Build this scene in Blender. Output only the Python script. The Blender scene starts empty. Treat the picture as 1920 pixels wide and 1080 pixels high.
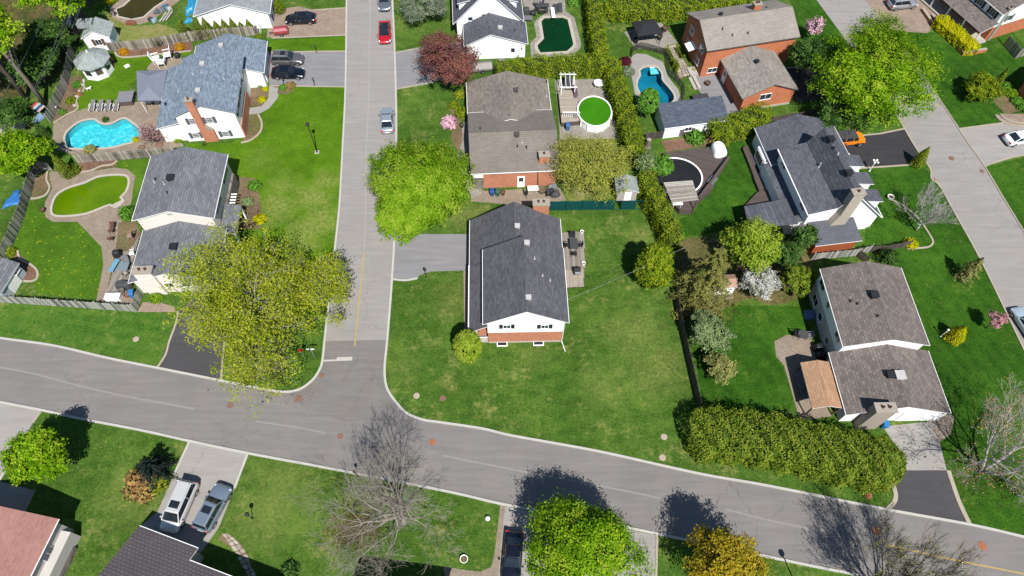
import bpy, bmesh, math, random
import numpy as np
from mathutils import Vector, Matrix
R_ = math.radians
# ------------------------------------------------------------------ camera
# pinhole recovered from the photograph: focal length in pixels of the 1920 px wide
# photograph and the pixel where all vertical lines meet (the point straight below).
F = 1290.0; NX, NY = 950.0, 1320.0; CAMH = 70.0
_n = np.array([NX - 960, -(NY - 540), -F]); _n /= np.linalg.norm(_n)
_up = -_n
_y = np.array([0, 1.0, 0]); _y = _y - _up * (_y @ _up); _y /= np.linalg.norm(_y)
_x = np.cross(_y, _up)
RC = np.array([_x, _y, _up])                       # world = RC @ camera
sc = bpy.context.scene
col = sc.collection
cam_d = bpy.data.cameras.new('camera'); cam = bpy.data.objects.new('camera', cam_d); col.objects.link(cam)
m = Matrix(RC.tolist()).to_4x4(); m.translation = Vector((0, 0, CAMH)); cam.matrix_world = m
cam_d.sensor_width = 36.0; cam_d.lens = F / 1920 * 36.0; cam_d.clip_end = 3000; cam_d.clip_start = .5
sc.camera = cam
# ------------------------------------------------------------------ light
SUN_EL, SHADOW_AZ = 52.7, -15.5
_a = R_(SHADOW_AZ)
to_sun = Vector((-math.sin(_a) * math.cos(R_(SUN_EL)), -math.cos(_a) * math.cos(R_(SUN_EL)), math.sin(R_(SUN_EL))))
w = bpy.data.worlds.new('World'); sc.world = w; w.use_nodes = True
nt = w.node_tree; bg = nt.nodes['Background']
sky = nt.nodes.new('ShaderNodeTexSky'); sky.sky_type = 'NISHITA'; sky.sun_disc = False
sky.sun_elevation = R_(SUN_EL); sky.ozone_density = 4.0; sky.dust_density = .2; sky.air_density = 1.2
sky.sun_rotation = math.atan2(to_sun.x, to_sun.y)
nt.links.new(sky.outputs[0], bg.inputs[0]); bg.inputs[1].default_value = 0.068
sl = bpy.data.lights.new('sun', 'SUN'); sl.energy = 5.0; sl.angle = R_(.53); sl.color = (1, .965, .91)
so = bpy.data.objects.new('sun', sl); col.objects.link(so)
so.rotation_euler = to_sun.to_track_quat('Z', 'Y').to_euler(); so.location = (0, 0, 200)
sc.view_settings.view_transform = 'Standard'; sc.view_settings.look = 'None'
sc.view_settings.exposure = 0.62; sc.view_settings.gamma = 1
sc.cycles.max_bounces = 5; sc.cycles.transparent_max_bounces = 8
sc.cycles.caustics_reflective = False; sc.cycles.caustics_refractive = False

# ------------------------------------------------------------------ helpers
def P(px, py, z=0.0):
    d = RC @ np.array([px - 960, -(py - 540), -F]); t = (z - CAMH) / d[2]
    return Vector((d[0] * t, d[1] * t, z))
def ray(px, py):
    d = RC @ np.array([px - 960, -(py - 540), -F]); return Vector((0, 0, CAMH)), Vector(d)
def mpp(px, py, z=0.0): return (P(px + 1, py, z) - P(px, py, z)).length
def lin(c): c /= 255.0; return c / 12.92 if c <= .04045 else ((c + .055) / 1.055) ** 2.4
K = 2.25
def C(r, g, b, k=None):                             # sunlit colour seen in the photo -> base colour
    k = k or K; return (min(lin(r) / k, .85), min(lin(g) / k, .85), min(lin(b) / k, .85))

class MB:
    def __init__(s): s.v = []; s.f = []; s.mi = []; s.cur = 0
    def add(s, vs, fs):
        o = len(s.v); s.v += [tuple(v) for v in vs]; s.f += [tuple(i + o for i in f) for f in fs]; s.mi += [s.cur] * len(fs); return s
    def box(s, x0, x1, y0, y1, z0, z1):
        return s.add([(x0,y0,z0),(x1,y0,z0),(x1,y1,z0),(x0,y1,z0),(x0,y0,z1),(x1,y0,z1),(x1,y1,z1),(x0,y1,z1)],
                     [(0,3,2,1),(4,5,6,7),(0,1,5,4),(1,2,6,5),(2,3,7,6),(3,0,4,7)])
    def prism(s, poly, z0, z1):
        n = len(poly)
        vs = [(p[0], p[1], z0) for p in poly] + [(p[0], p[1], z1) for p in poly]
        fs = [tuple(range(n))[::-1], tuple(range(n, 2 * n))] + [(i, (i + 1) % n, n + (i + 1) % n, n + i) for i in range(n)]
        return s.add(vs, fs)
    def hull8(s, b, t):                              # 4 bottom + 4 top points
        return s.add(list(b) + list(t), [(0,3,2,1),(4,5,6,7),(0,1,5,4),(1,2,6,5),(2,3,7,6),(3,0,4,7)])
    def bar(s, a, b, w, h):
        a = Vector(a); b = Vector(b); d = (b - a)
        if d.length < 1e-6: return s
        d.normalize(); up = Vector((0, 0, 1)) if abs(d.z) < .95 else Vector((1, 0, 0))
        sx = d.cross(up).normalized() * w / 2; sz = sx.cross(d).normalized() * h / 2
        q = [-sx - sz, sx - sz, sx + sz, -sx + sz]
        return s.add([a + k for k in q] + [b + k for k in q], [(0,3,2,1),(4,5,6,7),(0,1,5,4),(1,2,6,5),(2,3,7,6),(3,0,4,7)])
    def tube(s, pts, rads, n=8, cap=True):
        pts = [Vector(p) for p in pts]; rings = []; o = len(s.v)
        if not isinstance(rads, (list, tuple)): rads = [rads] * len(pts)
        ref = None
        for i, p in enumerate(pts):
            d = (pts[min(i + 1, len(pts) - 1)] - pts[max(i - 1, 0)])
            d = d.normalized() if d.length > 1e-9 else Vector((0, 0, 1))
            if ref is None: ref = d.orthogonal().normalized()
            ref = (ref - d * ref.dot(d)); ref = ref.normalized() if ref.length > 1e-6 else d.orthogonal().normalized()
            bi = d.cross(ref)
            for k in range(n):
                a = 2 * math.pi * k / n; s.v.append(tuple(p + (ref * math.cos(a) + bi * math.sin(a)) * rads[i]))
        for i in range(len(pts) - 1):
            for k in range(n):
                s.f.append((o + i*n + k, o + i*n + (k+1) % n, o + (i+1)*n + (k+1) % n, o + (i+1)*n + k)); s.mi.append(s.cur)
        if cap:
            s.f.append(tuple(o + k for k in range(n))[::-1]); s.f.append(tuple(o + (len(pts)-1)*n + k for k in range(n))); s.mi += [s.cur] * 2
        return s
    def lathe(s, prof, n=16, c=(0, 0, 0), sx=1, sy=1):   # prof: (r,z)
        o = len(s.v)
        for r, z in prof:
            for k in range(n):
                a = 2 * math.pi * k / n; s.v.append((c[0] + r * sx * math.cos(a), c[1] + r * sy * math.sin(a), c[2] + z))
        for i in range(len(prof) - 1):
            for k in range(n):
                s.f.append((o + i*n + k, o + i*n + (k+1) % n, o + (i+1)*n + (k+1) % n, o + (i+1)*n + k)); s.mi.append(s.cur)
        s.f.append(tuple(o + k for k in range(n))[::-1]); s.f.append(tuple(o + (len(prof)-1)*n + k for k in range(n))); s.mi += [s.cur] * 2
        return s
    def mesh(s, name, mats, smooth=False):
        me = bpy.data.meshes.new(name); me.from_pydata(s.v, [], s.f)
        mats = mats if isinstance(mats, (list, tuple)) else [mats]
        for mt in mats: me.materials.append(mt)
        if len(mats) > 1: me.polygons.foreach_set('material_index', s.mi)
        if smooth: me.polygons.foreach_set('use_smooth', [True] * len(me.polygons))
        me.update(); return me
    def build(s, name, mats, parent=None, smooth=False, bevel=0, loc=None, rotz=0):
        return mobj(name, s.mesh(name, mats, smooth), parent, bevel, loc, rotz)
def mobj(name, me, parent=None, bevel=0, loc=None, rotz=0):
    o = bpy.data.objects.new(name, me); col.objects.link(o)
    if parent: o.parent = parent
    if loc is not None: o.location = loc
    if rotz: o.rotation_euler = (0, 0, rotz)
    if bevel:
        b = o.modifiers.new('bevel', 'BEVEL'); b.width = bevel; b.segments = 2; b.limit_method = 'ANGLE'
    return o
def tag(o, label=None, cat=None, group=None, kind=None):
    if label: o['label'] = label
    if cat: o['category'] = cat
    if group: o['group'] = group
    if kind: o['kind'] = kind
    return o
def thing(name, label, cat, loc=(0, 0, 0), rotz=0, group=None):
    o = bpy.data.objects.new(name, None); col.objects.link(o); o.empty_display_size = .3
    o.location = loc; o.rotation_euler = (0, 0, rotz); return tag(o, label, cat, group)
def dup(root, loc=None, rotz=None, label=None, group=None, scale=None):
    def cp(o, par):
        c = o.copy(); col.objects.link(c); c.parent = par
        for ch in o.children: cp(ch, c)
        return c
    r = cp(root, None)
    if loc is not None: r.location = loc
    if rotz is not None: r.rotation_euler = (0, 0, rotz)
    if label: r['label'] = label
    if group: r['group'] = group
    if scale: r.scale = scale if isinstance(scale, (tuple, list)) else (scale,) * 3
    return r
def heading(a, b, z=0):                              # angle of the ground line between two pixels
    d = P(*a, z) - P(*b, z); return math.atan2(-d.y, -d.x)
def smooth_pts(pts, k=6, closed=True):               # Catmull-Rom
    n = len(pts); out = []
    rng = range(n) if closed else range(n - 1)
    for i in rng:
        g = lambda j: Vector(pts[j % n]) if closed else Vector(pts[max(0, min(n - 1, j))])
        p0, p1, p2, p3 = g(i-1), g(i), g(i+1), g(i+2)
        for s in range(k):
            t = s / k
            out.append(.5 * ((2*p1) + (p2-p0)*t + (2*p0-5*p1+4*p2-p3)*t*t + (3*p1-p0-3*p2+p3)*t**3))
    if not closed: out.append(Vector(pts[-1]))
    return out
def pxs(lst, z=0): return [P(x, y, z) for x, y in lst]

# ------------------------------------------------------------------ materials
MATS = {}
def nmat(name):
    mt = bpy.data.materials.new(name); mt.use_nodes = True
    t = mt.node_tree; return mt, t, t.nodes['Principled BSDF']
def rgb(c): return (c[0], c[1], c[2], 1)
def mix(t, fac, a, b, mode='MIX'):
    n = t.nodes.new('ShaderNodeMix'); n.data_type = 'RGBA'; n.blend_type = mode
    for s, v in ((n.inputs[0], fac), (n.inputs[6], a), (n.inputs[7], b)):
        if hasattr(v, 'is_linked'): t.links.new(v, s)
        elif isinstance(v, (int, float)): s.default_value = v
        else: s.default_value = rgb(v)
    return n.outputs[2]
def noise(t, scale, detail=4, rough=.55, vec=None, out=0, dist=0):
    n = t.nodes.new('ShaderNodeTexNoise'); n.inputs['Scale'].default_value = scale
    n.inputs['Detail'].default_value = detail; n.inputs['Roughness'].default_value = rough; n.inputs['Distortion'].default_value = dist
    if vec is not None: t.links.new(vec, n.inputs['Vector'])
    return n.outputs[out]
def ramp(t, fac, stops):
    n = t.nodes.new('ShaderNodeValToRGB'); e = n.color_ramp.elements
    while len(e) < len(stops): e.new(.5)
    for i, (p, c) in enumerate(stops):
        e[i].position = p; e[i].color = rgb(c) if not isinstance(c, (int, float)) else (c, c, c, 1)
    t.links.new(fac, n.inputs[0]); return n.outputs[0]
def bump(t, bs, h, strength=.3, dist=.05):
    n = t.nodes.new('ShaderNodeBump'); n.inputs['Strength'].default_value = strength; n.inputs['Distance'].default_value = dist
    t.links.new(h, n.inputs['Height']); t.links.new(n.outputs[0], bs.inputs['Normal'])
def geo_pos(t): return t.nodes.new('ShaderNodeNewGeometry').outputs['Position']
def objco(t): return t.nodes.new('ShaderNodeTexCoord').outputs['Object']
def math_(t, op, a, b=0.0):
    n = t.nodes.new('ShaderNodeMath'); n.operation = op
    for s, v in ((n.inputs[0], a), (n.inputs[1], b)):
        if hasattr(v, 'is_linked'): t.links.new(v, s)
        else: s.default_value = v
    return n.outputs[0]
def remap(t, v, a, b, c=0, d=1):
    n = t.nodes.new('ShaderNodeMapRange'); n.clamp = True
    for i, q in enumerate((v, a, b, c, d)):
        if hasattr(q, 'is_linked'): t.links.new(q, n.inputs[i])
        else: n.inputs[i].default_value = q
    return n.outputs[0]
def plain(name, c, rough=.6, metal=0, spec=.4, var=.12, scale=3.0, bmp=0):
    if name in MATS: return MATS[name]
    mt, t, b = nmat(name)
    v = noise(t, scale, 5, .6, objco(t)); v2 = noise(t, scale * 9, 2, .5, objco(t))
    c0 = tuple(x * (1 - var) for x in c); c1 = tuple(min(1, x * (1 + var)) for x in c)
    k = mix(t, .35, ramp(t, v, [(.3, c0), (.7, c1)]), ramp(t, v2, [(.3, c0), (.7, c1)]))
    t.links.new(k, b.inputs['Base Color'])
    b.inputs['Roughness'].default_value = rough; b.inputs['Metallic'].default_value = metal
    b.inputs['Specular IOR Level'].default_value = spec
    if bmp: bump(t, b, v2, bmp, .02)
    MATS[name] = mt; return mt
def grass(name, dark, mid, light, dry, drylev=.62, stripes=None, flowers=0, spots=(), gain=1.95):
    dark, mid, light, dry = [tuple(x * gain for x in q_) for q_ in (dark, mid, light, dry)]
    """lawn: mottled greens, dry patches; spots = (world x, y, radius, amount) of worn grass"""
    mt, t, b = nmat(name); pos = geo_pos(t)
    big = noise(t, .11, 4, .6, pos); med = noise(t, .7, 5, .65, pos); fin = noise(t, 3.6, 5, .75, pos); vf = noise(t, 16, 2, .6, pos)
    v = math_(t, 'ADD', math_(t, 'MULTIPLY', big, .3), math_(t, 'ADD', math_(t, 'MULTIPLY', med, .28), math_(t, 'MULTIPLY', fin, .42)))
    c = ramp(t, v, [(.4, dark), (.5, mid), (.59, light)])
    d = math_(t, 'ADD', math_(t, 'MULTIPLY', noise(t, .25, 5, .7, pos), .55), math_(t, 'MULTIPLY', noise(t, 1.9, 5, .75, pos), .45))
    dm = remap(t, d, drylev - .07, drylev + .07, 0, .8)
    for (x, y, r, am) in spots:
        n = t.nodes.new('ShaderNodeVectorMath'); n.operation = 'DISTANCE'
        t.links.new(pos, n.inputs[0]); n.inputs[1].default_value = (x, y, 0)
        q = math_(t, 'ADD', n.outputs['Value'], math_(t, 'MULTIPLY', noise(t, .55, 6, .75, pos), r * 3.4))
        q = remap(t, q, r * 1.85, r * 3.2, am, 0)
        dm = math_(t, 'MAXIMUM', dm, math_(t, 'MULTIPLY', q, remap(t, noise(t, 2.6, 6, .8, pos), .42, .58, .12, 1)))
    c = mix(t, dm, c, dry)
    if stripes:
        a, sp, am = stripes
        sx = t.nodes.new('ShaderNodeSeparateXYZ'); t.links.new(pos, sx.inputs[0])
        q = math_(t, 'ADD', math_(t, 'MULTIPLY', sx.outputs[0], math.cos(a)), math_(t, 'MULTIPLY', sx.outputs[1], math.sin(a)))
        q = math_(t, 'ADD', q, math_(t, 'MULTIPLY', noise(t, .4, 3, .5, pos), .7))
        s_ = math_(t, 'SINE', math_(t, 'MULTIPLY', q, 2 * math.pi / sp))
        c = mix(t, math_(t, 'MULTIPLY', remap(t, s_, -.4, .4, 0, 1), am), c, light)
    c = mix(t, remap(t, vf, .35, .7, 0, .6), c, tuple(x * .5 for x in dark)); c = mix(t, remap(t, noise(t, 9, 3, .7, pos), .5, .7, 0, .5), c, tuple(min(1, x * 1.35) for x in light))
    if flowers:
        f = noise(t, 3.2, 2, .5, pos, 0); f2 = noise(t, .16, 3, .5, pos)
        n = t.nodes.new('ShaderNodeTexVoronoi'); n.inputs['Scale'].default_value = 1.6; t.links.new(pos, n.inputs['Vector'])
        fm = math_(t, 'MULTIPLY', remap(t, n.outputs['Distance'], .16, .1, 0, 1), remap(t, f2, .42, .52, 0, flowers))
        c = mix(t, fm, c, (.42, .34, .01))
    t.links.new(c, b.inputs['Base Color']); b.inputs['Roughness'].default_value = 1; b.inputs['Specular IOR Level'].default_value = .05
    hh = math_(t, 'ADD', fin, math_(t, 'MULTIPLY', vf, .8)); bump(t, b, hh, .55, .09)
    MATS[name] = mt; return mt
def asphalt(name, c, patch=.1, speck=.15, warm=None, seam=0):
    mt, t, b = nmat(name); pos = geo_pos(t)
    big = noise(t, .18, 5, .65, pos); fin = noise(t, 7, 5, .75, pos); gr = noise(t, 45, 2, .6, pos)
    a = tuple(x * (1 - patch) for x in c); d = tuple(x * (1 + patch) for x in c)
    k = ramp(t, big, [(.35, a), (.65, d)])
    k = mix(t, .35, k, ramp(t, fin, [(.3, tuple(x * (1 - speck) for x in c)), (.7, tuple(x * (1 + speck) for x in c))]))
    k = mix(t, .2, k, ramp(t, gr, [(.3, tuple(x * .6 for x in c)), (.7, tuple(x * 1.35 for x in c))]))
    # long faint streaks and sealed cracks
    mp = t.nodes.new('ShaderNodeMapping'); mp.inputs['Scale'].default_value = (.25, 2.5, 1); mp.inputs['Rotation'].default_value = (0, 0, R_(14) if seam else R_(90))
    t.links.new(pos, mp.inputs[0]); st = noise(t, .8, 4, .6, mp.outputs[0])
    k = mix(t, remap(t, st, .5, .66, 0, .45), k, tuple(x * 1.2 for x in c)); k = mix(t, remap(t, st, .48, .34, 0, .4), k, tuple(x * .8 for x in c))
    vo = t.nodes.new('ShaderNodeTexVoronoi'); vo.feature = 'DISTANCE_TO_EDGE'; vo.inputs['Scale'].default_value = .16
    wv = t.nodes.new('ShaderNodeVectorMath'); wv.operation = 'ADD'
    nv = t.nodes.new('ShaderNodeTexNoise'); nv.inputs['Scale'].default_value = .5; nv.inputs['Detail'].default_value = 6; t.links.new(pos, nv.inputs['Vector'])
    s2 = t.nodes.new('ShaderNodeVectorMath'); s2.operation = 'SCALE'; s2.inputs['Scale'].default_value = 3.0; t.links.new(nv.outputs['Color'], s2.inputs[0])
    t.links.new(pos, wv.inputs[0]); t.links.new(s2.outputs[0], wv.inputs[1]); t.links.new(wv.outputs[0], vo.inputs['Vector'])
    cr = math_(t, 'MULTIPLY', remap(t, vo.outputs['Distance'], .012, .003, 0, .5), remap(t, noise(t, .09, 2, .5, pos), .45, .6, 0, 1))
    k = mix(t, cr, k, tuple(x * .6 for x in c))
    if warm: k = mix(t, remap(t, noise(t, .35, 4, .7, pos), .5, .75, 0, .5), k, warm)
    t.links.new(k, b.inputs['Base Color']); b.inputs['Roughness'].default_value = .9; b.inputs['Specular IOR Level'].default_value = .2
    bump(t, b, gr, .25, .02); MATS[name] = mt; return mt
def brickmat(name, c1, c2, mortar, bw=.24, bh=.075, mw=.012, obj=True, vertical=False, var=.2, rough=.85, rot=0, bias=0, groundplane=False):
    """brick / paver / siding / shingle pattern; vertical maps z up the wall using a box-like projection"""
    mt, t, b = nmat(name)
    p = objco(t) if obj else geo_pos(t)
    if vertical:
        s = t.nodes.new('ShaderNodeSeparateXYZ'); t.links.new(p, s.inputs[0]); cb = t.nodes.new('ShaderNodeCombineXYZ')
        t.links.new(math_(t, 'ADD', s.outputs[0], s.outputs[1]), cb.inputs[0]); t.links.new(s.outputs[2], cb.inputs[1]); p = cb.outputs[0]
    if rot:
        mp = t.nodes.new('ShaderNodeMapping'); mp.inputs['Rotation'].default_value = (0, 0, rot); t.links.new(p, mp.inputs[0]); p = mp.outputs[0]
    br = t.nodes.new('ShaderNodeTexBrick'); t.links.new(p, br.inputs['Vector'])
    br.inputs['Scale'].default_value = 1; br.inputs['Brick Width'].default_value = bw; br.inputs['Row Height'].default_value = bh
    br.inputs['Mortar Size'].default_value = mw; br.inputs['Mortar Smooth'].default_value = .3; br.inputs['Bias'].default_value = bias
    br.inputs['Color1'].default_value = rgb(c1); br.inputs['Color2'].default_value = rgb(c2); br.inputs['Mortar'].default_value = rgb(mortar)
    k = br.outputs['Color']; nz = noise(t, .6, 5, .65, p); n2 = noise(t, 8, 3, .6, p)
    k = mix(t, 1.0, k, ramp(t, nz, [(.3, 1 - var), (.7, 1 + var * .4)]), 'MULTIPLY')
    k = mix(t, 1.0, k, ramp(t, n2, [(.3, 1 - var), (.7, 1 + var * .4)]), 'MULTIPLY')
    t.links.new(k, b.inputs['Base Color']); b.inputs['Roughness'].default_value = rough; b.inputs['Specular IOR Level'].default_value = .25
    bump(t, b, br.outputs['Fac'], -.4, .02); MATS[name] = mt; return mt
def shingle(name, c, var=.25, mott=None, row=.24, wid=.5, gap=.62):
    """asphalt shingles; courses run along local y unless mat is for an x ridge (handled by uv-less object coords)"""
    out = []; c = tuple(x * 1.62 for x in c)
    for ax in ('y', 'x'):
        c1 = tuple(x * (1 - var) for x in c); c2 = tuple(x * (1 + var) for x in c)
        mt, t, b = nmat(name + '_' + ax); p = objco(t)
        if ax == 'y':
            mp = t.nodes.new('ShaderNodeMapping'); mp.inputs['Rotation'].default_value = (0, 0, R_(90)); t.links.new(p, mp.inputs[0]); p = mp.outputs[0]
        br = t.nodes.new('ShaderNodeTexBrick'); t.links.new(p, br.inputs['Vector']); br.inputs['Scale'].default_value = 1
        br.inputs['Brick Width'].default_value = wid; br.inputs['Row Height'].default_value = row; br.inputs['Mortar Size'].default_value = .022
        br.inputs['Color1'].default_value = rgb(c1); br.inputs['Color2'].default_value = rgb(c2); br.inputs['Mortar'].default_value = rgb(tuple(x * gap for x in c))
        k = br.outputs['Color']
        gr = noise(t, 5.5, 5, .8, p); var = var * .42
        k = mix(t, 1, k, ramp(t, gr, [(.28, 1 - var * 1.5), (.72, 1 + var * 1.2)]), 'MULTIPLY')
        k = mix(t, 1, k, ramp(t, noise(t, .3, 4, .6, p), [(.3, .86), (.7, 1.08)]), 'MULTIPLY')
        if mott:
            sc2 = t.nodes.new('ShaderNodeMapping'); sc2.inputs['Scale'].default_value = (1, 2.6, 1); t.links.new(p, sc2.inputs[0])
            k = mix(t, remap(t, noise(t, 1.5, 3, .6, sc2.outputs[0]), .5, .62, 0, .85), k, mott)
        t.links.new(k, b.inputs['Base Color']); b.inputs['Roughness'].default_value = .95; b.inputs['Specular IOR Level'].default_value = .15
        bump(t, b, gr, .4, .03); out.append(mt)
    MATS[name] = out; return out
def leafmat(name, cols, trans=.3):
    mt = bpy.data.materials.new(name); mt.use_nodes = True; t = mt.node_tree; t.nodes.remove(t.nodes['Principled BSDF'])
    at = t.nodes.new('ShaderNodeAttribute'); at.attribute_name = 'tint'
    n = len(cols); k = ramp(t, at.outputs['Fac'], [(i / max(1, n - 1), c) for i, c in enumerate(cols)])
    d = t.nodes.new('ShaderNodeBsdfDiffuse'); tr = t.nodes.new('ShaderNodeBsdfTranslucent'); mx = t.nodes.new('ShaderNodeMixShader')
    t.links.new(k, d.inputs[0]); t.links.new(mix(t, 1, k, (1.0, 1.0, .55), 'MULTIPLY'), tr.inputs[0]); mx.inputs[0].default_value = trans
    t.links.new(d.outputs[0], mx.inputs[1]); t.links.new(tr.outputs[0], mx.inputs[2])
    t.links.new(mx.outputs[0], t.nodes['Material Output'].inputs[0]); MATS[name] = mt; return mt
def glassmat(name, c=(.02, .03, .04), rough=.08):
    mt, t, b = nmat(name); v = noise(t, 1.5, 2, .5, objco(t))
    t.links.new(ramp(t, v, [(.3, tuple(x * .7 for x in c)), (.7, tuple(x * 1.3 for x in c))]), b.inputs['Base Color'])
    b.inputs['Roughness'].default_value = rough; b.inputs['Specular IOR Level'].default_value = .8; MATS[name] = mt; return mt
def paint(name, c, metal=.25, rough=.3):
    if name in MATS: return MATS[name]
    mt, t, b = nmat(name); v = noise(t, 60, 2, .5, objco(t))
    t.links.new(ramp(t, v, [(.3, tuple(x * .93 for x in c)), (.7, tuple(min(1, x * 1.07) for x in c))]), b.inputs['Base Color'])
    b.inputs['Roughness'].default_value = rough; b.inputs['Metallic'].default_value = metal; b.inputs['Coat Weight'].default_value = .6; b.inputs['Coat Roughness'].default_value = .08
    MATS[name] = mt; return mt
def watermat(name, c1, c2, sc_=.25, clear=0, rough=.08, spec=.3):
    mt, t, b = nmat(name); pos = geo_pos(t)
    k = ramp(t, noise(t, sc_, 5, .6, pos), [(.35, c1), (.65, c2)])
    vo = t.nodes.new('ShaderNodeTexVoronoi'); vo.inputs['Scale'].default_value = 2.2; t.links.new(pos, vo.inputs['Vector'])
    if not clear: k = mix(t, remap(t, vo.outputs['Distance'], .09, .05, 0, .35), k, tuple(min(1, x * 2.2 + .04) for x in c2))
    t.links.new(k, b.inputs['Base Color']); b.inputs['Roughness'].default_value = rough; b.inputs['Specular IOR Level'].default_value = spec
    bump(t, b, noise(t, 2.5, 4, .6, pos), .12, .05)
    if clear:
        tr = t.nodes.new('ShaderNodeBsdfTransparent'); t.links.new(k, tr.inputs[0]); mx = t.nodes.new('ShaderNodeMixShader'); mx.inputs[0].default_value = clear
        gl = t.nodes.new('ShaderNodeBsdfGlossy'); gl.inputs['Roughness'].default_value = .12; fr = t.nodes.new('ShaderNodeFresnel'); fr.inputs[0].default_value = 1.33
        m2 = t.nodes.new('ShaderNodeMixShader'); t.links.new(fr.outputs[0], m2.inputs[0]); t.links.new(tr.outputs[0], m2.inputs[1]); t.links.new(gl.outputs[0], m2.inputs[2])
        t.links.new(m2.outputs[0], t.nodes['Material Output'].inputs[0])
    MATS[name] = mt; return mt

WHITE = plain('white_paint', (.78, .78, .76), .6, var=.04)
WSIDE = brickmat('white_siding', (.76, .76, .75), (.79, .79, .78), (.6, .6, .6), 4.0, .14, .008, vertical=True, var=.05)
CREAM = brickmat('cream_siding', (.62, .57, .52), (.66, .61, .56), (.5, .46, .42), 4.0, .14, .008, vertical=True, var=.05)
GSIDE = brickmat('grey_siding', (.42, .4, .37), (.45, .43, .4), (.33, .31, .29), 4.0, .14, .01, vertical=True, var=.06)
BRICK = brickmat('red_brick', C(208, 136, 104, 1.35), C(190, 116, 86, 1.35), C(206, 164, 140, 1.4), .24, .08, .008, vertical=True, var=.18)
BRICK2 = brickmat('orange_brick', C(212, 126, 84, 1.4), C(192, 106, 68, 1.4), C(206, 152, 122, 1.4), .24, .08, .008, vertical=True, var=.18)
TRIM = plain('white_trim', (.72, .72, .7), .5, var=.05)
GLASS = glassmat('window_glass'); BLK = plain('black_metal', (.015, .016, .018), .5, var=.2)
DKGREY = plain('charcoal', (.04, .042, .045), .7); CONC = plain('concrete', C(222, 214, 202), .9, var=.12, scale=1.5, bmp=.1)
WOODG = plain('weathered_wood', C(176, 168, 156), .9, var=.2, scale=4); WOODB = plain('brown_wood', C(112, 98, 90), .85, var=.2)
STEEL = plain('galvanised', (.5, .51, .52), .4, .6); GREYP = plain('grey_plastic', C(150, 150, 155), .6)
# ------------------------------------------------------------------ ground, roads, drives
SHN = [0]
def sheet(name, outline, mat, z=0.0, holes=(), kind='structure', label=None, world=False):
    if z: SHN[0] += 1; z += SHN[0] * .00015
    from mathutils.geometry import tessellate_polygon
    lps = [[Vector((p[0], p[1], 0)) for p in (lp if world else [P(x, y) for x, y in lp])] for lp in [outline] + list(holes)]
    fl = [p for lp in lps for p in lp]; tri = tessellate_polygon(lps)
    tri = [t_ if (fl[t_[1]] - fl[t_[0]]).cross(fl[t_[2]] - fl[t_[0]]).z > 0 else t_[::-1] for t_ in tri]
    me = bpy.data.meshes.new(name); me.from_pydata([(p.x, p.y, z) for p in fl], [], tri); me.update(); me.materials.append(mat)
    o = bpy.data.objects.new(name, me); col.objects.link(o); return tag(o, label, None, None, kind)
def ribbon_mb(pts, wid, z0, z1, closed=False):
    pts = [Vector((p[0], p[1])) for p in pts]; n = len(pts); L = []; Rr = []
    for i in range(n):
        a = pts[(i - 1) % n] if (closed or i > 0) else pts[i]; b = pts[(i + 1) % n] if (closed or i < n - 1) else pts[i]
        d = (b - a); d = d.normalized() if d.length > 1e-9 else Vector((1, 0)); nn = Vector((-d.y, d.x))
        L.append(pts[i] + nn * wid / 2); Rr.append(pts[i] - nn * wid / 2)
    mb = MB(); vs = []
    for i in range(n):
        vs += [(Rr[i].x, Rr[i].y, z0), (Rr[i].x, Rr[i].y, z1), (L[i].x, L[i].y, z1), (L[i].x, L[i].y, z0)]
    fs = []
    for i in range(n if closed else n - 1):
        j = (i + 1) % n
        for k in range(3): fs.append((4*i + k, 4*i + k + 1, 4*j + k + 1, 4*j + k))
    if not closed: fs += [(0, 3, 2, 1), (4*n-4, 4*n-3, 4*n-2, 4*n-1)]
    return mb.add(vs, fs)
def kerb(px, wid=.22, h=.12, mat=None, sm=5, name='kerb', closed=False):
    pts = pxs(px); pts = smooth_pts(pts, sm, closed) if sm else pts
    o = ribbon_mb(pts, wid, -.02, h, closed).build(name, mat or KERBM); return tag(o, kind='structure')

KERBM = plain('kerb_concrete', C(232, 228, 218), .9, var=.1, scale=.8)
CURBT = plain('edging_concrete', C(214, 200, 178), .9, var=.14, scale=.9)
dk, md, lt, dr = C(38, 66, 20), C(62, 95, 32), C(98, 124, 50), C(160, 154, 92)
def sp(x, y, r, a): q = P(x, y); return (q.x, q.y, r, a)
LAWN = grass('lawn_mid', dk, md, lt, dr, .592, (R_(100), 1.7, .14), 0, [sp(1205, 440, 1.5, .7), sp(1190, 620, 3, .5), sp(1240, 690, 3.0, .55), sp(1130, 720, 2.5, .3), sp(540, 900, 4, .4), sp(500, 970, 3, .45), sp(250, 930, 3, .5),
    sp(850, 560, 2.5, .4), sp(870, 400, 2.5, .6), sp(660, 960, 2.5, .5), sp(200, 620, 3, .35), sp(840, 710, .8, .8), sp(850, 725, .6, .8), sp(760, 690, 1.5, .3), sp(1000, 660, 2, .25)])
LUSH = grass('lawn_lush', C(56, 88, 16), C(76, 112, 18), C(98, 132, 30), C(166, 158, 100), .66, (R_(75), 2.6, .12), 0, [sp(590, 370, 2.2, .8), sp(600, 415, 2.6, .85), sp(520, 390, 2.6, .75), sp(570, 440, 2.5, .8), sp(530, 350, 2.2, .5), sp(490, 300, 2, .3), sp(610, 340, 1.6, .7)])
LUSHF = grass('lawn_lush_dandelion', C(52, 84, 22), C(72, 108, 26), C(94, 126, 36), C(146, 142, 72), .7, None, .75)
DEEP = grass('lawn_deep', C(26, 56, 14), C(44, 82, 20), C(72, 110, 32), C(132, 136, 70), .63, (R_(25), 1.6, .16))
ROADL = asphalt('asphalt_light', C(187, 182, 178), .08, .1, C(200, 184, 172))
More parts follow.
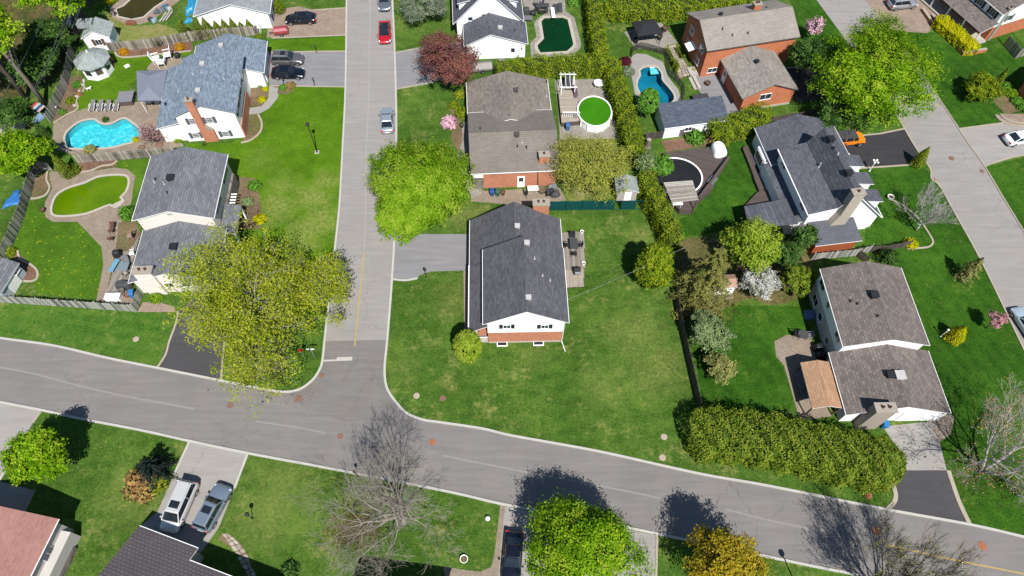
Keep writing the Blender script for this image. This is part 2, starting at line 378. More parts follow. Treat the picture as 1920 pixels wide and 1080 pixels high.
ROADM = asphalt('asphalt_main', C(160, 155, 152), .12, .1, C(172, 158, 148), 1)
ROADJ = asphalt('asphalt_junction', C(155, 150, 147), .12, .1, C(160, 140, 128))
DRVG = asphalt('asphalt_drive', C(170, 168, 170), .1, .1); DRVD = asphalt('asphalt_dark', C(98, 96, 98), .16, .14)
DRVB = asphalt('asphalt_black', C(74, 73, 76), .2, .2); DRVC = asphalt('concrete_drive', C(196, 190, 184), .06, .08)
PAVER = brickmat('paver_tan', C(206, 188, 166), C(188, 168, 148), C(150, 134, 118), .3, .16, .018, obj=False, var=.16, rot=R_(20))
PAVERP = brickmat('paver_pink', C(214, 192, 172), C(196, 170, 152), C(160, 140, 124), .3, .2, .018, obj=False, var=.2)
PAVERG = brickmat('paver_grey', C(206, 198, 186), C(186, 178, 166), C(150, 142, 132), .5, .4, .02, obj=False, var=.15, rot=R_(-18))
SOIL = grass('planting_bed', C(78, 62, 50), C(112, 94, 76), C(140, 118, 96), C(96, 112, 50), .54)
MULCH = grass('mulch', C(84, 62, 52), C(118, 90, 76), C(140, 110, 92), C(60, 48, 40), .6)

POOL1 = [(122,270),(123,250),(147,229),(175,223),(188,231),(207,232),(231,221),(247,229),(263,243),(262,258),(251,266),(232,271),(200,278),(133,279)]
POOL2 = [(96,397),(100,376),(111,361),(133,350),(160,342),(181,332),(207,328),(236,329),(242,342),(236,360),(226,370),(232,377),(216,389),(206,384),(185,392),(160,401),(130,405),(105,405)]
POOL3 = [(217,17),(232,10),(243,0),(250,-12),(330,-14),(310,1),(290,14),(270,32),(246,37),(221,31)]
POOL4 = [(1012,40),(1020,32),(1055,31),(1067,36),(1078,83),(1075,89),(1064,98),(1013,101),(1006,92),(1005,84),(1017,72)]
POOL5 = [(1199,132),(1210,125),(1230,125),(1241,137),(1243,150),(1255,164),(1265,179),(1262,191),(1240,198),(1212,188),(1195,167),(1195,151),(1200,141)]
def spool(l, k=4): return [(p.x, p.y) for p in smooth_pts([Vector((x, y, 0)) for x, y in l], k)]
POOL1 = spool(POOL1, 3); POOL2 = spool(POOL2, 2); POOL5 = spool(POOL5, 4)
POOLS = [POOL1, POOL2, POOL3, POOL4, POOL5]
big = [Vector((x, y, 0)) for x, y in ((-400, -250), (400, -250), (400, 600), (-400, 600))]
big = []
for (xa, ya), (xb, yb) in zip(((-400,-250),(400,-250),(400,600),(-400,600)), ((400,-250),(400,600),(-400,600),(-400,-250))):
    for k in range(16): big.append(Vector((xa + (xb - xa) * k / 16, ya + (yb - ya) * k / 16, 0)))
sheet('ground', big, LAWN, 0, [pxs(p) for p in POOLS], world=True)
def spool(l, k=4): return [(p.x, p.y) for p in smooth_pts([Vector((x, y, 0)) for x, y in l], k)]
Lc = lambda name, pts, mat, z, holes=(): sheet(name, pts, mat, z, holes)
# lawns with a grass of their own
Lc('lawn', [(505,164),(646,163),(641,275),(628,462),(607,600),(520,560),(470,480),(440,330),(345,277),(352,270),(432,268),(470,250),(492,215),(500,190)], LUSH, .004)
Lc('lawn', [(505,76),(650,68),(650,96),(505,98)], LUSH, .004)
Lc('lawn', [(145,209),(150,170),(160,150),(175,140),(205,118),(212,100),(222,110),(285,103),(358,97),(356,104),(330,105),(275,125),(244,160),(225,192),(160,203)], LUSH, .004)
Lc('lawn', [(57,375),(85,400),(100,417),(145,417),(160,432),(190,463),(194,497),(182,560),(70,552),(60,520),(30,480),(24,460)], LUSHF, .004)
Lc('lawn', [(222,302),(277,297),(262,350),(246,384),(250,352),(254,330),(240,317),(215,313)], LUSHF, .004)
Lc('lawn', [(1268,415),(1300,397),(1320,370),(1360,310),(1355,270),(1392,262),(1425,360),(1397,382),(1382,430),(1270,445)], DEEP, .004)
Lc('lawn', [(1610,317),(1724,308),(1745,325),(1762,352),(1790,400),(1830,472),(1864,540),(1919,655),(1960,760),(1960,1012),(1818,982),(1776,880),(1745,780),(1700,640),(1680,500),(1620,470),(1625,400)], DEEP, .004)
Lc('lawn', [(1752,172),(1700,60),(1900,60),(1990,180),(1960,225),(1887,229),(1797,241)], DEEP, .004)
Lc('lawn', [(1848,314),(1990,275),(1990,520),(1922,432),(1882,370)], DEEP, .004)
Lc('lawn', [(1325,570),(1500,575),(1530,640),(1480,630),(1450,650),(1490,740),(1480,770),(1320,780),(1300,640)], DEEP, .004)
Lc('lawn', [(1480,0),(1530,0),(1574,60),(1600,120),(1500,122),(1490,20)], DEEP, .004)
Lc('lawn', [(-60,640),(-60,570),(0,568),(257,585),(330,588),(296,690),(200,670),(100,648),(0,634)], grass('lawn_striped', dk, C(64, 106, 34), lt, dr, .6, (R_(80), 1.5, .22)), .004)
# streets
main_n = [(-60,622),(0,634),(100,648),(200,671),(295,690),(415,714),(480,727),(530,735),(562,730),(587,712),(600,692),(605,675),(609,638)]
left_k = [(609,638),(620,540),(629,460),(637,380),(643,270),(648,160),(650,0),(650,-60)]
right_k = [(733,-60),(736,0),(740,90),(743,200),(743,270),(741,360),(740,440),(734,540),(726,640),(722,680),(722,710),(728,733),(745,757),(763,775),(792,787),(825,792),(905,804),(960,817),(1120,846),(1250,875),(1330,892),(1440,911),(1655,954),(1820,984),(1920,1007),(2060,1040)]
main_s = [(-60,741),(0,754),(82,770),(155,786),(265,807),(355,827),(465,850),(600,875),(700,894),(850,924),(940,945),(1040,963),(1140,982),(1232,1001),(1310,1017),(1425,1041),(1550,1067),(1620,1081),(1900,1145)]
Lc('side_street', left_k[::-1] + main_n[-2:-5:-1] + [(590,712),(722,712)] + right_k[8::-1], ROADL, .008)
jun = [(612,640),(722,640),(722,710),(728,733),(745,757),(763,775),(792,787),(825,792),(800,845),(560,800),(480,727),(530,735),(562,730),(587,712),(600,692),(605,675)]
Lc('main_road', main_n[:9] + [(590,712),(722,712)] + right_k[11:] + main_s[::-1], ROADM, .0065)
Lc('junction_asphalt', [(608,640),(726,637),(722,680),(722,712),(728,733),(746,758),(740,790),(640,790),(560,760),(535,735),(562,730),(587,712),(600,692),(605,675)], ROADJ, .012)
diag_w = [(1501,-60),(1531,0),(1575,60),(1640,150),(1692,236),(1712,270),(1725,290),(1744,318),(1746,335),(1762,350),(1790,400),(1830,472),(1864,540),(1920,657),(1990,800)]
diag_e = [(1590,-60),(1622,0),(1680,70),(1750,170),(1797,241),(1816,270),(1845,311),(1880,370),(1920,435),(2000,560)]
Lc('side_street', diag_w + diag_e[::-1], ROADL, .008)
for px in (main_n[:-1] + left_k, right_k, main_s): kerb(px, .25, .11)
kerb(diag_w[4:], .18, .1, CURBT); kerb(diag_e[2:], .16, .1, CURBT)
# drives: (outline, material)
Lc('driveway', [(505,99),(650,97),(647,161),(505,161)], DRVG, .014); kerb([(508,98),(650,96)], .2, .07, CURBT, 0, 'edging'); kerb([(508,161),(647,163)], .2, .07, CURBT, 0, 'edging')
Lc('driveway', [(506,20),(560,12),(587,18),(650,15),(650,66),(500,72)], PAVERP, .014); kerb([(588,19),(650,15)], .2, .07, CURBT, 0, 'edging'); kerb([(504,72),(650,66)], .2, .07, CURBT, 0, 'edging')
Lc('driveway', [(741,100),(802,87),(880,75),(885,130),(805,157),(743,167)], DRVG, .014); kerb([(742,99),(802,87)], .2, .08, CURBT, 0, 'edging'); kerb([(744,167),(812,155)], .2, .08, CURBT, 0, 'edging')
Lc('driveway', [(740,439),(884,439),(884,507),(807,509),(787,516),(782,523),(737,526)], DRVG, .014); kerb([(737,524),(760,526),(783,522)], .22, .1, None, 3, 'edging')
Lc('driveway', [(335,586),(322,620),(297,690),(415,713),(420,667),(425,620),(430,580),(360,560)], DRVD, .014); kerb([(334,584),(331,605),(318,640),(311,665),(295,690)], .22, .1, CURBT, 3, 'edging'); kerb([(421,640),(418,680),(415,713)], .22, .1, CURBT, 0, 'edging')
Lc('driveway', [(355,828),(465,850),(440,916),(410,990),(360,1060),(240,1030),(265,985),(295,960),(327,890)], DRVC, .014); kerb([(355,829),(327,890)], .22, .09, None, 0, 'edging'); kerb([(465,850),(440,916)], .22, .09, None, 0, 'edging')
Lc('driveway', [(-60,741),(0,756),(77,771),(62,792),(15,877),(0,897),(-60,960)], DRVC, .014); kerb([(77,772),(62,793)], .2, .09, CURBT, 0, 'edging'); kerb([(14,877),(0,900)], .22, .09, None, 0, 'edging')
Lc('driveway', [(-60,890),(0,903),(67,920),(48,960),(-60,930)], DRVC, .018)
Lc('driveway', [(945,949),(1232,1004),(1230,1120),(928,1120)], DRVC, .014); kerb([(1232,1003),(1230,1090)], .2, .08, CURBT, 0, 'edging')
Lc('walkway', [(938,946),(947,948),(932,1100),(840,1100),(830,1062),(868,1068),(900,1072),(921,1063),(927,1040)], PAVER, .018)
Lc('driveway', [(1655,800),(1745,790),(1757,810),(1775,882),(1700,882),(1690,850)], DRVC, .014)
Lc('driveway', [(1700,882),(1774,882),(1795,940),(1817,984),(1670,956),(1681,937),(1676,910)], DRVD, .018)
kerb([(1778,882),(1797,938),(1818,983)], .42, .06, CURBT, 3, 'edging'); kerb([(1673,905),(1679,925),(1677,940),(1664,955)], .42, .06, CURBT, 3, 'edging')
Lc('walkway', [(1745,788),(1765,775),(1790,780),(1782,815),(1760,830)], PAVER, .016)
Lc('driveway', [(1560,262),(1615,253),(1695,242),(1713,271),(1726,307),(1610,316),(1580,320)], DRVB, .014); kerb([(1612,316),(1700,310),(1726,307)], .22, .1, CURBT, 0, 'edging'); kerb([(1600,256),(1650,251),(1694,242)], .22, .1, CURBT, 0, 'edging')
Lc('driveway', [(1797,242),(1887,231),(1990,225),(1990,272),(1920,290),(1846,312),(1816,271)], DRVC, .014); kerb([(1797,242),(1887,230)], .2, .09, CURBT, 0, 'edging'); kerb([(1846,312),(1880,299),(1920,291),(1960,285)], .2, .09, CURBT, 3, 'edging')
Lc('driveway', [(1470,128),(1580,118),(1620,125),(1650,178),(1490,192)], DRVB, .014); kerb([(1475,128),(1600,118)], .2, .08, CURBT, 0, 'edging')
Lc('driveway', [(1622,0),(1600,-40),(1760,-40),(1772,10),(1756,40),(1740,62),(1700,60),(1668,58)], PAVERP, .014)
# patios and paths
PATIO1 = [(99,262),(100,232),(130,214),(160,203),(225,195),(265,190),(302,190),(326,250),(345,274),(275,286),(140,290),(105,280)]
Lc('patio', PATIO1, PAVER, .01, [pxs(POOL1) and POOL1])
PATIO2 = [(83,397),(85,377),(98,354),(92,327),(95,322),(150,322),(172,321),(215,314),(240,318),(254,330),(250,352),(246,382),(231,397),(229,417),(220,445),(217,472),(202,540),(250,545),(250,572),(180,566),(194,497),(190,463),(160,431),(145,416),(100,416),(86,408)]
Lc('patio', PATIO2, PAVER, .01, [POOL2])
Lc('patio', [(205,14),(222,3),(233,-16),(255,-40),(360,-40),(345,-5),(322,12),(302,25),(288,38),(262,46),(233,44),(210,32)], PAVERP, .01, [POOL3])
Lc('patio', [(1001,43),(1013,31),(1028,22),(985,20),(975,-20),(1060,-20),(1060,20),(1077,33),(1090,83),(1087,92),(1070,108),(996,108),(994,82),(1006,69),(1002,48)], PAVERG, .01, [POOL4])
Lc('patio', [(1182,107),(1195,100),(1212,102),(1243,116),(1252,143),(1272,168),(1277,187),(1262,203),(1215,206),(1190,175),(1184,140)], DRVC, .01, [POOL5])
Lc('patio', [(1170,60),(1240,42),(1270,80),(1250,90),(1192,92)], PAVERG, .012)
Lc('patio', [(1300,140),(1335,128),(1352,150),(1392,205),(1380,215),(1350,215),(1310,170)], DRVG, .012)
Lc('patio', [(884,378),(880,340),(908,358),(1050,352),(1062,376),(1000,382),(985,388),(960,384),(925,381)], PAVER, .012)
Lc('walkway', [(864,232),(880,226),(884,330),(905,362),(884,372),(868,330),(858,290),(866,262)], PAVERG, .012)
Lc('patio', [(1040,150),(1135,148),(1150,170),(1160,260),(1050,262),(1046,200)], PAVERG, .012)
Lc('patio', [(1452,640),(1475,628),(1520,630),(1536,690),(1560,780),(1500,790),(1480,720),(1470,685),(1455,668)], PAVER, .012)
Lc('walkway', [(258,585),(268,567),(295,566),(327,575),(330,585),(300,585)], PAVERP, .016)
Lc('walkway', [(505,160),(527,161),(520,185),(505,203),(488,213),(468,215),(464,203),(490,199),(503,185)], DRVC, .016)
Lc('walkway', [(869,507),(880,507),(880,640),(871,640)], PAVERP, .016)
Lc('patio', [(275,128),(290,110),(340,104),(342,118),(322,132),(280,134)], PAVER, .012)
Lc('walkway', [(418,1000),(430,1003),(455,1022),(468,1050),(478,1085),(466,1085),(455,1060),(445,1035),(410,1012)], SOIL, .012)
Lc('planting_bed', [(465,155),(500,160),(503,184),(490,198),(466,200)], SOIL, .012)
Lc('planting_bed', [(470,205),(488,215),(492,235),(482,258),(455,268),(455,215)], SOIL, .012); kerb([(484,215),(491,230),(488,248),(470,263),(452,268)], .25, .1, CURBT, 4, 'edging')
Lc('planting_bed', [(500,160),(525,161),(553,163),(550,172),(536,178),(520,175),(522,165)], SOIL, .02)
Lc('planting_bed', [(212,98),(360,74),(362,97),(300,102),(240,108),(222,106)], MULCH, .014); kerb([(216,98),(222,106),(240,108),(290,103),(358,96)], .25, .12, CURBT, 4, 'edging')
Lc('planting_bed', [(120,150),(150,140),(158,150),(155,170),(143,190),(145,206),(110,228),(100,232),(104,205)], SOIL, .014); kerb([(157,152),(158,168),(144,188),(146,204),(125,216),(101,231)], .22, .12, CURBT, 4, 'edging')
Lc('planting_bed', [(146,305),(220,300),(218,312),(172,320),(152,322)], MULCH, .014); kerb([(153,323),(172,320),(190,312),(210,309),(220,302)], .25, .12, CURBT, 4, 'edging')
Lc('planting_bed', [(66,336),(88,322),(94,340),(90,358),(78,370),(58,373)], SOIL, .014); kerb([(90,322),(88,338),(94,352),(86,366),(70,372),(58,373)], .25, .14, CURBT, 4, 'edging')
Lc('planting_bed', [(222,418),(255,415),(265,440),(245,475),(218,472)], SOIL, .014)
Lc('planting_bed', [(440,330),(480,335),(490,390),(490,430),(450,430),(445,380)], SOIL, .012)
Lc('planting_bed', [(31,470),(62,500),(72,515),(55,528),(42,525),(40,500),(22,482)], MULCH, .014); kerb([(34,470),(38,486),(56,495),(70,508),(70,522),(58,528),(45,527)], .25, .12, CURBT, 4, 'edging')
Lc('planting_bed', [(842,195),(862,190),(868,262),(860,285),(846,262),(848,225)], SOIL, .012)
Lc('planting_bed', spool([(1050,240),(1110,250),(1165,255),(1170,330),(1145,372),(1100,374),(1060,368)], 3), grass('rough_grass', C(70, 88, 30), C(104, 118, 48), C(132, 138, 66), C(150, 140, 100), .55), .004)
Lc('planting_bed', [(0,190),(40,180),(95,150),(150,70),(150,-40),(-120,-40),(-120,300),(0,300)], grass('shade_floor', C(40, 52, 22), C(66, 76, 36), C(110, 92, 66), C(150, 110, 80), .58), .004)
Lc('planting_bed', [(195,20),(215,30),(250,50),(300,45),(330,55),(340,70),(240,80),(210,70)], grass('overgrown', C(76, 96, 34), C(108, 120, 56), C(140, 138, 84), C(166, 142, 108), .56), .004)
Lc('planting_bed', [(1240,265),(1400,240),(1400,262),(1250,285)], MULCH, .01)
Lc('planting_bed', spool([(1268,470),(1300,445),(1380,455),(1450,440),(1500,455),(1520,490),(1508,550),(1450,572),(1400,560),(1335,590),(1290,600),(1270,560)], 3), grass('tree_litter', C(44, 60, 24), C(84, 84, 48), C(120, 108, 72), C(140, 116, 86), .56), .006)
Lc('planting_bed', [(1862,190),(1880,160),(1925,185),(1925,205),(1885,215)], SOIL, .012)
# pools: walls, floor and water as one thing each
COPE = plain('pool_coping', C(226, 216, 200), .85, var=.1)
TILE = plain('pool_liner', C(120, 214, 224, 1.7), .5, var=.12, scale=1.2); LINER2 = plain('pool_liner_dark', C(60, 170, 194, 1.7), .5, var=.35, scale=.4)
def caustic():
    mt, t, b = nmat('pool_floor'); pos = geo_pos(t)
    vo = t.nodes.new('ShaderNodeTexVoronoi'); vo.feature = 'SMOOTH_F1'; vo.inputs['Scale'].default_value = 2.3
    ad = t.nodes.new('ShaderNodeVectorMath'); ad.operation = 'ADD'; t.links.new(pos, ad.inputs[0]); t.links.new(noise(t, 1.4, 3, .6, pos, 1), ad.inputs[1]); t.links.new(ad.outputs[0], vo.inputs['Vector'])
    k = ramp(t, vo.outputs['Distance'], [(.2, C(70, 205, 222, 1.6)), (.55, C(110, 226, 236, 1.5)), (.8, C(210, 250, 250, 1.5))])  # bright caustic net of sunlight painted into the floor colour
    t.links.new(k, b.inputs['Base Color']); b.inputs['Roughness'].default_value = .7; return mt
def pool(px, label, water, wallm, floorm, depth=1.2, wl=-.12, cope=.3, copem=None, group=None):
    pts = pxs(px); ar_ = sum(pts[i].x * pts[i-1].y - pts[i-1].x * pts[i].y for i in range(len(pts)))
    if ar_ > 0: pts = pts[::-1]
    c = sum(pts, Vector()) / len(pts); t = thing('swimming_pool', label, 'pool', (c.x, c.y, 0), group=group)
    loc = [p - c for p in pts]; n = len(loc)
    mb = MB(); mb.add([(p.x, p.y, .03) for p in loc] + [(p.x, p.y, -depth) for p in loc], [(i, (i+1) % n, n + (i+1) % n, n + i) for i in range(n)]); mb.build('pool_wall', wallm, t)
    MB().add([(p.x, p.y, -depth) for p in loc], [tuple(range(n))]).build('pool_floor', floorm, t)
    MB().add([(p.x, p.y, wl) for p in loc], [tuple(range(n))]).build('water', water, t)
    if cope: ribbon_mb(loc, cope, -.05, .05, True).build('coping', copem or COPE, t)
    return t
WCLEAR = watermat('clear_water', (.62,.93,.96), (.68,.95,.98), .3, clear=1)
WBLUE = watermat('blue_water', (.3,.72,.8), (.4,.78,.85), .3, clear=1)
p_ = pool(POOL1, 'bright turquoise kidney shaped pool beside four sun loungers', WCLEAR, TILE, caustic(), 1.1)
pool(POOL2, 'pea green murky curved pool with a paver surround by the grey roofed house', watermat('green_water', C(92, 136, 4), C(126, 160, 10), .18), COPE, COPE)
pool(POOL3, 'dark brown pool with clutter along its edge behind the white gable house', watermat('brown_water', C(36, 36, 22), C(80, 74, 14), .1), COPE, COPE)
pool(POOL4, 'dark green angular pool with a diving board beside the white cape house', watermat('dark_green_water', C(6, 58, 20), C(8, 74, 26), .2), COPE, COPE, cope=.5)
pool(POOL5, 'deep blue kidney pool with pale steps inside a mesh fence', WBLUE, LINER2, LINER2, 1.5, cope=.3)
# road marks, manholes, patches
YEL = plain('yellow_line', C(226, 190, 110), .8, var=.2); WHL = plain('white_line', C(232, 226, 218), .8, var=.12)
kerb([(682,475),(676,540),(670,600),(665,650)], .14, .016, YEL, 4, 'road_marking'); kerb([(687,270),(685,400),(683,470)], .1, .0155, plain('worn_line', C(208, 198, 184), .9, var=.1), 4, 'road_marking')
kerb([(694,0),(692,150),(688,268)], .1, .0155, MATS['worn_line'], 4, 'road_marking')
Lc('road_marking', [(632,670),(661,669),(660,676),(630,677)], WHL, .018); Lc('road_marking', [(606,675),(631,674),(631,677),(606,678)], WHL, .018)
kerb([(1663,1022),(1710,1032),(1780,1048),(1860,1064),(1920,1076)], .14, .014, YEL, 4, 'road_marking')
SEAM = plain('tar_seam', C(176, 171, 167), .9, var=.12)
kerb([(-20,685),(60,700),(140,721),(220,740),(300,755),(366,767)], .2, .0105, SEAM, 4, 'road_seam'); kerb([(830,854),(920,872),(1010,890),(1090,905),(1180,922),(1240,935)], .18, .0105, SEAM, 4, 'road_seam')
kerb([(1360,955),(1440,975),(1500,988),(1545,996)], .18, .0105, SEAM, 4, 'road_seam'); kerb([(480,790),(560,802),(610,812)], .18, .0105, SEAM, 4, 'road_seam')
RUST = plain('rusty_iron', C(160, 122, 102), .8, var=.3, scale=8); PALE = plain('pale_cover', C(222, 196, 176), .8, var=.15, scale=6); OR = plain('orange_cover', C(196, 124, 88), .8, var=.3, scale=6)
def cover(px, py, mat, label, r=.34, z=.02, nm='manhole_cover', grp=None):
    c = P(px, py); t = thing(nm, label, 'manhole cover', (c.x, c.y, z), group=grp)
    MB().lathe([(r, -.02), (r, .012), (r * .93, .018)], 24).build('rim', CONC if mat is PALE else mat, t)
    mb = MB().lathe([(r * .86, 0), (r * .86, .026), (r * .8, .03)], 24); mb.build('lid', mat, t)
    for k in (-1, 1): MB().box(k * r * .4 - .03, k * r * .4 + .03, -r * .25, r * .25, .03, .037).build('rib', mat, t)
cover(255, 636, PALE, 'pale pink access lid in the lawn beside the tall yellow green tree')
cover(781, 742, PALE, 'pale round lid in the corner lawn, the one nearer the street corner')
cover(830, 747, RUST, 'brick red round lid in the corner lawn beside bare turf patches')
cover(1245, 819, PALE, 'pale round lid in the lawn, the one farther from the kerb'); cover(1242, 858, PALE, 'pale round lid in the lawn, the one close to the kerb')
cover(638, 818, RUST, 'rusty manhole cover in the main road by the bare tree shadow edge', .33, .014); cover(811, 829, OR, 'orange rusted manhole cover under the bare tree shadow', .36, .014)
cover(432, 760, RUST, 'worn round rusty cover in the main road below the yellow green tree', .36, .014)
cover(560, 747, RUST, 'rusty drain cover with stained asphalt at the curved kerb', .4, .02); cover(603, 704, RUST, 'dark rusty cover tight against the curved kerb', .3, .02)
cover(1628, 929, OR, 'bright orange lid in the grass strip below the long hedge', .36); cover(1644, 996, OR, 'orange manhole cover inside the branch shadow on the road', .4, .014); cover(1842, 1024, OR, 'orange manhole cover beside the yellow centre line', .42, .014)
cover(1784, 297, RUST, 'brown manhole cover in the side street by the pointed cedar', .4, .014); cover(1841, 321, RUST, 'brown manhole cover at the kerb of the side street', .32, .014); cover(1751, 337, OR, 'orange brown cover in the kerb bulge', .3, .03)
# ------------------------------------------------------------------ houses
RA = shingle('roof_charcoal', C(98, 98, 103), .2); RB = shingle('roof_taupe', C(134, 126, 118), .2); RD = shingle('roof_grey', C(122, 124, 130), .2, None, .26, .6, .5)
RE = shingle('roof_bluegrey', C(122, 136, 152), .2, C(178, 192, 206)); RF = shingle('roof_tan', C(156, 148, 140), .2); RG = shingle('roof_slate', C(98, 100, 108), .22)
RH = shingle('roof_brown', C(124, 115, 110), .22, None, .3, .45, .55); RK = shingle('roof_pale', C(152, 156, 160), .16); RL = shingle('roof_red', C(164, 122, 112), .12, C(204, 150, 142), .2, .4, .85)
RM = shingle('roof_dash', C(104, 97, 100), .12, None, .3, .42, .35); RS = shingle('roof_sage', C(158, 166, 164), .14); RT = shingle('roof_orange_tan', C(184, 146, 116), .12); RDK = shingle('roof_darkshed', C(84, 92, 106), .25, C(120, 128, 140))
VBLK = plain('vent_black', C(46, 48, 54), .6); VWHT = plain('vent_white', C(236, 232, 230), .5); VBRN = plain('vent_brown', C(104, 92, 92), .6)
CAPM = plain('chimney_cap', C(200, 188, 172), .9, var=.15); POT = plain('clay_pot', C(120, 78, 64), .8)
BLUEG = plain('shutter_grey', C(118, 120, 132), .7); BLKS = plain('shutter_black', C(44, 48, 58), .6)
STONE = brickmat('stone_veneer', C(206, 198, 188), C(150, 140, 132), C(120, 112, 106), .4, .25, .02, vertical=True, var=.35)
DIRV = {'S': (Vector((1, 0, 0)), Vector((0, -1, 0))), 'N': (Vector((-1, 0, 0)), Vector((0, 1, 0))), 'E': (Vector((0, 1, 0)), Vector((1, 0, 0))), 'W': (Vector((0, -1, 0)), Vector((-1, 0, 0)))}
class House:
    def __init__(s, label, px, ang, name='house', cat='house'):
        p = P(*px); s.o = p; s.a = R_(ang); s.t = thing(name, label, cat, (p.x, p.y, 0), s.a); s.ca, s.sa = math.cos(s.a), math.sin(s.a)
    def loc(s, p): d = p - s.o; return Vector((d.x * s.ca + d.y * s.sa, -d.x * s.sa + d.y * s.ca, p.z))
    def L(s, px, py, z): return s.loc(P(px, py, z))
    def onwall(s, px, py, face, c):
        o, d = ray(px, py); a = s.loc(o); b = s.loc(o + d) - a
        t = (c - a.y) / b.y if face in 'SN' else (c - a.x) / b.x
        return a + b * t
    def onroof(s, px, py, f):
        z = 4.0
        for _ in range(25): q = s.L(px, py, z); z = f(q.x, q.y)
        return Vector((q.x, q.y, z))
    def obox(s, c, face, w, h, d0, d1, name, mat, parent=None, bevel=0):
        a, n = DIRV[face]; c = Vector(c); z = Vector((0, 0, 1)); q = []
        for nn in (d0, d1): q.append([c + a * (i * w / 2) + z * (k * h / 2) + n * nn for i, k in ((-1, -1), (1, -1), (1, 1), (-1, 1))])
        mb = MB(); mb.add(q[0] + q[1], [(0,3,2,1),(4,5,6,7),(0,1,5,4),(1,2,6,5),(2,3,7,6),(3,0,4,7)]); return mb.build(name, mat, parent or s.t, bevel=bevel)
    def win(s, px, py, face, c, w=1.0, h=.9, panes=2, shut=None, grid=False, frame=TRIM, sill=True, z=None):
        p = s.onwall(px, py, face, c)
        if z: p.z = z
        s.winl(p, face, w, h, panes, shut, grid, frame, sill)
    def winl(s, p, face, w, h, panes=2, shut=None, grid=False, frame=TRIM, sill=True):
        a, n = DIRV[face]; f = s.obox(p, face, w, h, -.03, .05, 'window', frame)
        pw = (w - .1 - .06 * (panes - 1)) / panes
        for i in range(panes):
            c = p + a * (-w / 2 + .05 + pw / 2 + i * (pw + .06)); s.obox(c, face, pw, h - .12, .03, .062, 'pane', GLASS, f)
        if grid:
            for i in range(1, 4): s.obox(p + a * (-w / 2 + w * i / 4), face, .035, h - .1, .05, .075, 'glazing_bar', frame, f)
            for i in range(1, 3): s.obox(p + Vector((0, 0, -h / 2 + h * i / 3)), face, w - .1, .035, .05, .073, 'glazing_bar', frame, f)
        if sill: s.obox(p - Vector((0, 0, h / 2 + .03)), face, w + .12, .07, -.02, .1, 'sill', frame, f)
        if shut:
            for k in (-1, 1): s.obox(p + a * (k * (w / 2 + .24)), face, .38, h + .08, -.02, .055, 'shutter', shut)
    def gable(s, a, b, ze, zr, axis='y', over=.4, roof=None, walls=None, z0=0, trim=TRIM, xy=None, rake=.25, ridge=None, gut=True, name='roof', fascia=True, soff=WHITE):
        roof = roof or RA
        if xy: x0, x1, y0, y1 = xy
        else:
            p, q = s.L(*a, ze), s.L(*b, ze); x0, x1 = sorted((p.x, q.x)); y0, y1 = sorted((p.y, q.y))
        T = .12; A = lambda u, v, z: (u, v, z) if axis == 'y' else (v, u, z)   # u across, v along
        u0, u1, v0, v1 = (x0, x1, y0, y1) if axis == 'y' else (y0, y1, x0, x1)
        um = ridge if ridge is not None else (u0 + u1) / 2
        def f(x, y):
            u = x if axis == 'y' else y
            return ze + (zr - ze) * ((u - u0) / (um - u0) if u < um else (u1 - u) / (u1 - um))
        mb = MB(); prof = [(u0, ze), (um, zr), (u1, ze), (u1, ze - T), (um, zr - T), (u0, ze - T)]
        vs = [A(u, v0, z) for u, z in prof] + [A(u, v1, z) for u, z in prof]
        mb.add(vs, [(0, 1, 7, 6), (1, 2, 8, 7)]); mb.cur = 1
        mb.add(vs, [(3, 4, 10, 9), (4, 5, 11, 10), (2, 3, 9, 8), (5, 0, 6, 11), (0, 5, 4, 1), (1, 4, 3, 2), (6, 7, 10, 11), (7, 8, 9, 10)])
        rm = roof[0] if axis == 'y' else roof[1]
        ro = mb.build(name, [rm, trim], s.t)
        # ridge cap
        cb = MB(); cb.add([A(um - .14, v0, f(*A(um - .14, 0, 0)[:2]) + .012), A(um, v0, zr + .03), A(um + .14, v0, f(*A(um + .14, 0, 0)[:2]) + .012), A(um - .14, v1, f(*A(um - .14, 0, 0)[:2]) + .012), A(um, v1, zr + .03), A(um + .14, v1, f(*A(um + .14, 0, 0)[:2]) + .012)], [(0, 1, 4, 3), (1, 2, 5, 4)]); cb.build('ridge_cap', rm, ro)
        if gut:
            for u, sg in ((u0, -1), (u1, 1)):
                g = MB(); p0, p1 = sorted((u + sg * .004, u + sg * .06)); q = [A(p0, v0 + .01, ze - .14), A(p1, v1 - .01, ze - .02)]
                g.box(*sorted((q[0][0], q[1][0])), *sorted((q[0][1], q[1][1])), ze - .11, ze - .015); g.build('gutter', trim, ro)
        if walls:
            a0, a1, b0, b1 = u0 + over, u1 - over, v0 + rake, v1 - rake
            zt = lambda u: ze - T + (zr - ze) * ((u - u0) / (um - u0) if u < um else (u1 - u) / (u1 - um)) + .02
            for i, (za, zb, mt, nm) in enumerate(walls):
                mb = MB(); e = .0 if i == 0 else .03
                if zb is not None:
                    q0, q1 = A(a0 + .03 - e, b0 + .03 - e, 0), A(a1 - .03 + e, b1 - .03 + e, 0); mb.box(min(q0[0], q1[0]), max(q0[0], q1[0]), min(q0[1], q1[1]), max(q0[1], q1[1]), za, zb)
                else:
                    e0, e1, f0, f1 = a0 + .03 - e, a1 - .03 + e, b0 + .03 - e, b1 - .03 + e
                    pr = [(e0, za), (e1, za), (e1, zt(e1)), (um, zt(um)), (e0, zt(e0))]
                    vs = [A(u, f0, z) for u, z in pr] + [A(u, f1, z) for u, z in pr]
                    mb.add(vs, [(4, 3, 2, 1, 0), (5, 6, 7, 8, 9)] + [(k, (k+1) % 5, 5 + (k+1) % 5, 5 + k) for k in range(5)])
                mb.build(nm, mt, s.t)
        s.f = f
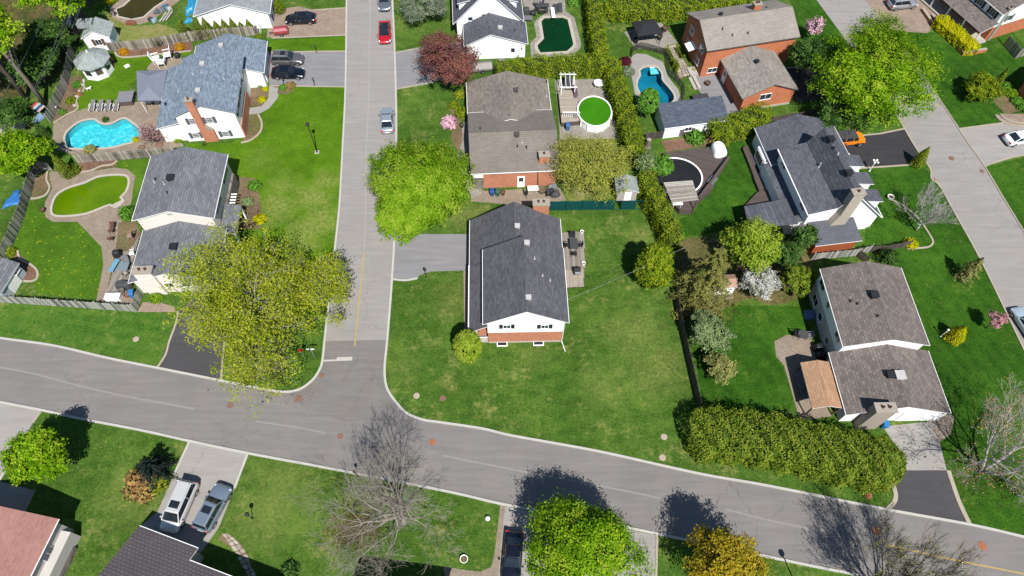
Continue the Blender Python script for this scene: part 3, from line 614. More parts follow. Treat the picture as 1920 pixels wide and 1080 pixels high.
        return dict(x0=x0, x1=x1, y0=y0, y1=y1, f=f, wx0=x0 + (over if axis == 'y' else rake), wx1=x1 - (over if axis == 'y' else rake), wy0=y0 + (rake if axis == 'y' else over), wy1=y1 - (rake if axis == 'y' else over), um=um)
    def slope(s, name, quad, mat, T=.12, trim=None, parent=None):      # quad: 4 local xyz
        q = [Vector(v) for v in quad]; mb = MB(); d = Vector((0, 0, T))
        mb.add(q + [v - d for v in q], [(0, 1, 2, 3)]); mb.cur = 1
        mb.add(q + [v - d for v in q], [(7, 6, 5, 4)] + [(i, 4 + i, 4 + (i+1) % 4, (i+1) % 4) for i in range(4)])
        return mb.build(name, [mat, trim or TRIM], parent or s.t)
    def box(s, name, x0, x1, y0, y1, z0, z1, mat, parent=None, bevel=0): return MB().box(x0, x1, y0, y1, z0, z1).build(name, mat, parent or s.t, bevel=bevel)
    def vent(s, px, py, f, mat=VBLK, sz=.42, h=.3, name='roof_vent'):
        p = s.onroof(px, py, f); t = s.box(name, p.x - sz / 2, p.x + sz / 2, p.y - sz / 2, p.y + sz / 2, p.z - .25, p.z + h, mat, bevel=.04)
        s.box('vent_cap', p.x - sz * .6, p.x + sz * .6, p.y - sz * .6, p.y + sz * .6, p.z + h + .003, p.z + h + .07, mat, t)
    def pipe(s, px, py, f, mat=VBLK, r=.07, h=.35, name='vent_pipe'):
        p = s.onroof(px, py, f); t = MB().tube([(p.x, p.y, p.z - .15), (p.x, p.y, p.z + h)], r, 8).build(name, mat, s.t)
        MB().lathe([(r * 2, 0), (r * 1.2, .12)], 8, (p.x, p.y, p.z - .03)).build('flashing', mat, t)
    def chimney(s, x0, x1, y0, y1, z1, mat, pots=2, capm=None, z0=0):
        c = s.box('chimney', x0, x1, y0, y1, z0, z1, mat); s.box('chimney_cap', x0 - .08, x1 + .08, y0 - .08, y1 + .08, z1 + .002, z1 + .14, capm or CAPM, c)
        for i in range(pots):
            xm = x0 + (x1 - x0) * (i + 1) / (pots + 1); MB().lathe([(.13, 0), (.12, .3), (.09, .3), (.09, .1)], 10, (xm, (y0 + y1) / 2, z1 + .142)).build('flue', POT, c)
    def door(s, p, face, w=.9, h=2.0, mat=WHITE):
        d = s.obox(p, face, w, h, -.02, .06, 'door', mat); a, n = DIRV[face]; s.obox(p + a * (w * .38), face, .06, .12, .06, .12, 'handle', STEEL, d)
        s.obox(p + Vector((0, 0, h * .22)), face, w * .6, h * .34, .05, .075, 'pane', GLASS, d)
W2 = lambda lo, up, zs: [(-.05, zs, lo, 'lower_wall'), (zs, None, up, 'upper_wall')]
W1 = lambda m_: [(-.05, None, m_, 'wall')]

# A: the corner house in the middle
h = House('charcoal roofed white and brick house on the corner lawn, a timber deck at its back', (960, 640), 1.2)
b = h.gable((905.5, 608.5), (1056, 465), 5.0, 7.6, 'y', .45, RA, W2(BRICK, WSIDE, 2.45), rake=.3); A_ = b
fN = h.L(881, 413, 2.7); fE = h.L(1050.5, 411, 4.2)
zl = 2.7; xw = fN.x; yN = fN.y; xe = fE.x; yS = b['y0'] + .25
slp = (6.2 - 2.7) / (h.L(964, 391, 6.2).x - xw)
b2 = h.gable(None, None, 2.7, 6.2, 'y', .35, RA, W1(BRICK), xy=(xw, xe + .15, b['y1'] - .6, yN), ridge=h.L(964, 391, 6.2).x, rake=.25)
h.slope('porch_roof', [(xw, yS, 2.7), (b['wx0'] + .1, yS, 2.7 + slp * (b['wx0'] + .1 - xw)), (b['wx0'] + .1, b['y1'] - .6, 2.7 + slp * (b['wx0'] + .1 - xw)), (xw, b['y1'] - .6, 2.7)], RA[0])
h.box('gutter', xw - .12, xw - .004, yS, b['y1'] - .62, 2.56, 2.68, TRIM); h.box('front_wall', xw + 1.0, b['wx0'] + .02, yS + .9, b['y1'] - .3, 0, 2.6, BRICK)
for y in (yS + .15, yS + 3.2, yS + 6.2): h.box('porch_post', xw + .12, xw + .26, y, y + .14, 0, 2.62, WHITE)
for k in range(9): h.box('baluster', xw + .3 + k * .17, xw + .34 + k * .17, yS + .18, yS + .22, .3, 1.05, WHITE)
h.box('porch_rail', xw + .26, b['wx0'], yS + .16, yS + .24, 1.05, 1.12, WHITE); h.box('porch_floor', xw + .1, b['wx0'], yS + .1, yS + 9, 0, .28, CONC)
wy = b['wy0']
for px in (949, 1020): h.win(px + 1.5, 612, 'S', wy, .8, .75, 2, BLKS)
for px in (941.5, 1009): p = h.onwall(px, 646, 'S', wy); w_ = h.box('window_well', p.x - .6, p.x + .6, wy - .5, wy - .02, -.02, .16, WHITE); h.box('well_opening', p.x - .5, p.x + .5, wy - .42, wy - .06, .161, .175, BLKS, w_)
h.box('foundation', b['wx0'] + .1, b['wx1'] - .1, wy - .03, wy + .5, 0, .22, CONC)
p = h.onwall(1053, 640, 'S', wy); d_ = MB().tube([(b['wx1'] + .05, wy - .05, 4.8), (b['wx1'] + .0, wy - .06, .2), (b['wx1'] + .1, wy - .3, .08), (b['wx1'] + .35, wy - 1.3, .06)], .05, 6).build('downspout', TRIM, h.t)
cl = h.L(1000, 404, 0)
q0 = h.L(1000, 382, 5.6); q1 = h.L(1030, 382, 5.6); h.chimney(q0.x, q1.x, yN - .12, yN + .75, 5.5, BRICK, 2)
for px, py, f in ((970, 425, b2['f']), (988, 456.5, b['f'])): h.vent(px, py, f, VWHT, .5, .22)
h.vent(991, 559, b['f'], VWHT, .5, .22)
for px, py in ((1002, 485), (1017, 517), (1031, 526.5)): h.pipe(px, py, b['f'], VWHT)
# B: taupe bungalow
h = House('taupe roofed brick bungalow with a T shaped roof between the hedge and the green fence', (965, 360), 3.3)
zs = 3.4; p0 = h.L(882, 326.5, zs); p1 = h.L(1050, 320, zs); pn = h.L(877, 212, zs)
xs0, xs1 = p0.x, p1.x; b = h.gable(None, None, zs, 5.1, 'x', .4, RB, W1(BRICK), xy=(xs0, xs1, p0.y, pn.y), rake=.3)
n0 = h.L(874.5, 154, 2.75); n1 = h.L(1039, 147, 2.75); bn = h.gable(None, None, 2.75, 4.5, 'y', .4, RB, W1(BRICK), xy=(min(n0.x, xs0 + .05), xs1 - .05, pn.y - 2.5, n0.y), rake=.3)
h.vent(967, 171, bn['f'], VBRN, .55, .3); h.vent(969, 254, b['f'], VBRN, .55, .3)
for px, py, m_ in ((1024.5, 180, VWHT), (1025, 154, VBLK)): h.pipe(px, py, bn['f'], m_)
for px, py, m_ in ((900.5, 242, VBLK), (978.5, 267, VWHT), (970, 275, VBLK), (987, 277, VBLK)): h.pipe(px, py, b['f'], m_)
q = h.onroof(1020, 305, b['f']); h.chimney(q.x - .62, q.x + .62, q.y - .1, q.y + .75, q.z + 1.15, BRICK, 1, z0=q.z - .6)
wy = b['wy0']; p = h.onwall(976.5, 352, 'S', wy); p.z = 1.05; h.door(p, 'S', .95, 2.05)
MB().tube([(h.onwall(1008, 330, 'S', wy).x, wy - .06, zs - .1), (h.onwall(1008, 350, 'S', wy).x, wy - .06, .05)], .05, 6).build('downspout', BLK, h.t)
p = h.onwall(896, 350, 'S', wy); h.box('entry_wall', b['wx0'] - .03, b['wx0'] + 1.3, wy - .06, wy + .5, 0, 2.2, STONE); h.box('entry_panel', b['wx0'] - .03, b['wx0'] + 1.3, wy - .062, wy + .4, 2.2, zs - .1, WHITE)
h.box('valley_flashing', b['x0'] + .1, b['x0'] + 4.8, pn.y + .002, pn.y + .1, zs - .02, zs + .03, VWHT); h.box('valley_flashing', b['x1'] - 4.4, b['x1'] - .7, pn.y + .002, pn.y + .1, zs - .02, zs + .03, VWHT)
# C: white cape house, top
h = House('white cape house with steep dark gable and low rear wing beside the angular pool', (920, 105), 3.5)
zs = 2.6; p0 = h.L(870, 87, zs); p1 = h.L(990, 82.5, zs); p2 = h.L(984, 47, zs)
b = h.gable(None, None, zs, 4.5, 'y', .35, RG, W1(WSIDE), xy=(p0.x, p1.x, p0.y, p2.y + .8), rake=.2, ridge=h.L(920, 71, 4.5).x)
h.vent(938, 53, b['f'], VWHT, .55, .2); h.pipe(965, 58, b['f'])
wy = b['wy0']; p = h.onwall(961.5, 99, 'S', wy); p.z = 1.02; h.door(p, 'S'); p.x += 1.3; p.z = 1.7; h.obox(p, 'S', .12, .25, 0, .12, 'wall_lamp', BLK)
m0 = h.L(853, 52, 3.0); m1 = h.L(983, 48, 3.0); bm_ = h.gable(None, None, 3.0, 8.4, 'y', .5, RG, W1(WSIDE), xy=(m0.x - .25, m1.x, p2.y + .3, p2.y + 13), rake=.3)
p = h.onwall(882, 35, 'S', bm_['wy0']); h.winl(p, 'S', .75, .7, 1); p = h.onwall(911, 28, 'S', bm_['wy0']); h.obox(p, 'S', 1.1, .22, 0, .04, 'gable_vent', BLKS)
for sg in (-1, 1):
    yb = bm_['y0'] + 1.8; ys = (yb, yb + 4.0); xo = bm_['wx0'] + .5 if sg < 0 else bm_['wx1'] - .5; xi = (bm_['x0'] + bm_['x1']) / 2 + sg * 1.0
    zt = 5.3; d = h.box('dormer', min(xo, xi), max(xo, xi), ys[0], ys[1], 3.2, zt - .1, WSIDE)
    h.slope('dormer_roof', [(xo + sg * .25, ys[0] - .25, zt), (xi - sg * .4, ys[0] - .25, zt + 1.0), (xi - sg * .4, ys[1] + .25, zt + 1.0), (xo + sg * .25, ys[1] + .25, zt)][::(1 if sg < 0 else -1)], RG[0], parent=d)
    h.winl(Vector((xo, (ys[0] + ys[1]) / 2, 4.3)), 'W' if sg < 0 else 'E', 1.4, 1.0)
    if sg > 0: h.slope('solar_panel', [(xo - 1.9, ys[0] + 1.2, zt + 1.02), (xo - .1, ys[0] + 1.2, zt + .28), (xo - .1, ys[1] + .2, zt + .28), (xo - 1.9, ys[1] + .2, zt + 1.02)][::-1], GLASS, .06, BLK)
# D: grey house, left
h = House('grey roofed cream house with wide pale chimney by the pea green pool', (330, 480), 2.4)
b = h.gable((247, 414), (427.5, 289), 5.2, 6.75, 'y', .4, RD, W2(CREAM, CREAM, 2.5), rake=.3); D_ = b
wx = b['wx1']
for (px, py) in ((418.5, 333), (407, 390)): h.win(px + 7, py + 2, 'E', wx, 2.6, 1.0, 3, z=4.1)
h.vent(321, 335, b['f'], VBLK, .75, .3)
for px, py, m_ in ((290, 342, VWHT), (308, 345, VWHT), (292, 337, VBLK), (314, 362, VBLK)): h.pipe(px, py, b['f'], m_)
p = h.onwall(317, 400, 'S', b['wy0']); h.obox(p + Vector((0, 0, -.1)), 'S', .5, .35, 0, .07, 'gable_lamp', VWHT)
zl = 2.75; q0 = h.L(240, 531, zl); q1 = h.L(266, 436, zl); q2 = h.L(409.6, 429, zl)
b2 = h.gable(None, None, zl, 4.5, 'y', .4, RD, W1(CREAM), xy=(q0.x, q0.x + 9.9, q0.y, b['y0'] + .5), rake=.3)
h.vent(326, 464, b2['f'], VBLK, .7, .3)
c0 = h.L(284, 553, 0); c1 = h.L(313, 553, 0); h.chimney(c0.x - .1, c1.x + .1, c0.y, c0.y + .95, 4.55, CREAM, 2, z0=0)
q = [h.L(421, 382, 2.8), h.L(452, 385, 2.6), h.L(443, 438, 2.6), h.L(412, 436, 2.8)]; h.slope('porch_roof', [q[3], q[2], q[1], q[0]], RD[0]); 
for v in (q[1], q[2]): h.box('porch_post', v.x - .25, v.x - .1, v.y - .15, v.y + .1, 0, 2.5, WHITE)
h.box('stone_base', wx - .02, wx + .25, b['wy0'] + 4.5, b['wy1'] - .3, 0, 2.3, STONE)
for k in range(4): h.box('arch_rib', wx + .25, wx + .95, b['wy0'] + 4.6 + k * .45, b['wy0'] + 4.72 + k * .45, 1.7, 1.85, WHITE)
for px, py in ((305, 535), (345, 545)): h.win(px + 15, py + 3, 'S', b2['wy0'], 1.0, .9, 2, z=1.6)
# E: blue grey roofed white house
h = House('blue grey roofed white house with tall brick chimney beside the turquoise pool', (390, 262), 6.2)
zs = 4.8; p0 = h.L(320, 221, zs); p1 = h.L(442.5, 217.5, zs); p2 = h.L(454, 107.5, zs)
b = h.gable(None, None, zs, 6.5, 'y', .4, RE, [(-.05, None, WSIDE, 'wall')], xy=(p0.x, p1.x, p0.y, p2.y + .6), rake=.3, gut=False, trim=plain('pale_trim', C(190, 200, 210), .6))
wy = b['wy0']
for px, py in ((361.5, 227), (392.5, 225)): h.win(px, py, 'S', wy, .85, 1.0, 1, BLUEG, True)
for px, py in ((367.5, 253.5), (423, 250.5)): h.win(px, py, 'S', wy, .85, .95, 1, BLUEG, True)
e0 = h.onwall(388.6, 272, 'S', wy - .35); h.chimney(e0.x, e0.x + .95, wy - .35, wy + .3, 7.3, BRICK, 1); h.box('chimney_breast', e0.x, e0.x + 1.75, wy - .348, wy + .2, 0, 2.1, BRICK); MB().hull8([(e0.x + .95, wy - .346, 2.1), (e0.x + 1.75, wy - .346, 2.1), (e0.x + 1.75, wy, 2.1), (e0.x + .95, wy, 2.1)], [(e0.x + .95, wy - .346, 2.9), (e0.x + 1.0, wy - .346, 2.9), (e0.x + 1.0, wy, 2.9), (e0.x + .95, wy, 2.9)]).build('chimney_shoulder', CAPM, h.t)
wx = b['wx1']
for dy in (1.5, 3.6, 5.7, 8.0): h.winl(Vector((wx, wy + dy, 3.8)), 'E', 1.0, 1.0, 2, BLKS)
h.box('brick_base', wx - .02, wx + .12, wy + .1, wy + 7, 0, 2.0, BRICK)
for px, py in ((380, 121), (372, 171)): h.vent(px, py, b['f'], VWHT, .55, .25)
for px, py in ((362, 139.5), (378.5, 135.5), (420, 148), (334.5, 172)): h.pipe(px, py, b['f'], VWHT)
g0 = h.L(495.5, 136, 2.75); g1 = h.L(501, 76.7, 2.75); g2 = h.L(364, 83, 2.75)
bg_ = h.gable(None, None, 2.75, 4.5, 'y', .35, RE, W1(WSIDE), xy=(g2.x + .3, g1.x, g0.y, g1.y), rake=.2); h.vent(415, 86.5, bg_['f'], VWHT, .55, .25)
r0 = h.L(312.6, 127, 2.7); r1 = h.L(298, 210, 2.7); h.slope('rear_roof', [(r1.x, b['y0'] + .35, 2.7), (b['wx0'] + .05, b['y0'] + .35, 3.5), (b['wx0'] + .05, r0.y, 3.5), (r1.x, r0.y, 2.7)], RE[0]); h.box('rear_wall', r1.x + .3, b['wx0'] + .02, b['y0'] + .6, r0.y - .25, 0, 2.72, WSIDE)
h.pipe(304.5, 188, lambda x, y: 2.7 + .8 * (x - r1.x) / (b['wx0'] - r1.x), VWHT); h.pipe(311, 196, lambda x, y: 2.7 + .8 * (x - r1.x) / (b['wx0'] - r1.x), VBLK, .12)
for y_ in (.6, 2.6): h.obox(Vector((bg_['wx1'], bg_['wy0'] + 1.4 + y_ * 1.3, 1.1)), 'E', 2.4, 2.1, -.02, .05, 'garage_door', WHITE)
# F: orange brick house
h = House('orange brick two storey house with tan roof and lower garage wing near the blue pool', (1380, 110), 12.6)
zs = 5.0; p0 = h.L(1326, 96, zs); p1 = h.L(1500, 67.5, zs); p2 = h.L(1287.5, 24, zs)
b = h.gable(None, None, zs, 6.9, 'x', .35, RF, W1(BRICK2), xy=(p0.x, p1.x, p0.y, p2.y), rake=.25, trim=plain('grey_trim', C(120, 116, 112), .7)); F_ = b
q = h.onroof(1417, 17, b['f']); h.chimney(q.x - .55, q.x + .55, q.y - .4, q.y + .4, q.z + .9, BRICK2, 2, z0=q.z - .5)
h.vent(1351, 28.5, b['f']); 
for px, py in ((1373, 67), (1402, 63), (1354.5, 55), (1437, 15)): h.pipe(px, py, b['f'])
g0 = h.L(1392.6, 186, 2.7); g1 = h.L(1498.5, 169.6, 2.7)
bg_ = h.gable(None, None, 2.7, 4.5, 'y', .35, RF, W1(BRICK2), xy=(g0.x, g1.x, g0.y, b['wy0'] + .05), rake=.25, trim=MATS['grey_trim']); h.vent(1418.5, 117, bg_['f'], VBLK, .45)
h.win(1435, 181, 'S', bg_['wy0'], 1.7, 1.0, 2); h.box('foundation', bg_['wx0'] + .05, bg_['wx1'] - .05, bg_['wy0'] - .04, bg_['wy0'] + .3, 0, .3, CONC)
h.win(1338, 122, 'S', b['wy0'], 1.4, .8, 2, z=1.0)
for y_, z_ in ((1.6, 3.9), (5.6, 3.9), (2.0, 1.5), (5.6, 1.5)): h.winl(Vector((b['wx0'], b['wy0'] + y_, z_)), 'W', 1.3, 1.1, 2)
p = Vector((bg_['wx0'], b['wy0'] - 1.7, 1.05)); h.door(p, 'W', 1.0, 2.1); h.slope('awning', [(b['wx0'] - 1.2, b['wy0'] + 2.9, 2.5), (b['wx0'] + .02, b['wy0'] + 2.9, 2.8), (b['wx0'] + .02, b['wy0'] + 4.6, 2.8), (b['wx0'] - 1.2, b['wy0'] + 4.6, 2.5)], WHITE, .06)
h.box('step', b['wx0'] - 1.3, b['wx0'] - .1, b['wy0'] + .3, b['wy0'] + 2.0, 0, .3, CONC)
# G: slate roofed cape, right
LB = plain('pale_blue_siding', C(205, 218, 226, 1.3), .7, var=.05)
h = House('slate roofed white cape house with three dormers and pale chimney beside the bare street tree', (1560, 420), 8.0)
zW = 5.0; p0 = h.L(1516, 402.5, zW); p1 = h.L(1459, 279, zW); r0 = h.L(1611, 368, 8.0); e0 = h.L(1654, 407, 2.6)
xW = (p0.x + p1.x) / 2; yS = p0.y; yN = p1.y; xR = r0.x; xE = e0.x; xB = h.L(1571.7, 387.5, 5.7).x
prof = [(xW, zW), (xB, 5.65), (xR, 8.0), (xE, 2.6)]
mb = MB()
for i in range(3):
    (ua, za), (ub, zb) = prof[i], prof[i + 1]; mb.cur = 0
    vs = [(ua, yS, za), (ub, yS, zb), (ub, yN, zb), (ua, yN, za)]; vs += [(x, y, z - .16) for x, y, z in vs]
    mb.add(vs, [(0, 1, 2, 3)]); mb.cur = 1; mb.add(vs, [(7, 6, 5, 4), (0, 4, 5, 1), (1, 5, 6, 2), (2, 6, 7, 3), (3, 7, 4, 0)])
ro = mb.build('roof', [RG[0], TRIM], h.t)
mb = MB(); pr = [(xW + .4, -.05), (xE - .45, -.05), (xE - .45, 2.6 + .45 * (8.0 - 2.6) / (xE - xR) - .17), (xR, 7.82), (xB, 5.49), (xW + .4, zW - .06)]
vs = [(u, yS + .3, z) for u, z in pr] + [(u, yN - .3, z) for u, z in pr]
mb.add(vs, [tuple(range(5, -1, -1)), tuple(range(6, 12))] + [(k, (k+1) % 6, 6 + (k+1) % 6, 6 + k) for k in range(6)]); mb.build('wall', WSIDE, h.t)
def gf(x, y):
    for i in range(3):
        (ua, za), (ub, zb) = prof[i], prof[i + 1]
        if x <= ub or i == 2: return za + (zb - za) * (x - ua) / (ub - ua)
for px, py in ((1552.5, 271), (1584.5, 335)): h.vent(px, py, gf, VBLK, .65, .4)
for px, py, m_, hh in ((1548, 291, VWHT, .7), (1549, 303, VBLK, .3), (1568, 294, VWHT, .3)): h.pipe(px, py, gf, m_, .08, hh)
h.box('gutter', xW - .12, xW - .004, yS, yN, zW - .15, zW - .02, TRIM); h.box('gutter', xE + .004, xE + .12, yS, yN, 2.45, 2.58, TRIM)
for i, (px, py) in enumerate(((1613, 313), (1629, 346), (1648, 378))):      # dormers
    q = h.onwall(px, py - 9, 'E', xE - 1.25); yc = h.L(px - 8, py - 2, 4.6).y + .35; zt = 5.1
    d = h.box('dormer', xR + 1.0, xE - 1.05, yc - .75, yc + .75, 3.2, zt - .05, WSIDE)
    h.slope('dormer_roof', [(xE - .75, yc - .95, zt - .05), (xE - .75, yc + .95, zt - .05), (xR + .8, yc + .95, zt + .75), (xR + .8, yc - .95, zt + .75)], RG[0], parent=d); h.winl(Vector((xE - 1.05, yc, 4.4)), 'E', .9, .9)
c0 = h.L(1587, 364, 7.6); h.chimney(c0.x + .1, c0.x + 1.5, yS - .55, yS + .35, 8.5, plain('chimney_stucco', C(222, 208, 190), .9), 1)
MB().hull8([(c0.x - 1.3, yS - .54, 0), (c0.x + 1.5, yS - .54, 0), (c0.x + 1.5, yS + .29, 0), (c0.x - 1.3, yS + .29, 0)], [(c0.x + .1, yS - .54, 4.8), (c0.x + 1.5, yS - .54, 4.8), (c0.x + 1.5, yS + .29, 4.8), (c0.x + .1, yS + .29, 4.8)]).build('chimney_shoulder', MATS['chimney_stucco'], h.t)
h.win(1592, 397, 'S', yS + .3, .5, .7, 1)
for dy in (2.0, 8.6): h.winl(Vector((xW + .4, yS + dy, 4.1)), 'W', 1.2, .9, 2, None)
zl = 2.8; n0 = h.L(1415, 240, zl); n1 = h.L(1557.5, 225, zl); b = h.gable(None, None, zl, 4.6, 'y', .35, RG, W1(WSIDE), xy=(n0.x, n1.x, yN - .8, n0.y), rake=.2)
h.box('bay_window', b['wx0'] - .7, b['wx0'] + .1, yN + .5, yN + 3.0, .4, 2.3, WSIDE); h.winl(Vector((b['wx0'] - .7, yN + 1.75, 1.5)), 'W', 2.1, 1.2, 3)
h.box('sunroom_wall', xW - .9, xW + .5, yS + .8, yN + .2, 0, 2.35, WSIDE); h.slope('sunroom_roof', [(xW - 1.1, yS + .6, 2.4), (xW + .42, yS + .6, 2.8), (xW + .42, yN - .1, 2.8), (xW - 1.1, yN - .1, 2.4)], RG[0])
q = [h.L(1534, 420, 2.9), h.L(1606, 412, 2.9), h.L(1617, 451, 2.4), h.L(1530, 463, 2.4)]; ya = yS - .3; yb = q[2].y; h.slope('shed_roof', [(q[3].x, yb, 2.4), (q[2].x, yb, 2.4), (q[2].x - .1, yS + .28, 3.0), (q[3].x, yS + .28, 3.0)], RG[1], .14)
CEDW = plain('cedar_wood', C(196, 104, 60), .8, var=.25); h.box('shed_wall', q[3].x + .3, q[2].x - .3, yb + .3, yS + .2, 0, 2.35, CEDW)
COR = brickmat('corrugated_roof', C(118, 122, 134), C(150, 152, 160), C(92, 96, 108), .16, 30, .03, var=.3, rough=.4)
q = [h.L(1395, 386.7, 2.55), h.L(1475, 372.5, 2.75), h.L(1497, 420, 2.75), h.L(1405, 428, 2.55)]; h.slope('porch_roof', [q[3], q[2], q[1], q[0]], COR, .06, WOODB)
for v in (q[0], q[3]): h.box('porch_post', v.x + .1, v.x + .24, v.y - .2, v.y - .06, 0, 2.45, WOODB)
# H: brown roofed house, lower right
h = House('brown roofed white house with double garage, tan roofed shelter beside it', (1650, 790), .8)
b = h.gable((1581, 650), (1689.6, 502), 4.9, 6.4, 'y', .35, RH, W2(GSIDE, WSIDE, 2.5), rake=.3); wx = b['wx0']
b2q = h.L(1587, 778, 2.75); b2e = h.L(1783, 774, 2.75)
b2 = h.gable(None, None, 2.75, 4.75, 'y', .35, RH, W1(WSIDE), xy=(b2q.x, b2e.x, b2q.y, b['y0'] + .4), rake=.3)
for px, py in ((1549, 545), (1557, 572), (1568, 625)): pass
for y_, z_, w_, p_ in ((1.4, 3.9, 1.3, 2), (5.4, 3.9, .7, 1), (8.0, 3.9, 1.4, 2), (2.2, 1.4, .7, 1), (5.2, 1.4, .9, 1), (7.4, 1.4, 1.4, 2)): h.winl(Vector((wx - .0, b['wy0'] + y_, z_)), 'W', w_, 1.0, p_)
h.vent(1637.5, 555, b['f'], VBLK, .7, .4)
for px, py in ((1594, 565), (1607, 570), (1645, 593)): h.pipe(px, py, b['f'])
h.vent(1667, 704.5, b2['f'], VBLK, .6, .4); h.vent(1686, 705, b2['f'], VWHT, .85, .3, 'skylight_vent')
c0 = h.L(1637, 768, 4.4); c1 = h.L(1675, 768, 4.4); h.chimney(c0.x, c1.x, b2['wy0'] - .9, b2['wy0'] + .05, 4.9, plain('chimney_beige', C(206, 192, 176), .9), 2)
g = h.onwall(1725, 782, 'S', b2['wy0']); h.obox((g.x, b2['wy0'], 1.1), 'S', 4.6, 2.2, -.02, .05, 'garage_door', WHITE)
for k in range(4): h.obox((g.x, b2['wy0'], .28 + k * .55), 'S', 4.6, .03, .04, .065, 'door_seam', TRIM)
# I: house top right
h = House('brown roofed brick and white house with a front porch behind a clipped yellow hedge', (1880, 80), 22)
e0 = h.L(1881.5, 28, 5.0); b = h.gable(None, None, 5.0, 6.8, 'y', .35, RH, W2(BRICK2, WSIDE, 2.5), xy=(e0.x, e0.x + 9.5, e0.y, e0.y + 14), rake=.3)
h.win(1893, 33, 'S', b['wy0'], .7, 1.0, 1, BLUEG)
p0 = h.L(1840.6, 61, 2.6); h.slope('porch_roof', [(p0.x, p0.y, 2.6), (b['wx0'] + .05, p0.y, 3.4), (b['wx0'] + .05, p0.y + 12, 3.4), (p0.x, p0.y + 12, 2.6)], RH[0], .14)
for k in range(4): h.box('porch_post', p0.x + .1, p0.x + .28, p0.y + .15 + k * 3.2, p0.y + .33 + k * 3.2, 0, 2.5, WHITE)
for k in range(4): h.winl(Vector((b['wx0'], b['wy0'] + 1.5 + k * 2.6, 4.1)), 'W', 1.0, 1.1, 2, BLKS)
for k in range(3): h.winl(Vector((b['wx0'], b['wy0'] + 1.8 + k * 3.4, 1.4)), 'W', 1.4, 1.2, 2)
h.box('porch_floor', p0.x - .1, b['wx0'], p0.y, p0.y + 12, 0, .3, CONC)
h.chimney(b['wx0'] + .5, b['wx0'] + 1.0, b['wy0'] - .2, b['wy0'] + .1, 5.6, STEEL, 1)
# J: right edge
h = House('brick house corner with a blue framed window at the top of the curved brick steps', (1912, 195), 22)
b = h.gable(None, None, 3.2, 5.0, 'y', .35, RH, W1(BRICK2), xy=(.6, 10, -6, 2.2), rake=.3); h.winl(Vector((b['wx0'], -1.2, 1.5)), 'W', 1.6, 1.3, 2)
# K: top left
h = House('pale grey roofed white house behind a row of small cedars and a red trailer', (430, 45), 4)
k0 = h.L(362, 31, 2.8); k1 = h.L(505, 27.5, 2.8); b = h.gable(None, None, 2.8, 4.6, 'y', .35, RK, W1(WSIDE), xy=(k0.x, k1.x, k0.y, k0.y + 12), rake=.25, ridge=h.L(430, 11.5, 4.6).x)
# L, M: bottom left
a0 = math.degrees(heading((57, 1080), (110, 973), 3.0)) - 90
h = House('pink red roofed house with grey siding and stone base on the bottom left lawn', (145, 1012), a0)
q = h.L(110, 973, 3.6); b = h.gable(None, None, 3.6, 5.3, 'y', .3, RL, W1(GSIDE), xy=(q.x - 11, q.x, q.y - 11, q.y), rake=.25)
h.win(86, 1037, 'E', b['wx1'], 1.3, .9, 2, z=2.2)
h.box('side_wing', b['wx1'] - .05, b['wx1'] + .9, b['wy1'] - 9, b['wy1'] - .5, 0, 1.9, GSIDE); h.box('stone_base', b['wx1'] + .9, b['wx1'] + 1.15, b['wy1'] - 9, b['wy1'] - 1.6, 0, .5, STONE)
a0 = math.degrees(heading((205, 1080), (261, 986), 3.0)) - 90
h = House('dark grey shingled house behind the two parked cars, paving stones at its side', (330, 1040), a0)
q = h.L(261, 986, 2.8); q1 = h.L(381, 1010, 2.8); sl_ = .36; zm = 3.2
for _ in range(20): ym = h.L(330, 1041, zm).y; zm = 2.8 + sl_ * (q.y - ym)
cq = h.loc(P(571, 1026) - Vector((-.2036, .7341, 0)) * zm); yr = q.y - 11; zr_ = 2.8 + sl_ * 11
h.slope('garage_roof', [(q.x, ym, zm), (q1.x, ym, zm), (q1.x, q.y, 2.8), (q.x, q.y, 2.8)], RM[1]); h.slope('roof', [(q.x, yr, zr_), (cq.x, yr, zr_), (cq.x, ym, zm), (q.x, ym, zm)], RM[1]); h.slope('roof', [(q.x, yr - 8, 2.9), (cq.x, yr - 8, 2.9), (cq.x, yr, zr_), (q.x, yr, zr_)], RM[1])
h.box('garage_wall', q.x + .3, q1.x - .3, ym - .5, q.y - .35, 0, 2.66, GSIDE); h.box('wall', q.x + .3, cq.x - .3, yr - 7.6, ym - .35, 0, 2.75, GSIDE); h.box('upper_wall', q1.x + .05, cq.x - .3, ym - .6, ym - .3, 2.7, zm - .1, GSIDE)
h.box('gutter', q.x, q1.x, q.y + .004, q.y + .07, 2.68, 2.78, TRIM); h.box('gutter', q1.x + .02, cq.x, ym + .004, ym + .07, zm - .12, zm - .02, TRIM)
h.obox(((q.x + q1.x) / 2, q.y - .35, 1.1), 'N', 4.6, 2.1, -.02, .05, 'garage_door', WHITE)
# house just below the frame: only its shadow shows
z_ = 4.8; ca_ = P(675, 1042) - Vector((-.2036, .7341, 0)) * z_; cb_ = P(846, 1065) - Vector((-.2036, .7341, 0)) * z_
h = House('grey roofed house below the leafless tree whose shadow falls on the lawn', (760, 1150), math.degrees(math.atan2(cb_.y - ca_.y, cb_.x - ca_.x))); a_, b_ = h.loc(ca_), h.loc(cb_)
h.gable(None, None, z_, 6.4, 'x', .35, RD, W1(GSIDE), xy=(a_.x, b_.x, a_.y - 9, a_.y), rake=.25)
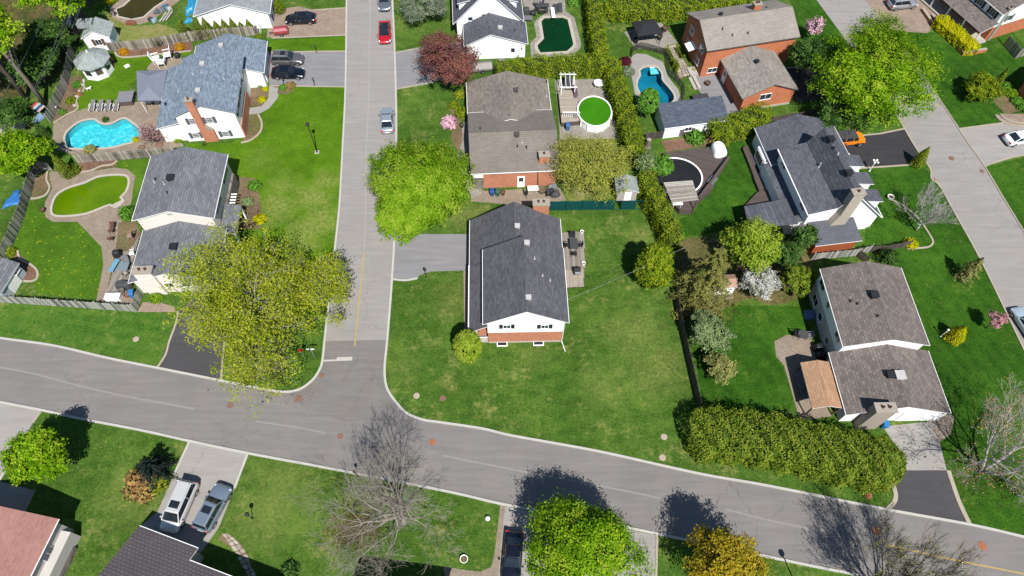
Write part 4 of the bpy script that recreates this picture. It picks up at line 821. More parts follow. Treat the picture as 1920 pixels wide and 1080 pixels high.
# ------------------------------------------------------------------ vegetation
BARK = plain('bark_grey', C(150, 138, 124), .9, var=.25, scale=6); BARKD = plain('bark_dark', C(96, 84, 76), .9, var=.25, scale=6); BIRCH = plain('bark_birch', C(226, 220, 212), .8, var=.2, scale=5); TWIG = plain('twigs', C(178, 168, 154, 1.7), .9, var=.2)
def LC(r, g, b): return C(r * (.945 if b < 75 and g >= r * .9 else .97), g * .97, b * 1.15 + 5 if b < 80 else b, 1.35)
LF = dict(
 lime=leafmat('leaf_lime', [LC(92, 130, 16), LC(126, 164, 22), LC(150, 182, 36), LC(174, 192, 56)], .35),
 maple=leafmat('leaf_maple', [LC(82, 122, 12), LC(124, 168, 18), LC(156, 192, 30), LC(186, 202, 50)], .35),
 olive=leafmat('leaf_olive', [LC(104, 122, 20), LC(142, 156, 26), LC(168, 174, 36), LC(188, 186, 60)], .3),
 sunny=leafmat('leaf_sunny', [LC(138, 156, 26), LC(182, 196, 38), LC(208, 210, 52), LC(226, 222, 92)], .5),
 fresh=leafmat('leaf_fresh', [LC(104, 132, 26), LC(138, 164, 34), LC(166, 184, 46), LC(186, 194, 72)], .3),
 gold=leafmat('leaf_gold', [LC(124, 118, 30), LC(172, 156, 34), LC(196, 170, 30), LC(206, 176, 60)], .3),
 purple=leafmat('leaf_purple', [LC(92, 62, 52), LC(122, 88, 62), LC(150, 84, 82), LC(132, 110, 66), LC(166, 92, 96)], .25),
 cedar=leafmat('leaf_cedar', [LC(70, 92, 20), LC(102, 124, 28), LC(130, 146, 36), LC(158, 162, 48)], .15),
 hedge=leafmat('leaf_hedge', [LC(70, 90, 16), LC(112, 134, 22), LC(142, 158, 28), LC(168, 170, 36)], .15),
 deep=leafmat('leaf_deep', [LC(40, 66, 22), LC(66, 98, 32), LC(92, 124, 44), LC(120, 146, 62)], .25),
 green=leafmat('leaf_green', [LC(62, 104, 22), LC(94, 146, 34), LC(124, 176, 52), LC(146, 190, 70)], .3),
 pale=leafmat('leaf_pale', [LC(100, 126, 66), LC(134, 156, 92), LC(166, 180, 126), LC(120, 146, 78)], .25),
 yellow=leafmat('leaf_yellow', [LC(176, 168, 10), LC(208, 200, 16), LC(226, 214, 24), LC(190, 190, 30)], .25),
 orange=leafmat('leaf_orange', [LC(176, 118, 20), LC(206, 148, 24), LC(220, 168, 40)], .2),
 spruce=leafmat('leaf_spruce', [LC(90, 98, 34), LC(126, 126, 48), LC(156, 146, 64), LC(106, 118, 40)], .1),
 blue=leafmat('leaf_blue', [LC(92, 108, 88), LC(132, 146, 116), LC(160, 168, 136)], .1),
 dark=leafmat('leaf_dark', [LC(16, 28, 18), LC(30, 46, 30), LC(48, 62, 44)], .1),
 white=leafmat('leaf_blossom', [LC(236, 234, 228), LC(214, 212, 204), LC(150, 158, 120), LC(244, 240, 236)], .2),
 pink=leafmat('leaf_pink', [LC(220, 150, 176), LC(238, 190, 206), LC(246, 220, 226), LC(200, 130, 146)], .2),
 tan=leafmat('leaf_tan', [LC(150, 112, 60), LC(186, 140, 72), LC(172, 150, 70), LC(120, 110, 50)], .2),
 bud=leafmat('leaf_bud', [LC(134, 142, 70), LC(168, 170, 96), LC(186, 180, 110)], .3),
 budg=leafmat('leaf_bud_green', [LC(134, 142, 44), LC(172, 178, 60), LC(196, 194, 84), LC(144, 140, 86)], .3),
 rose=leafmat('leaf_rose', [LC(196, 140, 140), LC(214, 164, 162), LC(180, 124, 126)], .2),
 maroon=leafmat('leaf_maroon', [LC(84, 30, 36), LC(110, 44, 48)], .15))
CORE = plain('foliage_core_dark', (.022, .03, .006), 1, var=.4)  # dark solid core added inside foliage to close the gaps, no real twigs
def leafmesh(name, pts, nrm, size, rg, mat, jit=.7, tint=None, slim=.62):
    n = len(pts); nr = nrm + rg.normal(0, jit, (n, 3)); nr /= np.linalg.norm(nr, axis=1)[:, None] + 1e-9
    r = rg.normal(0, 1, (n, 3)); t = np.cross(nr, r); t /= np.linalg.norm(t, axis=1)[:, None] + 1e-9; b = np.cross(nr, t)
    s = (size * rg.uniform(.65, 1.3, n))[:, None] * .5
    v = np.empty((n, 4, 3)); v[:, 0] = pts + t * s; v[:, 1] = pts + b * s * slim - nr * s * .25; v[:, 2] = pts - t * s; v[:, 3] = pts - b * s * slim - nr * s * .25
    me = bpy.data.meshes.new(name); me.vertices.add(4 * n); me.vertices.foreach_set('co', v.reshape(-1).astype(np.float32))
    me.loops.add(4 * n); me.loops.foreach_set('vertex_index', np.arange(4 * n, dtype=np.int32))
    me.polygons.add(n); me.polygons.foreach_set('loop_start', np.arange(0, 4 * n, 4, dtype=np.int32)); me.polygons.foreach_set('loop_total', np.full(n, 4, dtype=np.int32))
    at = me.attributes.new('tint', 'FLOAT', 'FACE'); at.data.foreach_set('value', (rg.uniform(0, 1, n) if tint is None else np.clip(tint, 0, 1)).astype(np.float32))
    me.materials.append(mat); me.update(); me.validate(); return me
def unit(rg, n): d = rg.normal(0, 1, (n, 3)); return d / np.linalg.norm(d, axis=1)[:, None]
def crown_pts(R3, ncl, per, rg, lobes=8, clr=.16, fill=.5, bot=-.35, flat=.7):
    """clumped leaf positions in an uneven crown of semi-axes R3 about the origin"""
    R3 = np.array(R3); L = [(np.zeros(3), .78)]
    for d in unit(rg, lobes): d[2] = max(d[2], -.25); L.append((d * rg.uniform(.45, .68), rg.uniform(.3, .48)))
    w_ = np.array([l[1] ** 2 for l in L]); w_ /= w_.sum(); idx = rg.choice(len(L), ncl, p=w_)
    d = unit(rg, ncl); d[:, 2] = np.where(d[:, 2] < bot, -d[:, 2], d[:, 2])
    rr = rg.uniform(fill, 1.02, ncl); C0 = np.array([L[i][0] for i in idx]); Rl = np.array([L[i][1] for i in idx])
    cc = C0 + d * (Rl * rr)[:, None]
    sz = rg.uniform(.6, 1.3, ncl) * clr
    g = rg.normal(0, .55, (ncl, per, 3)); g[:, :, 2] *= flat
    pts = (cc[:, None, :] + g * sz[:, None, None]).reshape(-1, 3)
    nr = pts / (np.linalg.norm(pts, axis=1)[:, None] + 1e-9); nr[:, 2] += .5
    tint = np.repeat(rg.uniform(.1, .9, ncl), per) + rg.normal(0, .16, ncl * per)
    return pts * R3, nr, tint, cc * R3
RMIN = [.008]
def branch(mb, a, d, ln, r, depth, rg, maxd, spread=.55, up=.12, n=5, tips=None, kids=(2, 4), taper=.55):
    k = 4; p = Vector(a); pts = [p.copy()]; rads = [r]; dv = Vector(d).normalized()
    for i in range(k):
        dv = (dv + Vector(rg.normal(0, .13, 3)) + Vector((0, 0, up * .3))).normalized(); p = p + dv * ln / k; pts.append(p.copy()); rads.append(max(RMIN[0], r * (1 - (1 - taper) * (i + 1) / k)))
    mb.tube(pts, rads, n if depth < 2 else (4 if depth < 3 else 3), cap=False)
    if tips is not None and depth >= maxd - 1: tips.append(p.copy())
    if depth >= maxd: return
    for _ in range(rg.integers(kids[0], kids[1] + 1)):
        i = rg.integers(2, k + 1); q = pts[i]; ax = dv.orthogonal().normalized(); ax.rotate(Matrix.Rotation(rg.uniform(0, 6.28), 3, dv))
        nd = (dv + ax * rg.uniform(spread * .6, spread * 1.5) + Vector((0, 0, up))).normalized()
        branch(mb, q, nd, ln * rg.uniform(.55, .85), rads[i] * rg.uniform(.5, .75), depth + 1, rg, maxd, spread, up, n, tips, kids, taper)
    nd = dv; branch(mb, p, nd, ln * rg.uniform(.6, .85), rads[-1] * .9, depth + 1, rg, maxd, spread, up, n, tips, kids, taper)
SEED = [100]
def tree(label, cx, cy, zc, rpx, rz, leaf='maple', ry=1.0, ncl=260, per=70, ls=.26, tr=.16, bark=None, clr=.16, fill=.5, lobes=8, name='maple_tree', group=None, cat='tree', jit=.7, limbs=9, rot=0, bot=-.35, slim=.62):
    SEED[0] += 1; rg = np.random.default_rng(SEED[0]); c = P(cx, cy, zc); rx = rpx * mpp(cx, cy, zc)
    t = thing(name, label, cat, (c.x, c.y, 0), R_(rot), group)
    pts, nr, ti, cc = crown_pts((rx, rx * ry, rz), ncl, per, rg, lobes, clr, fill, bot); pts[:, 2] += zc; cc[:, 2] += zc
    pts[:, 2] = np.maximum(pts[:, 2], .12)
    mobj('crown', leafmesh('crown', pts, nr, ls, rg, LF[leaf], jit, ti, slim), t)
    mb = MB(); zt = zc + rz * .35
    mb.tube([(0, 0, -.05), (.03, .02, zc * .3), (-.04, .05, zc * .65), (0, 0, zt)], [tr * 1.35, tr, tr * .8, tr * .3], 8)
    for k in rg.choice(len(cc), min(limbs, len(cc)), replace=False):
        e = Vector(cc[k]); s = Vector((0, 0, max(.3, zc - rz * rg.uniform(.2, .75)))); mdl = s.lerp(e, .5) + Vector((0, 0, .08 * rz)) + Vector(rg.normal(0, .1, 3)); mb.tube([s, s.lerp(mdl, .5), mdl, e], [tr * .5, tr * .42, tr * .32, tr * .1], 5, False)
    mb.build('trunk', bark or BARK, t, smooth=True); return t
tree('broad bright lime green maple overhanging the side street and the driveway', 783, 350, 5.8, 104, 5.2, 'lime', 1.32, 900, 70, .245, .24, clr=.085, fill=.55, jit=.45, lobes=12)
tree('big bright green maple beside the diagonal street, twigs showing through its crown', 1636, 138, 6.4, 130, 5.2, 'maple', 1.22, 700, 80, .255, .26, clr=.1, fill=.45, jit=.6, lobes=12, limbs=26)
tree('reddish purple leaved tree overhanging the driveway of the white cape house', 838, 116, 4.4, 76, 3.8, 'purple', 1.05, 330, 60, .24, .16, BARKD, clr=.12, fill=.35, name='purple_leaf_tree', limbs=16)
tree('bright green tree at the lower kerb beside the dark parked car', 1086, 1044, 5.0, 122, 4.0, 'maple', .95, 330, 130, .225, .2, clr=.125, fill=.7, jit=.6)
tree('golden brown leafing tree by the black street lamp on the lower kerb', 1362, 1062, 5.0, 100, 3.6, 'gold', .95, 360, 50, .22, .18, clr=.11, fill=.3, name='leafing_tree', limbs=22)
tree('round green maple between the two concrete drives on the lower left lawn', 64, 856, 4.2, 62, 3.0, 'maple', 1, 260, 60, .28, .18, clr=.13, fill=.6)
tree('green tree spreading over the wooden fence and the blue tarp', 32, 285, 3.8, 58, 2.9, 'maple', 1, 240, 56, .3, .18, clr=.13, fill=.5)
tree('yellow green leafing tree with bare twigs behind the taupe bungalow', 1108, 308, 3.8, 88, 3.6, 'budg', 1.0, 300, 46, .2, .14, BARKD, clr=.13, fill=.3, name='leafing_tree', limbs=30)
tree('pale leaved small tree at the end of the pool deck hedge', 1214, 308, 2.3, 26, 1.7, 'pale', 1, 90, 46, .2, .08, name='small_tree', limbs=8)
tree('fresh green small tree touching the covered black pool', 1243, 314, 2.2, 24, 1.7, 'green', 1, 100, 50, .2, .08, name='small_tree', limbs=6)
tree('yellow green leafy tree behind the corrugated porch roof', 1415, 456, 4.4, 68, 3.4, 'fresh', .95, 300, 56, .26, .15, clr=.13, fill=.45, name='leafing_tree', limbs=14)
tree('white blossoming tree beside the round yellow green cedar', 1428, 530, 2.9, 42, 2.1, 'white', 1, 200, 50, .2, .1, BARKD, clr=.13, fill=.4, name='blossom_tree', limbs=16)
tree('round yellow green cedar next to the white blossoming tree', 1493, 526, 2.3, 33, 2.2, 'cedar', 1, 240, 56, .2, .12, BARKD, clr=.1, fill=.85, lobes=5, name='cedar_tree')
tree('shaded green tree between the cedar lean-to shed and the porch roof', 1508, 447, 3.2, 30, 2.4, 'deep', 1, 160, 50, .24, .1, clr=.14, fill=.4, name='small_tree')
tree('dark green tree tucked behind the white blossoming tree', 1478, 480, 3.0, 34, 2.2, 'deep', 1, 150, 46, .24, .1, clr=.14, fill=.4, name='small_tree')
tree('silvery pale leaved tree against the dark fence', 1332, 625, 3.0, 46, 2.2, 'pale', 1, 260, 50, .2, .1, clr=.12, fill=.35, name='small_tree', limbs=18)
tree('pale yellow green small tree below the silvery one along the fence', 1352, 688, 2.3, 35, 1.7, 'bud', 1, 180, 46, .2, .09, clr=.13, fill=.35, name='small_tree', limbs=14)
tree('shaded green tree between the orange brick house and the large maple', 1520, 105, 4.0, 40, 3.0, 'deep', 1, 180, 50, .28, .12, clr=.14, fill=.4, name='small_tree')
tree('shaded green tree under the edge of the large maple near the dark roof', 1565, 215, 3.0, 44, 2.2, 'deep', 1, 160, 46, .28, .12, clr=.14, fill=.4, name='small_tree')
tree('pink and white magnolia on the lawn beside the orange brick house', 1526, 52, 2.4, 19, 2.0, 'pink', 1.1, 70, 36, .24, .08, BARKD, clr=.2, fill=.3, name='magnolia_tree', limbs=10)
tree('small rose pink tree by the kerb of the diagonal street', 1868, 600, 2.0, 19, 1.5, 'rose', 1, 90, 40, .16, .06, BARKD, clr=.16, fill=.3, name='small_tree', limbs=10)
tree('round clipped cedar with a long shadow on the back lawn of the corner house', 1226, 500, 3.4, 40, 4.2, 'hedge', 1.1, 700, 56, .22, .14, BARKD, clr=.09, fill=.85, lobes=6, name='cedar_tree', bot=-.8)
tree('egg shaped clipped cedar at the front corner of the corner house', 877, 650, 2.5, 33, 3.3, 'fresh', 1, 800, 50, .17, .1, BARKD, clr=.05, fill=.9, lobes=0, name='cedar_tree', bot=-.9)
tree('clipped lollipop cedar on a bare stem beside the blue pool', 1216, 190, 3.0, 24, 2.4, 'green', 1, 420, 44, .18, .12, BARKD, clr=.08, fill=.9, lobes=0, name='cedar_tree', bot=-.8)
tree('grey green spruce top beside the dark roofed cape house', 792, 8, 3.2, 50, 2.6, 'blue', .9, 240, 46, .26, .16, BARKD, clr=.13, fill=.5, name='spruce_tree', slim=.3)
tree('broad yellow green bush beside the brick steps on the right', 1840, 163, 1.9, 38, 2.0, 'hedge', 1, 240, 50, .2, .1, BARKD, clr=.12, fill=.55, name='large_bush', cat='bush')
tree('dense green tree crown over the dark shed', 112, -14, 7, 70, 4, 'maple', 1, 200, 50, .32, .2, clr=.13, fill=.5)
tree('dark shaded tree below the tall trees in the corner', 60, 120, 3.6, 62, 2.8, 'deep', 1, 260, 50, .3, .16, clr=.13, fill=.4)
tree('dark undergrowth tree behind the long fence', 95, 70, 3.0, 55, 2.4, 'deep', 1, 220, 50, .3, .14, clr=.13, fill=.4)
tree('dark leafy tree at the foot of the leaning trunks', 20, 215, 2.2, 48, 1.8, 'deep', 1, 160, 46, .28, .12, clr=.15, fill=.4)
# tall corner trees: long leaning trunk in view, crown high up
for (bx, by, z, lab, r_) in ((85, 196, 11.5, 'tall maple with a long pale trunk behind the wooden fence', 66), (52, 188, 11.0, 'tall maple with a dark trunk just behind the pale trunked one', 60)):
    SEED[0] += 1; rg = np.random.default_rng(SEED[0]); p = P(bx, by); t = thing('maple_tree', lab, 'tree', (p.x, p.y, 0))
    pts, nr, ti, cc = crown_pts((5.5, 5, 3.4), 240, 56, rg, 8, .13, .45); pts[:, 2] += z; cc[:, 2] += z; off = np.array([-1.5, 1.0, 0]) if bx > 60 else np.array([-4, -1, 0]); mobj('crown', leafmesh('crown', pts + off, nr, .36, rg, LF['maple'], .6, ti), t)
    mb = MB(); mb.tube([(0, 0, 0), (-.1, .1, z * .4), (-.5, .3, z * .8), (-1, .5, z + 1)], [.34, .28, .2, .08], 9)
    for k in range(7): e = Vector(cc[rg.integers(len(cc))] + off); s = Vector((-.2, .15, z * rg.uniform(.4, .7))); mb.tube([s, s.lerp(e, .5), e], [.14, .1, .04], 5, False)
    mb.build('trunk', BARK if bx > 60 else BARKD, t, smooth=True)
def conifer(label, bx, by, h, r, leaf='cedar', n=2600, ls=.18, name='cedar_tree', group=None, lean=0, shape=1.0, tiers=0, proto=None):
    SEED[0] += 1; rg = np.random.default_rng(SEED[0]); p = P(bx, by); t = thing(name, label, 'tree', (p.x, p.y, 0), rg.uniform(0, 6), group)
    u = rg.uniform(0, 1, n) ** .8; a = rg.uniform(0, 2 * np.pi, n); prof = np.sin(np.clip((1 - u) * 1.0, 0, 1) * np.pi / 2) ** shape * np.minimum(1, .55 + u * 4)
    tier = 1 + .22 * np.sin(u * h * 5 + a * 3) if tiers else 1 + .08 * np.sin(a * 5 + u * 9)
    if tiers: tier = tier * (1 + .25 * np.sin(a * 7 + np.floor(u * tiers) * 2.3))
    rad = r * prof * tier * rg.uniform(.62, 1.02, n) ; pts = np.stack([np.cos(a) * rad, np.sin(a) * rad, .08 + u * h], 1)
    nr = np.stack([np.cos(a), np.sin(a), np.full(n, .35)], 1)
    mobj('crown', leafmesh('crown', pts, nr, ls, rg, LF[leaf], .5, None, .45), t)
    MB().lathe([(r * .5, .1), (r * .42, h * .4), (.03, h * .9)], 8).build('foliage_core', CORE, t); MB().tube([(0, 0, -.05), (0, 0, h * .5)], [.1, .05], 6).build('trunk', BARKD, t); return t
def spruce(label, bx, by, h, r, leaf, per=95, ls=.2, whorls=15):
    SEED[0] += 1; rg = np.random.default_rng(SEED[0]); p = P(bx, by); t = thing('spruce_tree', label, 'tree', (p.x, p.y, 0)); mb = MB(); mb.tube([(0, 0, -.05), (0, 0, h * .5), (0, 0, h)], [.2, .12, .02], 8); PT = []; NR = []; TI = []
    for i in range(whorls):
        f = i / whorls; z = .5 + f * (h - .8); L = r * (1 - f) ** .8 + .25; a0 = rg.uniform(0, 6)
        for k in range(8 if f < .6 else 6):
            a = a0 + k * 6.283 / (8 if f < .6 else 6) + rg.normal(0, .15); l = L * rg.uniform(.75, 1.1); d = np.array([np.cos(a), np.sin(a), 0]); sd = np.array([-np.sin(a), np.cos(a), 0]); q = Vector((d[0] * l, d[1] * l, z - .28 * l)); mb.tube([(0, 0, z), q * .5 + Vector((0, 0, z * .5)), q], [.05, .035, .01], 4, False)
            u = rg.uniform(.12, 1.05, per); w = rg.normal(0, .17, per) * l * (1.1 - u) ** .5 * .8; PT.append(d * (u * l)[:, None] + sd * w[:, None] + np.array([0, 0, 1]) * (z - .28 * l * u - np.abs(w) * .25 + rg.normal(0, .05, per))[:, None]); NR.append(np.tile([0, 0, 1.0], (per, 1)) + d * .3); TI.append(rg.uniform(.1, .9) + rg.normal(0, .15, per))
    mobj('crown', leafmesh('crown', np.concatenate(PT), np.concatenate(NR), ls, rg, LF[leaf], .5, np.concatenate(TI), .45), t); mb.build('trunk', BARKD, t, smooth=True)
spruce('tall brownish green spruce behind the dark fence, yellow green trees beside it', 1310, 560, 11, 4.2, 'spruce', 110, .24)
conifer('pointed dark green cedar at the kerb by the black asphalt drive', 1716, 311, 3.6, .95, 'hedge', 3000, .16)
conifer('feathery yellow green conifer leaning over the kerb of the diagonal street', 1803, 522, 4.4, 1.15, 'bud', 2400, .22, tiers=9)
conifer('yellow topped conical shrub beside the white lawn lamp', 1783, 636, 3.0, 1.15, 'yellow', 3000, .17)
conifer('slim pointed cedar rising from the broad bush by the brick steps', 1857, 172, 4.6, .8, 'cedar', 2200, .16)
conifer('leaning tall cedar beside the round shrub at the pea green pool', 131, 331, 4.4, .95, 'cedar', 3400, .16)
spruce('dark blue green spruce beside the orange shrub by the concrete drive', 300, 888, 4.6, 2.0, 'dark', 60, .2, 10)
conifer('dark clipped cedar at the end of the long fence by the patio', 88, 258, 2.8, .8, 'deep', 2200, .16)
for i, (bx, by, hh, rr) in enumerate(((352, 72, 3.6, 1.1), (378, 70, 3.4, 1.1), (395, 69, 3.4, 1.0), (413, 67, 2.6, .9), (428, 66, 2.8, .9), (443, 64, 2.9, .75), (457, 63, 2.0, .85), (472, 62, 2.4, .75))):
    conifer(('first', 'second', 'third', 'fourth', 'fifth', 'sixth', 'seventh', 'eighth')[i] + ' small cedar from the blue tarp in the row below the white house', bx, by, hh, rr, 'cedar', 1500, .18, group='cedar row beside the white house')
conifer('clipped cedar by the driveway of the black sedan', 526, 24, 2.8, 1.0, 'hedge', 1800, .18)
conifer('shaded yew beside the brown fence of the slate roofed house', 1658, 490, 2.2, 1.5, 'deep', 2400, .22, tiers=6)
# clipped hedges
def hedge(label, crest, wid, hgt, leaf='cedar', dens=52, ls=.2, group=None, bump_=.28, core=None):
    SEED[0] += 1; rg = np.random.default_rng(SEED[0]); cp = [P(x, y, hgt) for x, y in crest]; pts = smooth_pts([Vector((p.x, p.y, 0)) for p in cp], 8, False); c = sum(pts, Vector()) / len(pts)
    t = thing('hedge', label, 'hedge', (c.x, c.y, 0), 0, group); loc = np.array([[p.x - c.x, p.y - c.y] for p in pts]); seg = np.linalg.norm(np.diff(loc, axis=0), axis=1); Ls = np.concatenate([[0], np.cumsum(seg)]); LT = Ls[-1]
    n = int(dens * LT * (wid + 2 * hgt) * .85 + dens * wid * hgt * 2)
    s = rg.uniform(-wid * .35, LT + wid * .35, n); sc_ = np.clip(s, 0, LT)
    X = np.interp(sc_, Ls, loc[:, 0]); Y = np.interp(sc_, Ls, loc[:, 1]); tx = np.gradient(loc[:, 0], Ls); ty = np.gradient(loc[:, 1], Ls); TX = np.interp(sc_, Ls, tx); TY = np.interp(sc_, Ls, ty); ex = s - sc_
    # perimeter profile: up one side, over, down the other
    per = wid + 2 * hgt * .9; q = rg.uniform(0, per, n); side = q < hgt * .9; side2 = q > hgt * .9 + wid
    off = np.where(side, -wid / 2, np.where(side2, wid / 2, q - hgt * .9 - wid / 2)); z = np.where(side, .1 + q, np.where(side2, .1 + per - q, hgt))
    endf = np.sqrt(np.clip(1 - (np.abs(ex) / (wid * .36)) ** 2, 0, 1)); off = off * np.where(ex != 0, endf, 1)
    bmp = bump_ * (np.sin(s * 2.3 + np.sin(off * 2) * 1.5) * .5 + np.sin(s * 5.1 + z * 3 + off * 4) * .35 + rg.normal(0, .45, n))
    nx = np.where(side, -1.0, np.where(side2, 1.0, off / wid)); nz = np.where(side | side2, .15, 1.0)
    shr = np.where(side | side2, 1 - .12 * (z / hgt) ** 3, 1)
    o2 = off * shr + nx * bmp; z2 = np.maximum(z + nz * bmp - .18 * (np.abs(off) / (wid / 2)) ** 3 * hgt * .4 * (nz > .5), .08)
    pts3 = np.stack([X + TX * ex - TY * o2, Y + TY * ex + TX * o2, z2], 1); nr = np.stack([-TY * nx + TX * np.sign(ex) * .5, TX * nx + TY * np.sign(ex) * .5, nz + .2], 1)
    ti = .5 + .22 * np.sin(s * 3.1 + off * 2.2) + rg.normal(0, .22, n)
    mobj('foliage', leafmesh('foliage', pts3, nr, ls, rg, LF[leaf], .55, ti), t)
    ribbon_mb([Vector((p[0], p[1])) for p in loc], wid * .72, 0, hgt * .86).build('foliage_core', core or CORE, t); return t
hedge('long thick yellow green cedar hedge beside the driveway of the brown roofed house', [(1326, 803), (1420, 812), (1540, 836), (1664, 862)], 4.9, 3.3, 'cedar', 130, .22, bump_=.36)
hedge('tall cedar hedge between the taupe bungalow and the angular pool', [(938, 122), (1000, 110), (1100, 106), (1158, 116)], 1.7, 3.2, 'hedge', 90, .2)
hedge('tall narrow cedar hedge along the lawn east of the angular pool', [(1112, -25), (1120, 45), (1128, 100)], 2.1, 3.2, 'hedge', 90, .2)
hedge('broad shaggy hedge across the top behind the black gazebo', [(1150, 5), (1210, 8), (1290, 2), (1400, -15)], 3.6, 2.2, 'hedge', 80, .24, bump_=.4)
hedge('overgrown hedge between the above ground pool and the lollipop cedar', [(1150, 128), (1164, 170), (1180, 220), (1192, 275)], 2.2, 2.8, 'hedge', 90, .22, bump_=.35)
hedge('cedar hedge at the end of the green fence', [(1212, 325), (1232, 365), (1250, 402), (1266, 440)], 2.1, 2.9, 'hedge', 95, .2, bump_=.35)
hedge('clipped bright yellow hedge in front of the porch', [(1768, 34), (1800, 60), (1826, 84)], 2.3, 1.5, 'yellow', 190, .2, bump_=.16, core=plain('yellow_twigs', C(150, 146, 20), 1, var=.3))  # yellow solid core added inside so the leaf gaps stay bright
hedge('rounded yellow green hedge behind the dark roofed pool house', [(1345, 238), (1390, 224), (1432, 205)], 2.9, 2.5, 'hedge', 95, .22, bump_=.35)
hedge('low clipped box hedge on the pool side of the stone path', [(1250, 88), (1262, 108), (1272, 122)], .7, .9, 'hedge', 80, .13, bump_=.1); hedge('low clipped box hedge on the house side of the stone path', [(1271, 86), (1281, 102)], .7, .8, 'olive', 80, .13, bump_=.1)
# bushes: one mesh per kind, copies scaled
PROTO = {}
def bush(label, px, py, r, leaf='hedge', hz=.85, name='bush', group=None, n=700):
    if leaf not in PROTO:
        out = []
        for k in range(3):
            rg = np.random.default_rng(900 + len(PROTO) * 7 + k); d = unit(rg, n); d[:, 2] = np.abs(d[:, 2]); rr = rg.uniform(.6, 1.05, n) * (1 + .12 * np.sin(d[:, 0] * 6 + k) * np.cos(d[:, 1] * 5)); pts = d * rr[:, None]; pts[:, 2] += .06
            out.append((leafmesh('foliage', pts, d, .26, rg, LF[leaf], .6), MB().lathe([(.5, .02), (.5, .3), (.15, .6)], 8).mesh('foliage_core', CORE)))
        PROTO[leaf] = out
    SEED[0] += 1; m1, m2 = PROTO[leaf][SEED[0] % 3]; p = P(px, py); t = thing(name, label, 'bush', (p.x, p.y, 0), SEED[0] * 1.3, group); t.scale = (r, r, r * hz)
    mobj('foliage', m1, t); mobj('foliage_core', m2, t); return t
bush('orange round shrub in the bed nearer the summer house', 233, 99, .75, 'orange'); bush('orange round shrub in the bed nearer the blue grey roof', 339, 90, .8, 'orange')
bush('small yellow shrub in the corner bed by the curved walk', 498, 168, .45, 'yellow'); bush('large yellow shrub in the corner bed by the curved walk', 492, 188, .62, 'yellow'); bush('pale cream shrub in the corner bed by the curved walk', 489, 162, .45, 'pale')
bush('green shrub at the driveway entrance of the white house', 531, 165, .6, 'green'); bush('twiggy purple shrub beside the driveway shrub', 545, 162, .75, 'tan')
bush('bright pink flowering shrub by the taupe bungalow', 842, 233, 1.15, 'pink', 1.0); bush('green shrub above the pink flowering one', 852, 200, .8, 'hedge', 1.0); bush('rounded green shrub against the taupe bungalow wall', 866, 215, .9, 'hedge', 1.2); bush('shrub at the corner of the taupe roof', 862, 180, .9, 'olive')
bush('round cedar ball beside the leaning cedar at the pea green pool', 139, 322, .95, 'cedar', .9); bush('green shrub by the patio corner of the grey roofed house', 240, 402, 1.05, 'green', 1.1)
bush('round brown green shrub in the small bed by the shed', 22, 474, .75, 'hedge', .9); bush('yellow shrub in front of the grey roofed house', 488, 412, .8, 'yellow'); bush('green shrub in the front bed of the grey roofed house', 478, 350, .9, 'green'); bush('sage shrub in the stone bed of the grey roofed house', 465, 380, .8, 'pale')
bush('yellow shrub at the edge of the turquoise pool', 255, 263, .5, 'yellow'); bush('cream shrub at the fence end of the turquoise pool', 170, 282, .85, 'bud', .8); bush('small potted shrub on the pool patio', 199, 226, .45, 'deep', 1.2)
bush('round green shrub in the fence bed by the pool', 134, 190, .7, 'hedge'); bush('leafy shrub in the fence bed by the curved edging', 146, 160, .7, 'green'); bush('low shrub in the fence bed near the white post', 118, 212, .55, 'green'); bush('brown shrub in the fence bed', 150, 178, .5, 'tan')
bush('yellow shrub at the top by the dark pool', 206, 4, .7, 'yellow'); bush('green shrub beside the white house gable', 327, 243, .6, 'green'); bush('low green shrub under the white house gable', 336, 262, .7, 'lime', .7)
bush('green bush in front of the pool house fence', 1302, 262, 1.3, 'green', 1.1); bush('blue spruce shrub beside the blue pool', 1178, 137, .9, 'blue', 1.1); bush('maroon leaved shrub beside the blue pool', 1172, 117, .9, 'maroon', .9)
bush('yellow shrub at the end of the curved lawn edging', 1706, 458, .9, 'yellow', .8); bush('tan orange spreading shrub beside the dark spruce', 270, 908, 1.9, 'tan', .8); bush('yellow tipped shrub touching the concrete drive', 296, 905, 1.2, 'olive', .8)
bush('small shrub beside the front bed of the slate house', 1622, 420, .8, 'green', .8); bush('cedar at the trailer by the white cape', 950, 130, .8, 'cedar'); bush('shrub at the foot of the brick chimney', 383, 272, .3, 'deep', 1.1)
for wh, (px, py, r, l) in zip(('first', 'second', 'third', 'fourth'), ((1885, 165, .9, 'green'), (1895, 178, .9, 'lime'), (1905, 192, .9, 'green'), (1915, 203, .8, 'green'))): bush(wh + ' leafy shrub from the slim pointed cedar beside the brick steps', px, py, r, l, group='shrub row beside the brick steps')
bush('low shrub on the shaded lawn by the dark grey shingled house', 545, 1070, .9, 'deep'); bush('bush behind the wire fence at the top', 1075, 5, 1.2, 'green'); bush('green shrub at the walkway by the cream chimney', 294, 560, .8, 'lime')
for px, py, r in ((1262, 122, .5), (1267, 132, .45)): conifer('slim young cedar by the stone path, the one nearer the ' + ('black gazebo' if py < 125 else 'terrace steps'), px, py + 6, 1.6, .3, 'hedge', 500, .12, group='young cedars by the path')
bush('low yellow green shrub in the bed by the stone path', 1300, 133, .6, 'olive', .6); bush('small shrub at the white gable corner', 505, 75, .4, 'green'); bush('cedar hedge end at the white lattice', 487, 68, .5, 'hedge')
